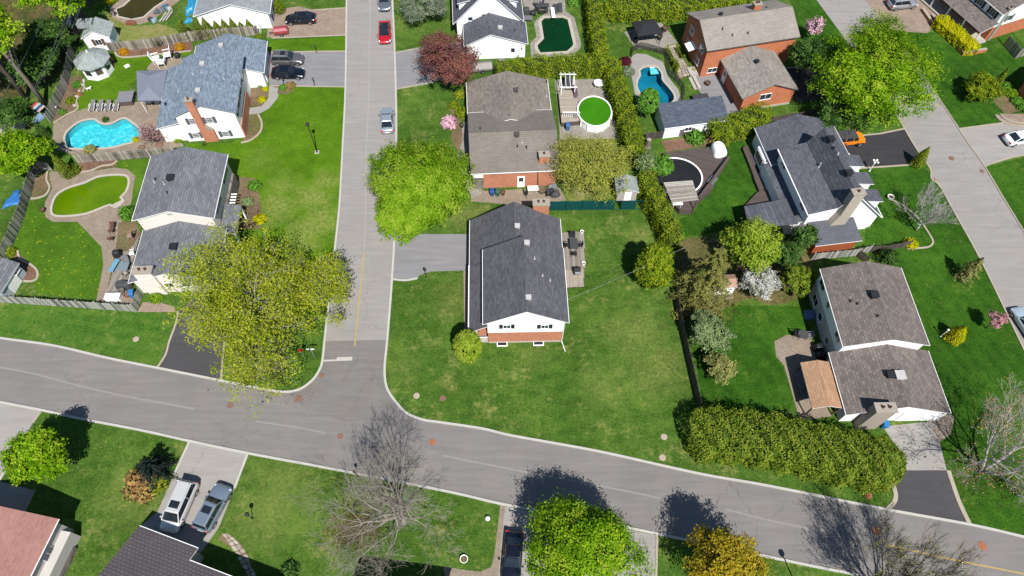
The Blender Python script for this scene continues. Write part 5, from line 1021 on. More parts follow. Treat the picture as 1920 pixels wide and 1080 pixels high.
# bare trees
def bare(label, bx, by, h, r, rg_seed, maxd=5, mat=None, leaves=None, nl=0, ls=.16, stems=1, spread=.6, up=.1, first=.3, name='bare_tree', kids=(2, 3), tr=None, ln0=.27, rmin=.008, lj=.28, nb=6):
    RMIN[0] = rmin
    rg = np.random.default_rng(rg_seed); p = P(bx, by); t = thing(name, label, 'tree', (p.x, p.y, 0)); mb = MB(); tips = []; tr = tr or h * .022
    for s in range(stems):
        d0 = Vector((0, 0, 1)) if stems == 1 else Vector((math.cos(s * 6.28 / stems + .6) * .38, math.sin(s * 6.28 / stems + .6) * .38, 1)).normalized(); ht = h * first; top = d0 * ht
        mb.tube([(0, 0, -.05), d0 * ht * .5 + Vector((.04, -.03, 0)), top], [tr * 1.3, tr, tr * .85], 8)
        nb = nb if stems == 1 else 3
        for k in range(nb):
            a = 6.28 * k / nb + rg.uniform(-.4, .4) + s; e = rg.uniform(.35, 1.1); dd = (Vector((math.cos(a) * r, math.sin(a) * r, 0)) / r * (1.0 if e < .9 else .5) + Vector((0, 0, e)) + d0 * .3).normalized()
            st = top * rg.uniform(.7, 1.0); branch(mb, st, dd, h * ln0 * rg.uniform(.85, 1.2), tr * rg.uniform(.45, .68), 1, rg, maxd, spread, up, 6, tips, kids)
        branch(mb, top, d0, h * ln0, tr * .75, 1, rg, maxd, spread, up, 6, tips, kids)
    mb.build('branches', mat or TWIG, t, smooth=True)
    if leaves:
        T = np.array([tuple(q) for q in tips]); idx = rg.integers(0, len(T), nl); pts = T[idx] + rg.normal(0, lj, (nl, 3)); mobj('leaves', leafmesh('leaves', pts, np.tile([0, 0, 1.0], (nl, 1)), ls, rg, LF[leaves], 1.0, rg.uniform(.05, .85, len(T))[idx] + rg.normal(0, .15, nl)), t)
    return t
bare('large leafless tree with pale spreading branches on the lower lawn', 758, 980, 12.5, 6, 11, 6, TWIG, first=.2, spread=.8, up=.05, kids=(2, 3), tr=.34, ln0=.26, rmin=.008, nb=7)
bare('slender leafless tree on the lawn beside the diagonal street', 1716, 432, 6.6, 3, 12, 5, BIRCH, first=.2, spread=.6, up=.2, tr=.12, rmin=.012)
bare('white barked birch with two forked trunks beside the double garage lawn', 1838, 884, 11, 4, 13, 5, BIRCH, 'tan', 2600, .17, 3, .5, .12, .3, 'birch_tree', tr=.16)
bare('budding multi stemmed tree at the lower kerb casting a branching shadow on the road', 1648, 1118, 10, 4, 14, 6, BARKD, 'bud', 2600, .15, 3, .38, .3, .16, 'budding_tree', tr=.15, kids=(2, 3))
bare('pinkish twiggy magnolia between the turquoise pool and the white gable', 296, 268, 3.6, 2, 15, 4, BARKD, 'rose', 700, .16, 3, .6, .1, .16, 'magnolia_tree', tr=.07)
bare('spiky twiggy shrub behind the taupe bungalow chimney', 1052, 345, 3.4, 1.6, 16, 4, BARKD, None, 0, .15, 3, .5, .15, .2, 'bare_shrub', tr=.05)
bare('leafless shrub in the bed by the long wooden fence', 300, 88, 1.7, 1, 17, 3, BARKD, 'deep', 120, .14, 3, .5, .1, .2, 'bare_shrub', tr=.04)
bare('leafless tan shrub against the fence beside the blue grey roof', 378, 77, 2.2, 1.2, 18, 4, BARK, 'tan', 160, .12, 3, .5, .1, .2, 'bare_shrub', tr=.04)
bare('sparse budding shrub at the junction tree foot near the curved kerb', 512, 700, 3.8, 2, 19, 4, BARK, 'bud', 1100, .15, 4, .55, .12, .16, 'budding_shrub', tr=.06)
bare('thin bare shrub on the birch lawn by the drive', 1905, 930, 3.2, 1.5, 20, 4, BIRCH, 'bud', 500, .15, 3, .5, .12, .2, 'budding_shrub', tr=.04)
bare('tall yellow green tree with pale branches spreading over the driveway at the junction', 484, 614, 10.5, 8, 34, 5, BIRCH, 'sunny', 40000, .225, 1, .85, .02, .16, 'leafing_tree', kids=(2, 4), tr=.26, ln0=.35, lj=.3, nb=9)
bare('smaller yellow green tree growing into the tall one beside the side street', 607, 572, 8, 5, 32, 5, BIRCH, 'sunny', 11000, .225, 1, .7, .04, .2, 'leafing_tree', kids=(2, 3), tr=.15, ln0=.3, lj=.3, nb=6)
def litter(label, px, py, r, n, leaf, ls=.16):
    SEED[0] += 1; rg = np.random.default_rng(SEED[0]); p = P(px, py); d = rg.normal(0, r, (n, 2)) * np.array([1.15, .9]); pts = np.column_stack([d, rg.uniform(.03, .07, n)]); o = mobj('leaf_litter', leafmesh('leaf_litter', pts, np.tile([0, 0, 1.0], (n, 1)), ls, rg, LF[leaf], .35)); o.location = (p.x, p.y, 0); tag(o, label, 'leaves', None, 'stuff')
LF['litter'] = leafmat('leaf_litter', [C(86, 64, 48), C(120, 92, 70), C(140, 112, 88), C(104, 84, 60)], .1)
litter('brown fallen leaves on the lawn beside the leafless tree', 668, 992, 1.25, 2200, 'litter'); litter('fallen leaves under the birch', 1850, 890, 1.8, 700, 'litter', .14); litter('fallen leaves under the spruce by the dark fence', 1318, 575, 2.2, 1500, 'litter', .15); litter('brown grit and leaves in the gutter of the curved kerb', 560, 742, 1.0, 260, 'litter', .1)
# ------------------------------------------------------------------ sheds, shelters
def gshed(label, px, ang, c1, c2, ze, zr, roof, wall, axis='y', door=None, name='garden_shed', cat='shed', z0=0, over=.18, ridge=None, trim=TRIM):
    h = House(label, px, ang, name, cat); b = h.gable(c1, c2, ze, zr, axis, over, roof, wall and W1(wall), rake=.12, gut=False, ridge=ridge, trim=trim)
    if door: h.obox(((b['x0'] + b['x1']) / 2 + door[1], b['wy0'], .95), 'S', door[0], 1.8, -.02, .04, 'door', WHITE)
    return h, b
SHW = plain('shed_wall', C(214, 204, 198, 2.0), .8, var=.08)
gshed('small grey roofed garden shed behind the green fence', (1176, 372), 2, (1156, 362), (1194, 332), 1.9, 2.55, RS, SHW, door=(.9, .1))
h, b = gshed('pale shed with sage roof and dark red shutters behind the wooden fence', (185, 78), 6, (151, 73), (213, 42), 2.35, 3.5, RS, WSIDE)
h.winl(Vector(((b['x0'] + b['x1']) / 2 + .1, b['wy0'], 1.5)), 'S', .9, 1.0, 2, POT); h.box('roof_lantern', -1.3, .9, (b['y0'] + b['y1']) / 2 - .2, (b['y0'] + b['y1']) / 2 + 1.1, 3.0, 3.75, RS[0])
gshed('dark shaded shed under the trees behind the sage roofed shed', (138, 55), 3, (122, 53), (152, 10), 2.2, 3.0, RDK, WOODB)
h, b = gshed('grey roofed white shed with a double door at the corner of the dandelion lawn', (20, 535), -8, (-45, 545), (36, 493), 2.0, 2.8, RD, plain('shed_blue', C(214, 226, 232, 1.8), .6), axis='y')
h.obox((b['wx1'], (b['wy0'] + b['wy1']) / 2, .95), 'E', 1.7, 1.8, -.02, .04, 'door', WHITE); h.winl(Vector((b['wx1'], b['wy1'] - .8, 1.5)), 'E', .8, .4, 2)
gshed('grey roofed shed at the fence below the tall trees', (10, 235), 4, (-40, 243), (36, 212), 2.1, 2.9, RD, SHW)
h = House('white pool house with mottled dark roof beside the blue pool', (1295, 243), 10, 'pool_house', 'shed')
q = [h.L(1246, 241, 2.2), h.L(1360, 207, 2.2), h.L(1349, 179, 2.9), h.L(1235, 196, 2.9)]; x0, x1, y0, y1 = q[0].x, q[1].x, q[0].y, q[2].y
b = h.gable(None, None, 2.2, 3.0, 'x', .2, RDK, W1(WSIDE), xy=(x0, x1, y0, y1 + .3), rake=.2, ridge=y1 - .2)
h.winl(Vector(((x0 + x1) / 2 - 1, b['wy0'], 1.3)), 'S', 1.0, .7, 2)
# octagonal summer house
c = P(163, 97, 3.5); t = thing('summer_house', 'white octagonal summer house with sage shingled roof on the back lawn', 'summer house', (c.x, c.y, 0), R_(12))
for k in range(8):
    a0, a1 = 2 * math.pi * k / 8, 2 * math.pi * (k + 1) / 8; r = 2.55; rw = 2.1
    p0, p1 = (r * math.cos(a0), r * math.sin(a0), 2.25), (r * math.cos(a1), r * math.sin(a1), 2.25); mb = MB(); ap = (0, 0, 3.55)
    mb.add([p0, p1, ap, (p0[0], p0[1], 2.12), (p1[0], p1[1], 2.12), (0, 0, 3.4)], [(0, 1, 2), (5, 4, 3), (0, 3, 4, 1)]); mb.build('roof_panel', RS[0], t)
    w0, w1 = Vector((rw * math.cos(a0), rw * math.sin(a0), 0)), Vector((rw * math.cos(a1), rw * math.sin(a1), 0)); wl = MB(); ins = .94
    wl.add([w0, w1, w1 + Vector((0, 0, 2.2)), w0 + Vector((0, 0, 2.2)), w0 * ins, w1 * ins, w1 * ins + Vector((0, 0, 2.2)), w0 * ins + Vector((0, 0, 2.2))], [(0, 1, 2, 3), (7, 6, 5, 4), (0, 4, 5, 1), (2, 6, 7, 3)]); wo = wl.build('wall', WSIDE, t)
    m0 = w0.lerp(w1, .22) * 1.012; m1 = w0.lerp(w1, .78) * 1.012; mm = MB().add([m0 + Vector((0, 0, .8)), m1 + Vector((0, 0, .8)), m1 + Vector((0, 0, 1.75)), m0 + Vector((0, 0, 1.75))], [(0, 1, 2, 3)]); mm.build('window', GLASS if k != 6 else WOODB, wo)
MB().lathe([(.12, 3.5), (.08, 3.7), (.02, 3.85)], 8).build('finial', WHITE, t)
def canopy(label, corners, z, zr, mat, legs=True, legm=None, name='gazebo', inset=.9, valance=.18, group=None):
    P4 = [P(x, y, z) for x, y in corners]; c = sum(P4, Vector()) / 4; t = thing(name, label, 'gazebo', (c.x, c.y, 0), group=group); L_ = [p - c + Vector((0, 0, z)) - Vector((0, 0, 0)) for p in P4]; L_ = [Vector((p.x, p.y, z)) for p in L_]
    ctr = Vector((0, 0, zr)); e = [(L_[0] + L_[1]) / 2, (L_[2] + L_[3]) / 2]; ln = (L_[1] - L_[0]).length; wd = (L_[2] - L_[1]).length
    if ln > wd: r0 = (L_[0] + L_[3]) / 2 * .35; r1 = (L_[1] + L_[2]) / 2 * .35
    else: r0 = (L_[0] + L_[1]) / 2 * .35; r1 = (L_[2] + L_[3]) / 2 * .35
    r0 = Vector((r0.x, r0.y, zr)); r1 = Vector((r1.x, r1.y, zr)); v = L_ + [r0, r1]
    f = [(3, 0, 4), (0, 1, 5, 4), (1, 2, 5), (2, 3, 4, 5)] if ln > wd else [(0, 1, 4), (1, 2, 5, 4), (2, 3, 5), (3, 0, 4, 5)]
    for ff in f:
        mb = MB(); vs = [v[i] for i in ff]; n = len(vs); mb.add(vs + [q - Vector((0, 0, .05)) for q in vs], [tuple(range(n)), tuple(range(2 * n - 1, n - 1, -1))] + [(i, n + i, n + (i + 1) % n, (i + 1) % n) for i in range(n)]); mb.build('roof_panel', mat, t)
    for i in range(4):
        a_, b_ = L_[i], L_[(i + 1) % 4]; MB().bar(a_ - Vector((0, 0, .1)), b_ - Vector((0, 0, .1)), .04, valance).build('valance', mat, t)
        if legs: p = L_[i] * inset; MB().tube([(p.x, p.y, 0), (p.x, p.y, z)], .05, 6).build('post', legm or BLK, t)
    return t
canopy('black fabric gazebo on the stone terrace beside the shaggy hedge', [(1196, 67), (1244, 61), (1226, 36), (1185, 41)], 2.3, 3.0, plain('black_fabric', C(46, 47, 54), .9))
canopy('grey fabric patio canopy attached behind the blue grey roofed house', [(258, 188), (303, 187), (313, 131), (256, 133)], 2.5, 3.2, plain('grey_fabric', C(152, 158, 176), .85), legm=WHITE)
h = House('tan shingled open shelter on posts against the brown roofed house', (1540, 780), .8, 'pavilion', 'gazebo'); b = h.gable((1523, 766), (1557, 679), 2.4, 3.0, 'y', .2, RT, None, gut=False)
for x in (b['x0'] + .2, b['x1'] - .2):
    for y in (b['y0'] + .2, (b['y0'] + b['y1']) / 2, b['y1'] - .2): h.box('post', x - .07, x + .07, y - .07, y + .07, 0, 2.3, WOODB)
    h.box('beam', x - .06, x + .06, b['y0'] + .1, b['y1'] - .1, 2.1, 2.26, WOODB)
# ------------------------------------------------------------------ fences: every board its own part
def fence(label, px, hgt, mat, bw=.14, gap=.03, post=2.4, railm=None, side=1, topcap=False, vary=.06, name='fence', group=None, panel=False, z0=0):
    SEED[0] += 1; rr = random.Random(SEED[0]); pts = pxs(px); o = pts[0].copy(); t = thing(name, label, 'fence', (o.x, o.y, 0), 0, group); pr = {}
    mats = mat if isinstance(mat, list) else [mat]
    for i in range(len(pts) - 1):
        a, b = pts[i] - o, pts[i + 1] - o; d = b - a; L = d.length; ang = math.atan2(d.y, d.x); u = d.normalized(); nrm = Vector((-u.y, u.x, 0)) * side; bw_ = bw
        n = max(1, int(L / (bw + gap))); st = L / n; rail = MB()
        for z in ((.3, hgt - .3) if not panel else (.08, hgt)): rail.bar(a + nrm * .045 + Vector((0, 0, z)), b + nrm * .045 + Vector((0, 0, z)), .05, .09)
        rail.build('rail', railm or mats[0], t)
        k = max(1, round(L / post))
        for j in range(k + 1): q = a + d * (j / k) + nrm * .09; MB().box(-.05, .05, -.05, .05, 0, hgt + (.08 if not panel else .04)).build('post', railm or mats[0], t, loc=q, rotz=ang)
        for j in range(n):
            key = (rr.randrange(3), rr.randrange(len(mats)))
            if key not in pr: pr[key] = MB().box(-bw / 2, bw / 2, -.012, .012, .04, hgt + (key[0] - 1) * vary).mesh('board' if not panel else 'panel', mats[key[1]])
            mobj('board' if not panel else 'panel', pr[key], t, loc=a + u * (st * (j + .5)), rotz=ang)
    return t
FG = [plain('fence_grey%d' % i, C(*c), .9, var=.2, scale=3) for i, c in enumerate(((196, 190, 180), (156, 150, 142), (214, 210, 202), (112, 108, 104)))]
FT = [plain('fence_tan%d' % i, C(*c), .9, var=.2, scale=3) for i, c in enumerate(((216, 206, 192), (184, 172, 158), (140, 130, 122)))]
FL = [plain('fence_pale%d' % i, C(*c), .9, var=.18, scale=3) for i, c in enumerate(((222, 220, 212), (186, 188, 178), (138, 142, 132), (234, 230, 222)))]
FD = [plain('fence_dark%d' % i, C(*c), .9, var=.2, scale=3) for i, c in enumerate(((108, 96, 92), (92, 82, 80), (120, 106, 98)))]
fence('long weathered plank fence under the tall trees', [(141, 96), (129, 158), (97, 230)], 1.7, FG, .2, .06, side=-1); fence('weathered plank fence beside the blue tarp', [(66, 336), (47, 405), (24, 460), (8, 492)], 1.7, FG, .2, .06, side=-1)
fence('plank fence with a short return at the patio corner cedar', [(100, 320), (84, 318), (66, 334)], 1.6, FG, .15, .04)
fence('weathered plank fence behind the orange shrubs', [(207, 97), (275, 92), (362, 77), (430, 70), (486, 66)], 1.7, FT, .22, .05)
fence('plank fence between the two pools', [(147, 306), (215, 301), (277, 296), (330, 290)], 1.6, FT, .22, .05)
fence('picket fence along the striped front lawn', [(-40, 565), (0, 567), (120, 575), (257, 585)], 1.6, FL, .2, .07); fence('short picket fence return beside the wide cream chimney', [(257, 585), (270, 548)], 1.6, FL, .14, .06)
GF = plain('green_fence', C(14, 92, 92), .5, var=.08)
fence('dark teal panel fence behind the corner house lawn', [(1029, 395), (1090, 394), (1150, 393.5), (1203, 393)], 1.75, GF, 1.9, .02, 2.0, GF, panel=True, vary=0)
fence('dark shaded plank fence along the corner house lawn', [(1263, 555), (1267, 575), (1285, 660), (1312, 780)], 1.7, FD, .15, .02)  # dark board colours also stand for the shade on this face
fence('pale plank fence along the cedar lean-to shed', [(1521, 488), (1603, 480), (1628, 473)], 1.5, FL, .15, .03); fence('dark brown fence running to the yellow shrub', [(1628, 473), (1662, 471), (1703, 462)], 1.3, FD, .15, .02)
fence('dark gate fence by the shaded yew', [(1606, 482), (1622, 494)], 1.4, FD, .15, .02)
fence('grey gate fence beside the brick house with the porch', [(1881, 84), (1903, 110)], 1.7, FG, .14, .03); fence('plank fence running from the grey gate', [(1903, 110), (1935, 100)], 1.6, FG, .14, .03)
fence('dark brown fence behind the deck with the covered black pool', [(1210, 262), (1290, 254), (1345, 243)], 1.3, FD, .15, .02); fence('low brown fence along the black asphalt drive by the rounded hedge', [(1446, 228), (1510, 217), (1545, 212)], .9, FD, .15, .02)
fence('brown slatted fence end beside the dark shed', [(173, 0), (168, 16)], 1.5, FD, .14, .04)
# pool mesh fence
MESHM, t_, b_ = nmat('dark_mesh'); b_.inputs['Base Color'].default_value = (.03, .026, .024, 1); b_.inputs['Alpha'].default_value = .72; b_.inputs['Roughness'].default_value = .9
pts = pxs([(1184, 110), (1186, 97), (1199, 91), (1222, 96), (1246, 104), (1250, 118), (1254, 142), (1268, 155), (1280, 170), (1281, 186), (1274, 200)]); o = pts[0]; t = thing('pool_fence', 'black mesh safety fence round the blue kidney pool', 'fence', (o.x, o.y, 0))
for i in range(len(pts) - 1):
    a, b = pts[i] - o, pts[i + 1] - o; n_ = max(1, round((b - a).length / 1.0))
    for j in range(n_):
        q, q2 = a.lerp(b, j / n_), a.lerp(b, (j + 1) / n_); MB().tube([q, q + Vector((0, 0, 1.25))], .025, 6).build('post', GREYP, t); MB().add([q + Vector((0, 0, .05)), q2 + Vector((0, 0, .05)), q2 + Vector((0, 0, 1.2)), q + Vector((0, 0, 1.2))], [(0, 1, 2, 3)]).build('mesh_panel', MESHM, t)
# ------------------------------------------------------------------ vehicles
TYRE = plain('tyre', (.012, .012, .013), .9); RIM = plain('wheel_rim', (.42, .43, .45), .35, .8); CGL = glassmat('car_glass', (.012, .016, .02), .05); HL = plain('headlight', (.75, .77, .8), .2); TL = plain('taillight', (.45, .02, .02), .3); BUMP = plain('bumper_black', (.02, .021, .022), .6)
def loft(mb, st):
    o = len(mb.v); n = None
    for x, w_, zb, zt in st:
        ring = [(0, zb), (.8 * w_, zb), (w_, zb + .1), (w_, zb + (zt - zb) * .6), (w_ * .96, zt - .06), (w_ * .8, zt), (0, zt + .02)]
        ring = ring + [(-y, z) for y, z in ring[-2:0:-1]]; n = len(ring); mb.v += [(x, y, z) for y, z in ring]
    for i in range(len(st) - 1):
        for k in range(n): mb.f.append((o + i*n + k, o + i*n + (k+1) % n, o + (i+1)*n + (k+1) % n, o + (i+1)*n + k)); mb.mi.append(mb.cur)
    mb.f.append(tuple(o + k for k in range(n))[::-1]); mb.f.append(tuple(o + (len(st)-1)*n + k for k in range(n))); mb.mi += [mb.cur] * 2
KIND = dict(
 sedan=dict(L=4.75, W=1.84, belt=.92, roof=1.44, cab=(-.42, -.2, .03, .22), hood=.86, tail=.98), suv=dict(L=4.65, W=1.88, belt=1.02, roof=1.66, cab=(-.47, -.4, .05, .2), hood=1.0, tail=1.05),
 van=dict(L=5.0, W=1.98, belt=1.08, roof=1.74, cab=(-.48, -.42, .16, .32), hood=.98, tail=1.1), coupe=dict(L=4.7, W=1.85, belt=.9, roof=1.42, cab=(-.44, -.12, .04, .26), hood=.82, tail=.95))
def car(label, rear, front, kind, pm, name='parked_car', roofm=None, sun=False, zc=.75, rack=False, cat='car'):
    k = KIND[kind]; L, W = k['L'], k['W']; a, b = P(*rear, zc), P(*front, zc); c = (a + b) / 2; ang = math.atan2(b.y - a.y, b.x - a.x); t = thing(name, label, cat, (c.x, c.y, 0), ang); hw = W / 2
    mb = MB(); X = lambda f: f * L
    loft(mb, [(X(-.5), hw * .8, .42, k['tail'] * .74), (X(-.485), hw * .93, .3, k['tail'] * .92), (X(-.44), hw * .99, .25, k['tail']), (X(-.3), hw, .22, k['belt'] + .03), (X(0), hw, .2, k['belt']), (X(.22), hw, .22, k['belt'] - .01), (X(.3), hw, .22, k['hood']), (X(.42), hw * .97, .24, k['hood'] - .1), (X(.475), hw * .88, .28, k['hood'] - .2), (X(.5), hw * .68, .36, k['hood'] - .34)])
    body = mb.build('body', pm, t, smooth=True, bevel=0)
    r0, r1, r2, r3 = [X(f) for f in k['cab']]; wb, wt = hw * .9, hw * .7; zb, zt = k['belt'] - .06, k['roof']
    MB().hull8([(r0, -wb, zb), (r3, -wb, zb), (r3, wb, zb), (r0, wb, zb)], [(r1, -wt, zt - .05), (r2, -wt, zt - .05), (r2, wt, zt - .05), (r1, wt, zt - .05)]).build('windows', CGL, t, bevel=.06)
    rf = MB().hull8([(r1 - .12, -wt - .05, zt - .1), (r2 + .1, -wt - .05, zt - .1), (r2 + .1, wt + .05, zt - .1), (r1 - .12, wt + .05, zt - .1)], [(r1, -wt + .06, zt), (r2 - .05, -wt + .06, zt), (r2 - .05, wt - .06, zt), (r1, wt - .06, zt)]).build('roof', roofm or pm, t, bevel=.04)
    if sun: MB().box(r2 - 1.05, r2 - .35, -wt * .7, wt * .7, zt - .02, zt + .012).build('sunroof', CGL, rf)
    if rack:
        for s in (-1, 1): MB().tube([(r1 + .1, s * wt * .92, zt + .05), (r2 - .2, s * wt * .92, zt + .05)], .025, 5).build('roof_rail', STEEL, rf)
    for s in (-1, 1):
        for (xa, xb) in ((r0, r1), (r3, r2)): MB().bar((xa, s * wb, zb + .03), (xb, s * (wt + .01), zt - .05), .09, .09).build('pillar', pm, t)
        MB().bar(((r1 + r2) / 2 - .1, s * (wb + .01), zb + .03), ((r1 + r2) / 2 - .1, s * (wt + .03), zt - .06), .08, .05).build('pillar', pm, t)
        MB().hull8([(r3 - .35, s * (hw + .02), .95), (r3 - .15, s * (hw + .02), .95), (r3 - .15, s * (hw + .2), .95), (r3 - .35, s * (hw + .2), .95)], [(r3 - .33, s * (hw + .02), 1.1), (r3 - .18, s * (hw + .02), 1.1), (r3 - .18, s * (hw + .18), 1.1), (r3 - .33, s * (hw + .18), 1.1)]).build('mirror', pm, t)
        MB().hull8([(X(.44), s * hw * .55, .62), (X(.487), s * hw * .5, .6), (X(.468), s * hw * .9, .6), (X(.42), s * hw * .97, .62)], [(X(.43), s * hw * .55, k['hood'] - .12), (X(.47), s * hw * .5, k['hood'] - .2), (X(.45), s * hw * .88, k['hood'] - .18), (X(.41), s * hw * .95, k['hood'] - .1)]).build('headlight', HL, t)
        MB().box(X(-.498), X(-.47), min(s * hw * .55, s * hw * .95), max(s * hw * .55, s * hw * .95), .72, .9).build('taillight', TL, t)
        for x in (X(-.31), X(.315)):
            ty = MB().tube([(x, s * (hw - .2), .33), (x, s * (hw + .015), .33)], .335, 16).build('wheel', TYRE, t); MB().tube([(x, s * (hw - .02), .33), (x, s * (hw + .03), .33)], .22, 12).build('rim', RIM, ty)
        MB().box(X(-.02), X(.03), s * (hw + .001) - .012, s * (hw + .001) + .012, .78, .82).build('door_handle', STEEL, body)
    MB().box(X(.455), X(.49), -hw * .5, hw * .5, .38, .56).build('grille', BUMP, t); MB().box(X(-.505), X(-.47), -.3, .3, .5, .62).build('number_plate', HL, t)
    return t
car('black sedan on the pink paver driveway', (592, 32), (534, 34), 'sedan', paint('car_black', (.008, .009, .014), .3, .2)); car('grey crossover on the driveway beside the white garage', (511, 109), (567, 109), 'suv', paint('car_grey', (.13, .125, .13), .5), sun=True, rack=True); car('dark navy sedan parked beside the grey crossover', (508, 135), (571, 135), 'sedan', paint('car_navy', (.006, .008, .016), .3, .15))
car('red coupe with black glass roof parked on the side street', (721, 38), (721, 80), 'coupe', paint('car_red', (.38, .008, .016), .2), roofm=CGL); car('silver sedan parked on the side street by the lime green maple', (726, 247), (725, 200), 'sedan', paint('car_silver', (.33, .38, .42), .5)); car('blue grey sedan at the top end of the side street', (721, -22), (720, 20), 'sedan', paint('car_bluegrey', (.14, .16, .19), .5))
car('champagne minivan on the concrete drive behind the shingled garage', (352, 911), (318, 987), 'van', paint('car_champagne', (.58, .57, .55), .4), name='parked_van', sun=True, rack=True, cat='van'); car('blue grey crossover beside the champagne minivan', (377, 990), (419, 913), 'suv', paint('car_steelblue', (.2, .25, .31), .5), sun=True, rack=True)
car('dark blue car half hidden by the bright green tree at the lower kerb', (964, 1008), (958, 1082), 'sedan', paint('car_navy', (.006, .008, .016))); car('silver crossover on the paver drive at the top of the diagonal street', (1665, 8), (1722, 2), 'suv', paint('car_silver2', (.34, .34, .36), .5), rack=True)
car('white sedan on the wide drive by the curved brick steps', (1888, 262), (1945, 252), 'sedan', paint('car_white', (.68, .72, .76), .1)); car('pale blue car at the kerb of the diagonal street', (1950, 640), (1908, 575), 'sedan', paint('car_paleblue', (.4, .48, .54), .3))
# orange off-roader
a, b = P(1569, 263, .8), P(1615, 258, .8); c = (a + b) / 2; ORG = paint('car_orange', (.72, .2, .01), .05, .35); t = thing('off_road_car', 'orange boxy off road car with black roof on the black asphalt drive', 'car', (c.x, c.y, 0), math.atan2(b.y - a.y, b.x - a.x))
MB().box(-2.05, 1.0, -.82, .82, .5, 1.1).build('body', ORG, t, bevel=.05); MB().hull8([(1.0, -.78, .6), (2.0, -.66, .6), (2.0, .66, .6), (1.0, .78, .6)], [(1.0, -.74, 1.18), (1.95, -.6, 1.1), (1.95, .6, 1.1), (1.0, .74, 1.18)]).build('bonnet', ORG, t, bevel=.05)
MB().hull8([(-2.0, -.78, 1.1), (.95, -.78, 1.1), (.95, .78, 1.1), (-2.0, .78, 1.1)], [(-1.95, -.7, 1.72), (.6, -.7, 1.72), (.6, .7, 1.72), (-1.95, .7, 1.72)]).build('windows', CGL, t); MB().box(-2.0, .62, -.74, .74, 1.722, 1.84).build('roof', DKGREY, t, bevel=.04)
for s in (-1, 1):
    for x in (-1.3, 1.35):
        ty = MB().tube([(x, s * .65, .42), (x, s * .98, .42)], .42, 16).build('wheel', TYRE, t); MB().tube([(x, s * .9, .42), (x, s * 1.0, .42)], .24, 10).build('rim', RIM, ty); MB().box(x - .55, x + .55, min(s * .78, s * 1.0), max(s * .78, s * 1.0), .86, .94).build('fender', ORG if x > 0 else BUMP, t)
    for x in (-.95, .1, .85): MB().bar((x, s * .8, 1.1), (x - .06, s * .73, 1.72), .1, .06).build('pillar', ORG, t)
    MB().lathe([(.13, 0), (.1, .04)], 10).build('headlight', HL, t, loc=(2.0, s * .42, .85))
ty = MB().tube([(-2.3, 0, 1.0), (-2.06, 0, 1.0)], .38, 16).build('spare_wheel', TYRE, t)
# trailers
TRD = paint('trailer_red', C(196, 84, 92), .0, .5); c = P(527, 58, .5); t = thing('cargo_trailer', 'faded red domed cargo trailer on the paver driveway', 'trailer', (c.x, c.y, 0), heading((510, 60), (546, 56)))
MB().hull8([(-1.1, -.62, .35), (1.1, -.62, .35), (1.1, .62, .35), (-1.1, .62, .35)], [(-1.05, -.62, .85), (1.05, -.62, .85), (1.05, .62, .85), (-1.05, .62, .85)]).build('box', TRD, t, bevel=.05); MB().hull8([(-1.12, -.64, .86), (1.12, -.64, .86), (1.12, .64, .86), (-1.12, .64, .86)], [(-.95, -.3, 1.2), (.85, -.3, 1.2), (.85, .3, 1.2), (-.95, .3, 1.2)]).build('lid', TRD, t, bevel=.06); MB().bar((-1.1, 0, .4), (-1.9, 0, .38), .08, .08).build('drawbar', BLK, t)
for s in (-1, 1):
    ty = MB().tube([(0, s * .64, .28), (0, s * .8, .28)], .28, 14).build('wheel', TYRE, t); MB().tube([(0, s * .75, .28), (0, s * .82, .28)], .15, 10).build('rim', RIM, ty); MB().box(-.38, .38, min(s * .62, s * .84), max(s * .62, s * .84), .56, .62).build('fender', TRD, t)
c = P(904, 126, .4); t = thing('utility_trailer', 'flat grey utility trailer beside the white cape house', 'trailer', (c.x, c.y, 0), R_(8)); MB().box(-1.5, 1.5, -.85, .85, .42, .5).build('bed', plain('trailer_bed', C(206, 200, 190), .8), t)
for s in (-1, 1):
    MB().box(-1.5, 1.5, s * .85 - .03, s * .85 + .03, .5, .72).build('side_rail', GREYP, t); ty = MB().tube([(0, s * .9, .3), (0, s * 1.06, .3)], .3, 14).build('wheel', TYRE, t); MB().tube([(0, s * 1.0, .3), (0, s * 1.08, .3)], .15, 10).build('rim', RIM, ty)
MB().bar((1.5, .4, .4), (2.3, 0, .4), .06, .06).bar((1.5, -.4, .4), (2.3, 0, .4), .06, .06).build('drawbar', BLK, t)
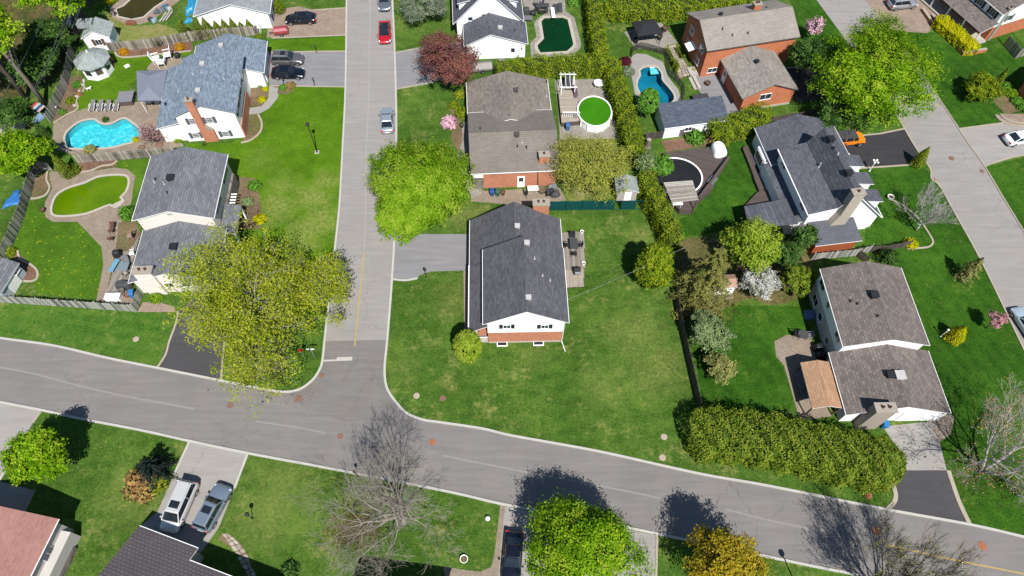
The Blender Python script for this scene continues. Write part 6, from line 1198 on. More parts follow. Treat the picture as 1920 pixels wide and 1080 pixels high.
# ------------------------------------------------------------------ lamps, signs, wires
GLOBE = plain('lamp_globe', (.7, .7, .68), .3, var=.03)
def lamp(label, px, py, h, style='black', r=.05, hd=.16, base=False):
    p = P(px, py); m_ = BLK if style == 'black' else WHITE; t = thing('lamp_post', label, 'lamp', (p.x, p.y, 0)); MB().tube([(0, 0, 0), (0, 0, h * .25), (0, 0, h)], [r * 1.5, r, r * .9], 8).build('pole', m_, t)
    MB().lathe([(hd * .5, h), (hd, h + .08), (hd * 1.05, h + hd * 1.4), (hd * .6, h + hd * 1.9), (.02, h + hd * 2.1)], 10).build('lantern', BLK if style == 'black' else GLOBE, t); MB().lathe([(r * 2.4, 0), (r * 2.2, .1), (r * 1.4, .18)], 10).build('base', m_, t)
    if base: MB().box(-.28, .28, -.28, .28, 0, .07).build('footing', KERBM, t)
    return t
lamp('tall black street lamp on a pale footing in the lush front lawn', 594.6, 285.5, 5.0, 'black', .07, .24, True); lamp('short black lawn lamp by the concrete drive with two cars', 473.3, 972, 1.5, 'black', .045, .2); lamp('black post lamp at the driveway of the corner house', 799, 519, 1.4, 'black', .045, .17); lamp('black post lamp on the upper edge of the white house drive', 593.5, 98, 1.1, 'black', .04, .13); lamp('black post lamp on the lower edge of the white house drive', 590, 160, 1.1, 'black', .04, .13); lamp('black post lamp by the driveway shrub', 533, 159, 1.1, 'black', .04, .13)
lamp('tall dark street lamp at the kerb by the golden brown tree', 1494, 1100, 3.9, 'black', .07, .26); lamp('white lawn lamp beside the yellow topped conical shrub', 1763.5, 631, 1.5, 'white', .035, .13); lamp('black lamp at the kerb beside the large leafless tree', 670, 893, 1.4, 'black', .045, .17)
t = lamp('white lamp post with five globes at the corner of the black asphalt drive', 1630, 320.5, 1.9, 'white', .05, .1)
for k in range(4): a = R_(45 + 90 * k); MB().tube([(0, 0, 1.7), (.3 * math.cos(a), .3 * math.sin(a), 1.75)], .02, 5).build('arm', WHITE, t); MB().lathe([(.05, 0), (.14, .1), (.14, .2), (.05, .3)], 10, (.3 * math.cos(a), .3 * math.sin(a), 1.75)).build('globe', GLOBE, t)
p = P(591.5, 672); t = thing('street_sign', 'street name sign on a thin steel pole at the junction kerb', 'sign', (p.x, p.y, 0)); MB().tube([(0, 0, 0), (0, 0, 2.4)], .03, 6).build('pole', STEEL, t); MB().box(-.42, .42, -.015, .015, 2.2, 2.42).build('blade', WHITE, t); MB().box(-.012, .012, -.4, .4, 2.45, 2.66).build('blade', plain('sign_green', C(40, 110, 70), .5), t)
p = P(572, 672); t = thing('stop_sign', 'red octagonal road sign beside the street name sign', 'sign', (p.x, p.y, 0), R_(8)); MB().tube([(0, 0, 0), (0, 0, 1.9)], .03, 6).build('pole', STEEL, t)
oc = [(.34 * math.cos(R_(22.5 + 45 * k)), .34 * math.sin(R_(22.5 + 45 * k))) for k in range(8)]; MB().add([(x, -.04, 2.1 + y) for x, y in oc] + [(x, -.02, 2.1 + y) for x, y in oc], [tuple(range(8)), tuple(range(15, 7, -1))] + [(i, 8 + i, 8 + (i + 1) % 8, (i + 1) % 8) for i in range(8)]).build('plate', plain('sign_red', C(216, 60, 40), .5), t)
WIRE = plain('wire_grey', C(190, 190, 190), .5); WIRED = plain('wire_dark', C(120, 124, 132), .5)
def wire(label, a, b, za, zb, sag=.4, m_=WIRE, r=.02):
    A_, B_ = P(*a, za), P(*b, zb); pts = [A_.lerp(B_, i / 12) - Vector((0, 0, sag * 4 * (i / 12) * (1 - i / 12))) for i in range(13)]; o = MB().tube([q - A_ for q in pts], r, 5).build('utility_wire', m_, loc=A_); tag(o, label, 'wire')
wire('pale service wire from the corner house to the trees', (1064, 562), (1288, 462), 4.6, 6, .3, WIRE, .013); 
for i, (a, b) in enumerate((((0, 190), (95, 0)), ((55, 183), (132, 5)), ((62, 175), (140, 8)))): wire(('lowest service wire crossing the shaded corner trees', 'upper pair wire over the dark shed', 'second upper pair wire over the dark shed')[i], a, b, 8, 8, .3, WIRED, .022)
wire('thin wire over the lawn behind the cedar hedge end', (1180, 140), (1283, 462), 5, 6, .4, WIRED, .015)
wire('thin wire from the tree over the patio fence', (78, 262), (140, 287), 3, 2.2, .1, WIRE, .015)
# ------------------------------------------------------------------ decks, pools above ground
def deck(label, outline, z, mat, ang, pw=.14, gap=.012, skirt=None, name='deck', sub=None):
    """planked deck: every plank a part; outline in photo pixels at height z, planks run along angle ang"""
    pts = [P(x, y, z) for x, y in outline]; c = sum(pts, Vector()) / len(pts); t = thing(name, label, 'deck', (c.x, c.y, 0)); ca, sa = math.cos(ang), math.sin(ang)
    loc = [((p.x - c.x) * ca + (p.y - c.y) * sa, -(p.x - c.x) * sa + (p.y - c.y) * ca) for p in pts]; n = len(loc); v0 = min(q[1] for q in loc); v1 = max(q[1] for q in loc)
    mats = mat if isinstance(mat, list) else [mat]; k = 0; v = v0; rr = random.Random(5)
    while v < v1 - .02:
        vm = v + pw / 2; xs = []
        for i in range(n):
            (xa, ya), (xb, yb) = loc[i], loc[(i + 1) % n]
            if (ya > vm) != (yb > vm): xs.append(xa + (xb - xa) * (vm - ya) / (yb - ya))
        xs.sort()
        for j in range(0, len(xs) - 1, 2):
            mb = MB(); mb.box(xs[j], xs[j + 1], v, v + pw, z - .04, z + rr.uniform(-.004, .004)); mb.build('plank', rr.choice(mats), t, rotz=ang)
        v += pw + gap
    sk = MB(); lw = [(p.x - c.x, p.y - c.y) for p in pts]; cx_ = sum(q[0] for q in lw) / n; cy_ = sum(q[1] for q in lw) / n; lw = [(cx_ + (x - cx_) * .985, cy_ + (y - cy_) * .985) for x, y in lw]
    sk.prism(lw, 0, z - .045); sk.build('frame', skirt or WOODB, t); return t
DKP = [plain('deck_grey%d' % i, C(*c), .9, var=.18, scale=4) for i, c in enumerate(((176, 166, 152), (160, 150, 138), (190, 182, 168)))]; DKL = [plain('deck_pale%d' % i, C(*c), .9, var=.15, scale=4) for i, c in enumerate(((208, 196, 178), (196, 184, 166)))]; DKB = [plain('deck_brown%d' % i, C(*c), .85, var=.15, scale=4) for i, c in enumerate(((112, 98, 92), (102, 90, 86)))]
deck('weathered plank deck with dining table behind the corner house', [(1054, 436), (1094, 434), (1098, 502), (1060, 505)], .35, DKP, R_(91)); deck('pale lower deck with a barbecue behind the corner house', [(1060, 505), (1094, 503), (1095, 537), (1060, 539)], .2, DKL, R_(91))
deck('weathered side deck along the grey roofed garage wing', [(222, 472), (243, 470), (262, 440), (240, 528), (236, 548), (201, 546)], .25, DKP, R_(80))
deck('brown composite deck round the covered black pool', [(1246, 286), (1333, 275), (1350, 266), (1365, 302), (1341, 338), (1338, 352), (1311, 375), (1298, 394), (1275, 394), (1262, 380), (1245, 345)], 1.0, DKB, R_(-22), .16)
deck('narrow brown ramp deck along the slate roofed house', [(1393, 276), (1402, 271), (1434, 353), (1424, 358)], .55, DKB, R_(-82), .16); deck('brown deck under the corrugated porch roof', [(1397, 385), (1421, 359), (1436, 355), (1476, 372), (1495, 418), (1406, 426)], .5, DKB, R_(8), .16)
deck('pale deck with railings beside the green above ground pool', [(1047, 172), (1080, 162), (1084, 200), (1088, 226), (1053, 230)], .9, DKL, R_(3), .15)
def aboveground(label, cx, cy, zr, rx, ry, wm, water, rot=0, legs=True):
    c = P(cx, cy, zr); t = thing('above_ground_pool', label, 'pool', (c.x, c.y, 0), rot); n = 40; E = lambda k, f=1.0: (math.cos(2 * math.pi * k / n) * rx * f, math.sin(2 * math.pi * k / n) * ry * f)
    mb = MB(); mb.add([(*E(k), 0) for k in range(n)] + [(*E(k), zr) for k in range(n)], [(k, (k + 1) % n, n + (k + 1) % n, n + k) for k in range(n)]); mb.build('pool_wall', wm, t, smooth=True)
    ribbon_mb([Vector(E(k)) for k in range(n)], .2, zr - .04, zr + .02, True).build('rim', WHITE, t); MB().add([(*E(k, .985), zr - .12) for k in range(n)], [tuple(range(n))]).build('water', water, t)
    if legs:
        for k in range(0, n, 3): x, y = E(k, 1.03); MB().box(x - .06, x + .06, y - .06, y + .06, 0, zr - .05).build('upright', WHITE, t)
    return t
aboveground('oval above ground pool of bright green water with a white rim', 1115, 208, 1.25, 2.35, 2.85, WSIDE, watermat('algae_water', C(66, 148, 8), C(84, 164, 14), .3))
t = aboveground('round covered black pool set in the brown deck', 1268, 330, 1.2, 3.35, 3.1, GREYP, watermat('black_cover', C(34, 35, 40), C(48, 48, 54), .4, 0, .6), legs=False)
# slatted pergola roof
q = [P(*p, 3.0) for p in ((1260, 381), (1310, 375), (1298.5, 338), (1244, 342))]; c = sum(q, Vector()) / 4; t = thing('pergola', 'pale slatted pergola over the corner of the brown deck', 'pergola', (c.x, c.y, 0)); l = [p - c for p in q]; PG = [plain('pergola_wood%d' % i, C(*c_), .9, var=.2, scale=3) for i, c_ in enumerate(((222, 214, 204), (200, 190, 178), (232, 226, 218), (178, 166, 152)))]; rr = random.Random(3)
for k in range(13):
    f = (k + .5) / 13; a, b = l[0].lerp(l[3], f), l[1].lerp(l[2], f); MB().bar((a.x, a.y, 3.0 + rr.uniform(-.01, .01)), (b.x, b.y, 3.0), .2, .04).build('slat', rr.choice(PG), t)
for p in l: MB().box(p.x * .92 - .06, p.x * .92 + .06, p.y * .92 - .06, p.y * .92 + .06, 0, 2.95).build('post', WOODB, t)
for i in (0, 2): MB().bar((l[i].x * .92, l[i].y * .92, 2.9), (l[(i + 3) % 4].x * .92, l[(i + 3) % 4].y * .92, 2.9), .08, .14).build('beam', WOODB, t)
# ------------------------------------------------------------------ garden furniture and small things
def lumpy(label, px, py, sx, sy, sz, mat, name, cat, rot=0, seed=1, z=0, amp=.12, group=None, n=18):
    """draped cover or heap: a crumpled dome with folds"""
    rg = random.Random(seed); p = P(px, py, z); mb = MB(); ph = [rg.uniform(0, 6) for _ in range(6)]; rings = 7; vs = [(0, 0, sz)]
    for i in range(1, rings + 1):
        f = i / rings
        for k in range(n):
            a = 2 * math.pi * k / n; ca, sa = math.cos(a), math.sin(a); q = 1 / max(abs(ca), abs(sa)) ** .55; r = min(f * 1.15, 1) * q * (1 + amp * (math.sin(3 * a + ph[0]) + .6 * math.sin(7 * a + ph[1] + f * 3)) * f)
            z_ = sz * (1 - max(0, (f - .62) / .38) ** 1.3) * (1 + amp * (math.sin(4 * a + 5 * f + ph[2]) + math.sin(9 * f + 2 * a + ph[3])) * .7 * (1 - f * .4)); vs.append((ca * r * sx / 2, sa * r * sy / 2, max(z_, 0)))
    fs = [(0, 1 + k, 1 + (k + 1) % n) for k in range(n)]
    for i in range(rings - 1):
        for k in range(n): fs.append((1 + i * n + k, 1 + (i + 1) * n + k, 1 + (i + 1) * n + (k + 1) % n, 1 + i * n + (k + 1) % n))
    o = mb.add(vs, fs).build(name, mat, None, True, loc=(p.x, p.y, z), rotz=R_(rot)); return tag(o, label, cat, group)
def chair(label, px, py, rot, mat, z=0, s=1.0, group=None, name='patio_chair', cush=None):
    p = P(px, py, z); t = thing(name, label, 'chair', (p.x, p.y, z), R_(rot), group); t.scale = (s,) * 3
    MB().box(-.27, .27, -.27, .27, .38, .44).build('seat', cush or mat, t, bevel=.02); MB().hull8([(-.27, -.3, .4), (-.22, -.3, .4), (-.22, .3, .4), (-.27, .3, .4)], [(-.38, -.28, .95), (-.33, -.28, .95), (-.33, .28, .95), (-.38, .28, .95)]).build('backrest', cush or mat, t, bevel=.02)
    for sx in (-1, 1):
        for sy in (-1, 1): MB().tube([(sx * .24, sy * .25, 0), (sx * .22, sy * .24, .4)], .02, 5).build('leg', mat, t)
    for sy in (-1, 1): MB().bar((-.3, sy * .3, .64), (.25, sy * .3, .64), .05, .03).build('armrest', mat, t)
    return t
def table(label, px, py, rx, ry, h, mat, z=0, rot=0, name='patio_table', rnd=False, topm=None):
    p = P(px, py, z); t = thing(name, label, 'table', (p.x, p.y, z), R_(rot))
    (MB().lathe([(1, h - .04), (1, h)], 20, sx=rx, sy=ry) if rnd else MB().box(-rx, rx, -ry, ry, h - .04, h)).build('table_top', topm or mat, t, bevel=.01)
    for sx in (-1, 1):
        for sy in (-1, 1): MB().tube([(sx * rx * .7, sy * ry * .7, 0), (sx * rx * .72, sy * ry * .72, h - .04)], .025, 5).build('leg', mat, t)
    return t
table('black rectangular dining table on the weathered deck', 1075, 463, .5, .78, .74, DKGREY, .36, 1)
for lab, px, py, r in (('black deck chair at the house side of the dining table', 1063.5, 463, 0), ('black deck chair at the lawn side of the dining table', 1086.5, 463, 180), ('black deck chair at the fence end of the dining table', 1073, 446, -90), ('black deck chair at the barbecue end of the dining table', 1076, 479, 90)): chair(lab, px, py, r, BLK, .36, 1.05)
p = P(1081, 512, .2); t = thing('barbecue', 'black barbecue with side shelf on the pale lower deck', 'barbecue', (p.x, p.y, .2), R_(5)); MB().box(-.4, .4, -.3, .3, .1, .8).build('cabinet', BLK, t, bevel=.03); MB().hull8([(-.42, -.32, .8), (.42, -.32, .8), (.42, .32, .8), (-.42, .32, .8)], [(-.4, -.15, 1.1), (.4, -.15, 1.1), (.4, .2, 1.1), (-.4, .2, 1.1)]).build('lid', BLK, t, bevel=.04); MB().box(-.3, .3, -.62, -.34, .74, .79).build('side_shelf', STEEL, t)
for lab, px, py in (('white deck post cap at the fence end of the weathered deck', 1091, 436.5), ('white deck post cap at the barbecue end of the weathered deck', 1094, 495.5)):
    p = P(px, py, .36); t = thing('planter', lab, 'planter', (p.x, p.y, .36)); MB().lathe([(.16, 0), (.22, .3), (.24, .32), (.2, .32), (.18, .2)], 14).build('pot', WHITE, t); MB().lathe([(.17, .2), (.02, .22)], 12).build('soil', SOIL, t)
for i, px in enumerate((175.5, 190.5, 205, 220.5)):       # loungers
    p = P(px, 202); t = thing('sun_lounger', ('sun lounger at the fence bed end of the poolside row', 'sun lounger second from the fence bed in the poolside row', 'sun lounger second from the hot tub in the poolside row', 'sun lounger at the hot tub end of the poolside row')[i], 'lounger', (p.x, p.y, .02), R_(94), 'poolside sun loungers')
    MB().box(-.95, .35, -.3, .3, .3, .36).build('seat', plain('lounger_mesh', C(150, 142, 142), .8), t); MB().hull8([(.35, -.3, .3), (1.0, -.3, .52), (1.0, .3, .52), (.35, .3, .3)], [(.35, -.3, .36), (1.0, -.3, .58), (1.0, .3, .58), (.35, .3, .36)]).build('backrest', MATS['lounger_mesh'], t)
    for s in (-1, 1): MB().bar((-.98, s * .33, .33), (.38, s * .33, .33), .05, .05).build('side_rail', WHITE, t); MB().bar((-.3, s * .36, .52), (.3, s * .36, .52), .06, .04).build('armrest', WHITE, t)
    for x in (-.85, .6):
        for s in (-1, 1): MB().tube([(x, s * .3, 0), (x, s * .3, .33)], .025, 5).build('leg', WHITE, t)
for i, px in enumerate((183, 198, 212)): table(('small dark side table nearest the fence bed', 'small dark side table in the middle of the loungers', 'small dark side table nearest the hot tub')[i], px, 204, .2, .2, .4, BLK, .02, 0, 'side_table', True)
p = P(237, 184, .5); t = thing('hot_tub', 'hot tub with grey folding cover and brown cabinet beside the canopy', 'hot tub', (p.x, p.y, 0), R_(6)); MB().box(-1, 1, -1, 1, 0, .75).build('cabinet', WOODB, t, bevel=.05)
for s in (-1, 1): MB().box(-1.05, 1.05, min(s * .01, s * 1.05), max(s * .01, s * 1.05), .752, .87).build('cover', plain('spa_cover', C(158, 158, 168), .7), t, bevel=.04)
WF = plain('white_cushion', (.76, .76, .76), .8)
for lab, px, py, r in (('white lounge chair at the lawn edge of the round patio', 296, 117, 20), ('white lounge chair beside the house on the round patio', 317, 110, 200), ('white lounge chair at the canopy side of the round patio', 306, 124, 100)): chair(lab, px, py, r, WHITE, .02, 1.9, cush=WF, name='lounge_chair')
table('dark round table between the white lounge chairs', 308, 114, .45, .45, .5, DKGREY, .02, rnd=True); table('table under the grey canopy', 290, 192, .5, .5, .7, WHITE, .02, rnd=True)
for lab, px, py, r in (('white chair under the grey canopy nearer the hot tub', 281, 195, 10), ('white chair under the grey canopy nearer the house', 298, 195, 170)): chair(lab, px, py, r, WHITE, .02, 1.1)
lumpy('dark round planter on the round patio by the house', 334, 107, .8, .8, .7, BLK, 'covered_pot', 'planter', 0, 4, amp=.03)
TARP = plain('blue_tarp', C(64, 140, 222), .4, var=.25, scale=5); lumpy('crumpled bright blue tarp on the grass behind the fence', 27, 374, 1.6, 2.6, .3, TARP, 'tarp', 'tarp', -12, 7, amp=.3)
lumpy('blue tarp heap against the pale grey roofed house', 362, 14, 1.7, 3.6, .9, plain('cyan_tarp', C(60, 176, 226), .4, var=.25, scale=5), 'tarp', 'tarp', 0, 8, amp=.25); lumpy('small cyan tarp bundle by the corner cedars', 356, 40, 1.5, 1.0, .4, MATS['cyan_tarp'], 'tarp', 'tarp', 10, 9, amp=.3)
lumpy('rust brown tarp covered heap by the dark brown pool', 247, 45, 1.5, .7, .6, plain('brown_tarp', C(150, 92, 70), .7), 'covered_heap', 'tarp', 6, 10)
for i, (px, py, s, c_) in enumerate(((283, 38, .8, (60, 60, 66)), (290, 40, .9, (160, 190, 200)), (296, 24, .9, (96, 112, 124)), (305, 20, 1.0, (130, 140, 150)), (312, 15, 1.1, (90, 130, 160)), (318, 18, .8, (214, 210, 200)))):
    lumpy(('dark bag', 'pale blue float ring bag', 'slate grey bundle', 'light grey bundle', 'steel blue bundle', 'white bundle')[i] + ' in the clutter along the dark brown pool', px, py, s, s * .8, .45, plain('clutter%d' % i, C(*c_), .6), 'bundle', 'bundle', i * 30, 20 + i, amp=.25)
for i, px in enumerate((303, 309, 315)): p = P(px, 33 - i); o = MB().bar((0, -1.1, .12 + i * .02), (.5, 1.1, .14 + i * .02), .22, .03).build('plank', PG[0], loc=(p.x, p.y, 0)); tag(o, ('first', 'second', 'third')[i] + ' loose pale plank from the pale blue float ring bag', 'plank', 'loose planks by the pool')
lumpy('white tarp cover on the brown deck beside the lawn', 1346, 284, 1.7, 2.4, 1.1, WF, 'covered_furniture', 'cover', 14, 12, 1.0, .06)
lumpy('black grill cover on the weathered side deck', 222, 479, 1.0, .8, .9, BLK, 'grill_cover', 'cover', 10, 13, .26, .05); lumpy('black storage cover beside the cream chimney', 235, 538, 1.9, 1.0, 1.0, DKGREY, 'storage_cover', 'cover', 0, 14, .02, .03)
p = P(216, 500, .3); t = thing('sun_lounger', 'blue sun lounger on the weathered side deck', 'lounger', (p.x, p.y, .27), R_(78)); MB().box(-.9, .9, -.3, .3, .3, .38).build('seat', plain('lounger_blue', C(130, 196, 226), .7), t, bevel=.03)
for x in (-.8, .8):
    for s in (-1, 1): MB().tube([(x, s * .27, 0), (x, s * .27, .3)], .025, 5).build('leg', STEEL, t)
table('glass topped table on the weathered side deck', 236, 505, .6, .6, .7, STEEL, .26, 0, topm=plain('glass_top', C(150, 170, 176), .1)); chair('grey deck chair beside the glass topped table', 240, 492, -60, GREYP, .26, 1.1); chair('tan deck chair below the glass topped table', 237, 517, 60, DKL[0], .26, 1.1); chair('white deck chair against the grey roofed garage wing', 251, 478, 190, WHITE, .26, 1.1); chair('pinkish deck chair at the end of the side deck by the shrubs', 247, 446, 190, plain('pink_wood', C(196, 160, 146), .8), .26, 1.2)
o = P(213, 558, .3); t = thing('storage_box', 'white storage box inside the picket fence', 'box', (o.x, o.y, 0), R_(2)); MB().box(-.85, .85, -.4, .4, 0, .6).build('box', WHITE, t, bevel=.03); MB().box(-.88, .88, -.43, .43, .602, .68).build('lid', WHITE, t, bevel=.02)
def wheelie(label, px, py, mat, rot=0, cat='bin'):
    p = P(px, py); t = thing('wheelie_bin', label, cat, (p.x, p.y, 0), R_(rot)); MB().hull8([(-.22, -.26, .08), (.22, -.26, .08), (.22, .26, .08), (-.22, .26, .08)], [(-.29, -.34, .98), (.29, -.34, .98), (.29, .34, .98), (-.29, .34, .98)]).build('body', mat, t, bevel=.03); MB().hull8([(-.31, -.37, .985), (.31, -.37, .985), (.31, .38, .985), (-.31, .38, .985)], [(-.27, -.3, 1.08), (.27, -.3, 1.08), (.27, .36, 1.08), (-.27, .36, 1.08)]).build('lid', mat, t, bevel=.02)
    for s in (-1, 1): MB().tube([(s * .2, .3, .1), (s * .27, .3, .1)], .1, 10).build('wheel', TYRE, t)
BB = plain('bin_blue', C(40, 104, 184), .5); GB = plain('bin_green', C(70, 120, 90), .5); wheelie('blue wheeled bin against the taupe bungalow wall', 923, 366, BB); wheelie('green wheeled bin beside the blue one', 933.5, 366, GB); wheelie('blue wheeled bin beside the garage of the pale grey roofed house', 511, 40, BB, 10); wheelie('blue bin at the corner of the wide cream chimney', 252, 556, plain('bin_blue2', C(70, 150, 220), .5), 10); wheelie('blue wheeled bin at the beige chimney by the double garage', 1654, 800, plain('bin_blue3', C(40, 140, 214), .5), -10)
def pot(label, px, py, r, hgt, mat, z=0): p = P(px, py, z); t = thing('plant_pot', label, 'pot', (p.x, p.y, z)); MB().lathe([(r * .7, 0), (r, hgt), (r * 1.06, hgt), (r * .86, hgt), (r * .8, hgt * .7)], 14).build('pot', mat, t); MB().lathe([(r * .82, hgt * .72), (.02, hgt * .76)], 12).build('soil', SOIL, t)
pot('brown barrel pot beside the green bin', 943, 365, .3, .6, POT); pot('dark pot by the entry walk of the taupe bungalow', 866, 238, .3, .5, BLK); pot('wicker planter on the taupe bungalow patio', 1016, 360, .55, .6, plain('wicker', C(150, 132, 112), .9)); pot('grey barrel inside the picket fence', 232, 550, .35, .7, GREYP); pot('terracotta pot inside the picket fence', 240, 556, .3, .5, plain('terracotta', C(196, 130, 100), .9)); pot('dark pot on the pool edge by the lawn', 82, 396, .32, .45, POT); pot('white round planter ring on the lawn by the paved walk', 870, 1049, .4, .3, WHITE); pot('white round planter on the deep green lawn at the curved edging', 1668, 372, .42, .4, WHITE); pot('dark planter at the black gazebo nearer the lawn', 1192, 80, .4, .7, BLK); pot('dark planter at the black gazebo nearer the stone path', 1236, 74, .4, .7, BLK); pot('brown pot at the corner of the orange brick house', 1326, 159, .4, .5, POT); pot('dark pot on the terrace of the orange brick house', 1314, 137, .35, .5, POT); pot('brown pot at the black gazebo corner', 1246, 58, .45, .7, POT)
p = P(914.5, 973); o = MB().lathe([(.05, 0), (.2, .06), (.26, .22), (.2, .38), (.04, .44)], 14).build('garden_globe', GLOBE, loc=(p.x, p.y, 0), smooth=True); tag(o, 'pale globe ornament on the lawn beside the leafless tree', 'ornament')
p = P(238, 124); o = MB().box(-.35, .35, -.35, .35, 0, .03).build('white_board', WHITE, loc=(p.x, p.y, .01), rotz=.7, bevel=.01); tag(o, 'square white board lying on the lush back lawn', 'board')
# bistro set, benches
table('small rusty bistro table on the tan patio', 212, 438, .32, .32, .7, plain('rusty_metal', C(126, 84, 66), .7), .02, rnd=True); chair('rusty bistro chair above the small table', 213, 428, -90, MATS['rusty_metal'], .02, .95); chair('rusty bistro chair below the small table', 211, 450, 90, MATS['rusty_metal'], .02, .95)
# umbrella-like patchwork fabric behind the fence
p = P(75, 206, .6); t = thing('swing_seat', 'red, white and blue striped fabric canopy behind the long fence', 'canopy', (p.x, p.y, 0), R_(-30))
for i, c_ in enumerate(((214, 90, 96), (220, 232, 224), (44, 90, 150), (230, 200, 200))): MB().hull8([(-.9 + i * .45, -.6, 1.1), (-.452 + i * .45, -.6, 1.1), (-.452 + i * .45, .6, 1.2), (-.9 + i * .45, .6, 1.2)], [(-.9 + i * .45, -.6, 1.13), (-.452 + i * .45, -.6, 1.13), (-.452 + i * .45, .6, 1.23), (-.9 + i * .45, .6, 1.23)]).build('stripe', plain('fabric%d' % i, C(*c_), .8), t)
for x in (-.85, .85):
    for y in (-.55, .55): MB().tube([(x, y, 0), (x, y, 1.12)], .02, 5).build('pole', WHITE, t)
lumpy('pale blue tarp below the striped canopy', 74, 223, 1.0, 1.8, .4, plain('pale_blue_tarp', C(150, 184, 220), .5), 'tarp', 'tarp', -20, 31, amp=.2)
# things round pools
p = P(1036, 26); t = thing('diving_board', 'white diving board at the angular pool', 'diving board', (p.x, p.y, 0), R_(3)); MB().box(-.28, .28, -1.6, .8, .5, .58).build('board', WHITE, t, bevel=.02); MB().box(-.25, .25, .2, .6, 0, .5).build('stand', STEEL, t)
for i, (px, py) in enumerate(((1041, 18), (1050, 16))): p = P(px, py); o = MB().hull8([(-.35, -1, 0), (.35, -1, 0), (.35, 1, 0), (-.35, 1, 0)], [(-.33, -.98, .34), (.33, -.98, .34), (.33, .98, .34), (-.33, .98, .34)]).build('lounger_cover', DKGREY, loc=(p.x, p.y, .02), bevel=.04); tag(o, ('black covered lounger next to the diving board', 'black covered lounger by the lawn at the angular pool')[i], 'lounger')
table('dark oblong terrace table beside the purple umbrella', 1017, 17, 1.0, .5, .72, DKGREY, .02, 3)
for i, (px, py, r) in enumerate(((1008, 21, 60), (1014, 26, 90), (1023, 25, 90), (1006, 12, 0))): chair(('dark terrace chair at the house corner of the oblong table', 'dark terrace chair along the oblong table near the house', 'dark terrace chair along the oblong table near the diving board', 'dark terrace chair at the end of the oblong table')[i], px, py, r, DKGREY, .02, 1.1)
p = P(1018, 13, .1); t = thing('closed_umbrella', 'closed purple garden umbrella by the terrace table', 'umbrella', (p.x, p.y, 0)); MB().tube([(0, 0, 0), (0, 0, 2.4)], .03, 6).build('pole', WHITE, t); MB().lathe([(.16, .9), (.2, 1.2), (.12, 1.8), (.03, 2.35)], 10).build('canopy', plain('purple_fabric', C(96, 70, 130), .8), t); MB().lathe([(.3, 0), (.28, .1)], 12).build('base', DKGREY, t)
lumpy('round black covered fire bowl on the cape house terrace', 999, 27, .9, .9, .6, BLK, 'fire_bowl', 'cover', 0, 40, .02, .03); lumpy('dark barbecue cover against the cape house', 987, 25, 1.1, .9, 1.0, DKGREY, 'grill_cover', 'cover', 0, 41, .02, .04)
p = P(990, 38); t = thing('garden_bench', 'grey slatted bench set on the cape house terrace', 'bench', (p.x, p.y, .02)); 
for k in range(6): MB().box(-.7, .7, -.5 + k * .18, -.36 + k * .18, .4, .44).build('slat', GREYP, t)
for x in (-.6, .6): MB().box(x - .04, x + .04, -.5, .5, 0, .4).build('leg', GREYP, t)
p = P(1228, 122); t = thing('pool_steps', 'white moulded steps entering the deep blue kidney pool', 'steps', (p.x, p.y, 0), R_(8))
for k in range(3): MB().box(-.85, .85, -1.3 + k * .45, -.86 + k * .45, -.6, -.5 + k * .2).build('step', WHITE, t, bevel=.05)
p = P(1313, 186, .4); t = thing('storage_box', 'dark grey storage chest on the terrace behind the pool house', 'box', (p.x, p.y, 0), R_(10)); MB().box(-1.1, 1.1, -.6, .6, 0, .75).build('box', DKGREY, t, bevel=.03)
for s in (-1, 1): MB().box(min(s * .01, s * 1.14), max(s * .01, s * 1.14), -.64, .64, .752, .82).build('lid', plain('chest_lid', C(84, 84, 90), .6), t, bevel=.02)
t = thing('terrace_steps', 'two broad pale terrace steps beside the orange brick house', 'steps', P(1302, 157), R_(12))
for k in range(2): MB().box(-.5 + k * .55, -.02 + k * .55, -1.2, 1.3, 0, .16 + k * .16).build('step', CONC, t, bevel=.02)
table('white round table by the above ground pool', 1122, 162, .75, .75, .72, WHITE, .02, rnd=True)
t = thing('pergola', 'white frame pergola beside the taupe bungalow and the above ground pool', 'pergola', P(1062, 175))
for k in range(2):
    for j in range(2): MB().box(-.9 + j * 1.9 - .05, -.9 + j * 1.9 + .05, -1.2 + k * 2.6 - .05, -1.2 + k * 2.6 + .05, 0, 2.2).build('post', WHITE, t)
    MB().bar((-1.1, -1.2 + k * 2.6, 2.25), (1.3, -1.2 + k * 2.6, 2.25), .08, .12).build('beam', WHITE, t)
for k in range(4): MB().bar((-.9 + k * .62, -1.4, 2.36), (-.9 + k * .62, 1.7, 2.36), .06, .1).build('rafter', WHITE, t)
for k in range(3): p = P(1050 + k * 12, 214 + k * 2, .9)
t = thing('deck_railing', 'white railing along the pale deck at the above ground pool', 'railing', P(1054, 228))
for k in range(9): MB().box(k * .28 - .03, k * .28 + .03, -.03, .03, .9, 1.75).build('baluster', WHITE, t)
MB().box(-.05, 2.35, -.05, .05, 1.752, 1.82).build('handrail', WHITE, t)
lumpy('purple folded umbrella fabric by the above ground pool', 1077, 172, .7, 2.4, .5, plain('plum_fabric', C(120, 90, 110), .8), 'folded_fabric', 'cover', 12, 45, .9, .2); lumpy('round black kettle grill cover at the above ground pool', 1077, 226, .95, .95, .9, BLK, 'grill_cover', 'cover', 0, 46, .02, .04)
wheelie('small blue tub on the lawn by the pale deck', 1064, 243, plain('tub_blue', C(80, 130, 200), .5)); lumpy('dark shade screen under the white frame pergola', 1064, 160, 1.3, .9, 1.6, plain('screen_grey', C(96, 98, 104), .8), 'shade_screen', 'cover', 0, 47, amp=.03)
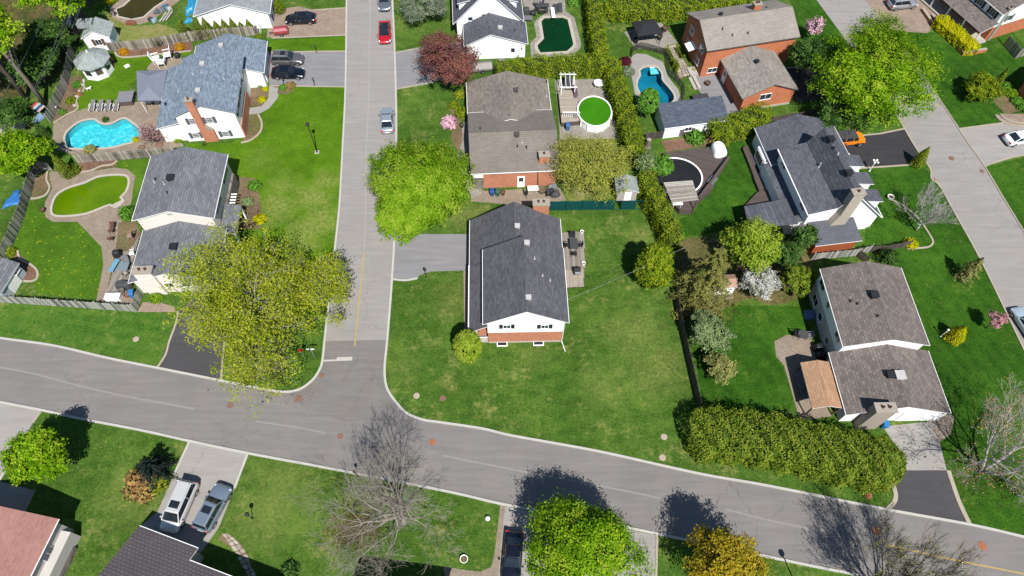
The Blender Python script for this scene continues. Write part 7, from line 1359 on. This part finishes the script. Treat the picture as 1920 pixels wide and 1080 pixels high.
lumpy('crumpled teal towel on the leafing tree lawn', 1140, 274, 1.0, .6, .1, plain('teal_towel', C(110, 190, 160), .8), 'towel', 'towel', 20, 48, amp=.3)
table('white bench table against the taupe bungalow wall', 999, 359, .7, .4, .7, WHITE, .02, 3); 
for i, (px, py) in enumerate(((1036, 352), (1030, 362), (1042, 366))): lumpy(('dark heap of folded chairs at the bungalow corner', 'black bag at the bungalow corner', 'black bicycle cover at the bungalow corner')[i], px, py, 1.3, .8, .6, (GREYP, BLK, DKGREY)[i], 'garden_heap', 'cover', i * 20, 50 + i, amp=.2)
p = P(987, 372); t = thing('closed_umbrella', 'closed dark green umbrella on the taupe bungalow patio', 'umbrella', (p.x, p.y, 0)); MB().tube([(0, 0, 0), (0, 0, 2.5)], .03, 6).build('pole', BLK, t); MB().lathe([(.15, .8), (.2, 1.2), (.12, 1.9), (.02, 2.45)], 10).build('canopy', plain('green_fabric', C(36, 66, 46), .8), t)
p = P(941, 121); t = thing('heat_pump', 'grey heat pump unit at the corner of the white cape house', 'heat pump', (p.x, p.y, 0)); MB().box(-.45, .45, -.2, .2, .05, .95).build('case', GREYP, t, bevel=.02); MB().tube([(0, -.205, .5), (0, -.23, .5)], .34, 16).build('fan_grille', BLK, t)
p = P(488, 55, .5); t = thing('lattice_screen', 'white lattice screen standing beside the red cargo trailer', 'screen', (p.x, p.y, 0), R_(100))
for k in range(7): MB().box(-.9 + k * .3 - .02, -.9 + k * .3 + .02, -.02, 0, 0, 1.8).build('slat', WHITE, t)
for k in range(6): MB().box(-.95, .95, .002, .022, .1 + k * .33, .15 + k * .33).build('slat', WHITE, t)
lumpy('rusty round fire pit beside the magnolia', 299, 271, 1.0, 1.0, .25, RUST, 'fire_pit', 'fire pit', 0, 60, .02, .02); lumpy('brown boulder on the turquoise pool patio', 266, 277, .9, .5, .35, plain('boulder', C(150, 128, 104), .9), 'boulder', 'rock', 0, 61, .01, .15)
h, b = gshed('small white shed with pinkish brown roof behind the spruce', (1360, 548), 4, (1341, 541), (1377, 514), 1.9, 2.4, shingle('roof_rosewood', C(184, 150, 130), .12), WSIDE, axis='x'); h.winl(Vector((.2, b['wy0'], 1.2)), 'S', .5, .3, 1)
sheet('patio', [(1325, 552), (1372, 545), (1376, 560), (1330, 566)], PAVER, .02)
table('round table on the paver patio beside the brown roofed house', 1502, 632, .6, .6, .72, DKGREY, .02, rnd=True); chair('dark patio chair facing the lawn at the round paver patio table', 1491, 630, 0, BLK, .02, 1.2); chair('grey patio chair by the wall at the round paver patio table', 1513, 633, 180, GREYP, .02, 1.2)
lumpy('blue grey round cover in the shade of the brown roofed house', 1516, 592, 1.3, 1.3, .7, plain('cover_blue', C(110, 140, 180), .7), 'covered_table', 'cover', 0, 63, .02, .03); lumpy('black grill cover against the brown roofed house wall', 1531, 655, 1.0, .8, 1.0, BLK, 'grill_cover', 'cover', 0, 64, .02, .04); lumpy('second black grill cover nearest the tan shelter', 1537, 668, 1.0, .9, .9, BLK, 'grill_cover', 'cover', 0, 65, .02, .04)
t = thing('slatted_bench', 'long grey slatted bench in the shade of the tan shelter', 'bench', P(1500, 725, .3), R_(92))
for k in range(5): MB().box(-1.6, 1.6, -.35 + k * .15, -.23 + k * .15, .42, .46).build('slat', GREYP, t)
for x in (-1.4, 0, 1.4): MB().box(x - .04, x + .04, -.3, .3, 0, .42).build('leg', GREYP, t)
# low walls, stones, steps
def blockwall(label, px, h, mat, wid=.35, name='low_wall'):
    pts = pxs(px); o = pts[0]; t = thing(name, label, 'wall', (o.x, o.y, 0)); ribbon_mb([p - o for p in pts], wid, 0, h).build('wall', mat, t); ribbon_mb([p - o for p in pts], wid + .08, h + .002, h + .08).build('capping', CURBT, t)
blockwall('low brick wall round the clipped yellow hedge', [(1744, 32), (1775, 66), (1804, 104), (1846, 97)], .55, BRICK2); blockwall('low brick wall in front of the paved strip at the top right', [(1728, 20), (1745, 44)], .4, BRICK2)
STN = [plain('flagstone%d' % i, C(*c), .9, var=.2, scale=3) for i, c in enumerate(((208, 196, 178), (190, 178, 160), (222, 212, 196)))]
def stones(label, quad, nu, nv, z=.03, seed=1, name='stone_path'):
    a, b, c, d = [P(*q) for q in quad]; o = a; t = thing(name, label, 'path', (o.x, o.y, 0)); rg = random.Random(seed); G_ = {}
    for i in range(nu + 1):
        for j in range(nv + 1):
            u, v = i / nu, j / nv; p = a.lerp(b, u).lerp(d.lerp(c, u), v) - o; G_[i, j] = Vector((p.x + rg.uniform(-.1, .1), p.y + rg.uniform(-.1, .1), 0))
    for i in range(nu):
        for j in range(nv):
            q = [G_[i, j], G_[i + 1, j], G_[i + 1, j + 1], G_[i, j + 1]]; m_ = sum(q, Vector()) / 4; q = [m_ + (p - m_) * .86 for p in q]; q2 = []
            for k in range(4): q2 += [q[k].lerp(q[(k + 1) % 4], .18), q[k].lerp(q[(k + 1) % 4], .82)]
            zz = z + rg.uniform(0, .02); ar = sum((q2[k].x * q2[(k + 1) % 8].y - q2[(k + 1) % 8].x * q2[k].y) for k in range(8))
            MB().prism([(p.x, p.y) for p in (q2 if ar > 0 else q2[::-1])], 0, zz).build('stone', rg.choice(STN), t)
sheet('planting_bed', [(1250, 84), (1268, 82), (1300, 140), (1272, 150), (1262, 118)], SOIL, .01)
stones('stepping stone path between the low box hedges', ((1253, 86), (1266, 84), (1297, 140), (1274, 147)), 3, 12, .03, 2)
stones('curved flagstone path beside the dark grey shingled house', ((416, 1001), (428, 998), (462, 1036), (446, 1042)), 2, 5, .04, 3); stones('lower run of the flagstone path beside the shingled house', ((446, 1043), (463, 1037), (480, 1080), (466, 1088)), 2, 5, .04, 4)
t = thing('brick_steps', 'curved pink brick landing with pale edging at the wide drive', 'steps', P(1912, 232))
for k, r in enumerate((2.9, 2.3)):
    arc = [(math.cos(R_(a)) * r, 1.6 + math.sin(R_(a)) * r * .75) for a in range(180, 361, 12)]; MB().prism(arc, 0, .16 + k * .16).build('step', (PAVERP, BRICK)[0], t); ribbon_mb([Vector(p) for p in arc], .2, 0, .17 + k * .16).build('edging', CURBT, t)
kerb([(1669, 374), (1690, 384), (1708, 397), (1726, 415), (1736, 430), (1748, 450), (1747, 459), (1738, 464), (1715, 466), (1700, 467)], .22, .1, CURBT, 3, 'edging')
t = thing('rock_row', 'row of pale rocks along the curved fence bed', 'rocks', P(150, 168)); rg = random.Random(8)
for (px, py) in ((158, 152), (156, 160), (150, 172), (145, 182), (141, 199), (152, 158)): p = P(px, py) - P(150, 168); MB().lathe([(.1, 0), (.3, .08), (.24, .26), (.05, .32)], 7, (p.x, p.y, 0), rg.uniform(.7, 1.1), rg.uniform(.6, 1)).build('rock', STN[2], t)
o = MB().bar((0, 0, .05), (.9, -1.3, 1.2), .12, .12).build('white_post', WHITE, loc=P(107, 200)); tag(o, 'white leaning post in the fence bed by the turquoise pool', 'post')
t = thing('pool_steps', 'pale corner steps of the pea green pool', 'steps', P(223, 380), R_(38)); 
for k in range(2): MB().box(-.9, .9, -.35 + k * .3, -.06 + k * .3, -.4, -.06 + k * .05).build('step', COPE, t)
p = P(1232, 258); o = MB().tube([(0, 0, 1.0), (1.1, .2, 1.02), (2.4, .5, 1.05)], .025, 6).build('pool_pole', plain('pole_blue', C(170, 190, 214), .4), loc=(p.x, p.y, 0)); tag(o, 'pale blue pool pole lying along the brown fence', 'pole')
t = thing('wooden_stump', 'pale cut tree stump at the corner of the brown fence', 'stump', P(1214, 275)); MB().lathe([(.5, 0), (.36, .3), (.32, 1.4)], 12).build('trunk', BARK, t); MB().lathe([(.3, 1.402), (.02, 1.41)], 12).build('cut_face', DKL[0], t)
t = thing('deck_bench', 'grey slatted deck chair on the brown deck beside the covered pool', 'bench', P(1334, 341, 1.0) - Vector((0, 0, 0)), R_(50))
for k in range(6): MB().box(-.7, .7, -.45 + k * .15, -.33 + k * .15, .35, .39).build('slat', GREYP, t)
for x in (-.6, .6): MB().box(x - .04, x + .04, -.4, .4, 0, .35).build('leg', GREYP, t)
t = thing('deck_railing', 'dark railing along the lawn edge of the brown deck', 'railing', P(1365, 302, 1.0)); e = P(1311, 375, 1.0) - P(1365, 302, 1.0)
for k in range(9): q = e * (k / 8); MB().box(q.x - .05, q.x + .05, q.y - .05, q.y + .05, 0, .85).build('post', WOODB, t)
MB().bar((0, 0, .87), (e.x, e.y, .87), .28, .06).build('handrail', WOODB, t)
table('white table under the edge of the pale slatted pergola', 1268, 386, .65, .4, .7, WHITE, 1.02, 3)
# ------------------------------------------------------------------ person and dog
def skinned(name, verts, edges, rads, parts, parent, sub=2):
    me = bpy.data.meshes.new(name); me.from_pydata(verts, edges, []); o = bpy.data.objects.new(name, me); col.objects.link(o); md = o.modifiers.new('skin', 'SKIN'); md.use_smooth_shade = True
    for i, r in enumerate(rads): me.skin_vertices[0].data[i].radius = (r, r) if not isinstance(r, tuple) else r
    me.skin_vertices[0].data[0].use_root = True; s = o.modifiers.new('sub', 'SUBSURF'); s.levels = sub; s.render_levels = sub
    bpy.context.view_layer.update(); dg = bpy.context.evaluated_depsgraph_get(); nm = bpy.data.meshes.new_from_object(o.evaluated_get(dg)); bpy.data.objects.remove(o)
    mats, fn = parts; nm.materials.clear(); [nm.materials.append(m_) for m_ in mats]
    for pl in nm.polygons: pl.material_index = fn(pl.center); pl.use_smooth = True
    return mobj(name, nm, parent)
SKIN = plain('skin', C(226, 178, 150, 2.0), .6, var=.05); SHIRT = plain('shirt_coral', C(236, 120, 92, 2.0), .8); SHORTS = plain('shorts_dark', C(52, 54, 66), .8); HAIR = plain('hair_brown', (.05, .03, .02), .7)
V = [(0, 0, .95), (.02, 0, 1.12), (.12, 0, 1.32), (.2, 0, 1.45), (.24, 0, 1.53), (.1, .2, 1.4), (.22, .27, 1.16), (.4, .2, 1.02), (.1, -.2, 1.4), (.24, -.27, 1.16), (.42, -.18, 1.02), (0, .1, .86), (.06, .12, .48), (0, .13, .09), (.14, .14, .04), (0, -.1, .86), (.14, -.12, .48), (.06, -.13, .09), (.2, -.14, .04), (.28, 0, 1.66)]
E_ = [(0, 1), (1, 2), (2, 3), (3, 4), (2, 5), (5, 6), (6, 7), (2, 8), (8, 9), (9, 10), (0, 11), (11, 12), (12, 13), (13, 14), (0, 15), (15, 16), (16, 17), (17, 18), (4, 19)]
Rr = [.15, .14, .16, .07, .06, .06, .05, .035, .06, .05, .035, .1, .07, .045, .04, .1, .07, .045, .04, .1]
p = P(217, 123); t = thing('person', 'person in coral top and dark shorts bending beside the summer house', 'person', (p.x, p.y, .01), R_(150))
def pm_(c):
    if c.z > 1.5: return 0
    if c.z > .93: return 1 if not (abs(c.y) > .22 and c.z < 1.18) and not (c.x > .3 and c.z < 1.2) else 0
    return 2 if c.z > .5 and abs(c.y) < .24 and c.x < .3 else 0
skinned('body', V, E_, Rr, ([SKIN, SHIRT, SHORTS], pm_), t)
MB().lathe([(.03, 0), (.1, .03), (.115, .1), (.08, .19), (.02, .22)], 12).build('hair', HAIR, t, smooth=True, loc=(.25, 0, 1.6))
for s in (-1, 1): MB().lathe([(.008, 0), (.012, .008), (.004, .018)], 6).build('eye', BLK, t, loc=(.375, s * .035, 1.66))
MB().hull8([(.36, -.015, 1.61), (.4, -.01, 1.61), (.4, .01, 1.61), (.36, .015, 1.61)], [(.36, -.008, 1.66), (.37, -.006, 1.66), (.37, .006, 1.66), (.36, .008, 1.66)]).build('nose', SKIN, t)
for s in (-1, 1):
    hb = Vector((.4 if s > 0 else .42, .2 * s if s > 0 else -.18, 1.02))
    for f in range(5):
        ang = (f - 2) * .14; ln = (.05, .075, .085, .078, .06)[f]; a0 = hb + Vector((.01, (f - 2) * .014, -.01)); a1 = a0 + Vector((ln * .6, math.sin(ang) * ln, -ln * .5)); MB().tube([a0, a0.lerp(a1, .5) + Vector((.006, 0, .004)), a1], [.009, .009, .007], 6).build('finger', SKIN, t)
p = P(168, 169); t = thing('dog', 'small white dog standing on the lush back lawn', 'dog', (p.x, p.y, .01), R_(20))
V = [(0, 0, .34), (.2, 0, .36), (.3, 0, .46), (.38, 0, .52), (.47, 0, .49), (.2, .07, .24), (.21, .07, .12), (.22, .07, .02), (.2, -.07, .24), (.21, -.07, .12), (.22, -.07, .02), (-.2, 0, .35), (-.2, .07, .24), (-.25, .07, .13), (-.23, .07, .02), (-.2, -.07, .24), (-.25, -.07, .13), (-.23, -.07, .02), (-.32, 0, .44), (-.36, 0, .54)]
E_ = [(0, 1), (1, 2), (2, 3), (3, 4), (1, 5), (5, 6), (6, 7), (1, 8), (8, 9), (9, 10), (0, 11), (11, 12), (12, 13), (13, 14), (11, 15), (15, 16), (16, 17), (11, 18), (18, 19)]; Rr = [.1, .12, .08, .08, .045, .05, .035, .03, .05, .035, .03, .1, .06, .035, .03, .06, .035, .03, .035, .02]
skinned('body', V, E_, Rr, ([plain('white_fur', (.75, .73, .7), .9)], lambda c: 0), t)
for s in (-1, 1): MB().hull8([(.34, s * .05, .56), (.4, s * .05, .56), (.4, s * .08, .56), (.34, s * .08, .56)], [(.36, s * .06, .64), (.38, s * .06, .64), (.38, s * .07, .64), (.36, s * .07, .64)]).build('ear', MATS['white_fur'], t)
MB().lathe([(.015, 0), (.02, .015), (.005, .03)], 6).build('nose', BLK, t, loc=(.51, 0, .48))
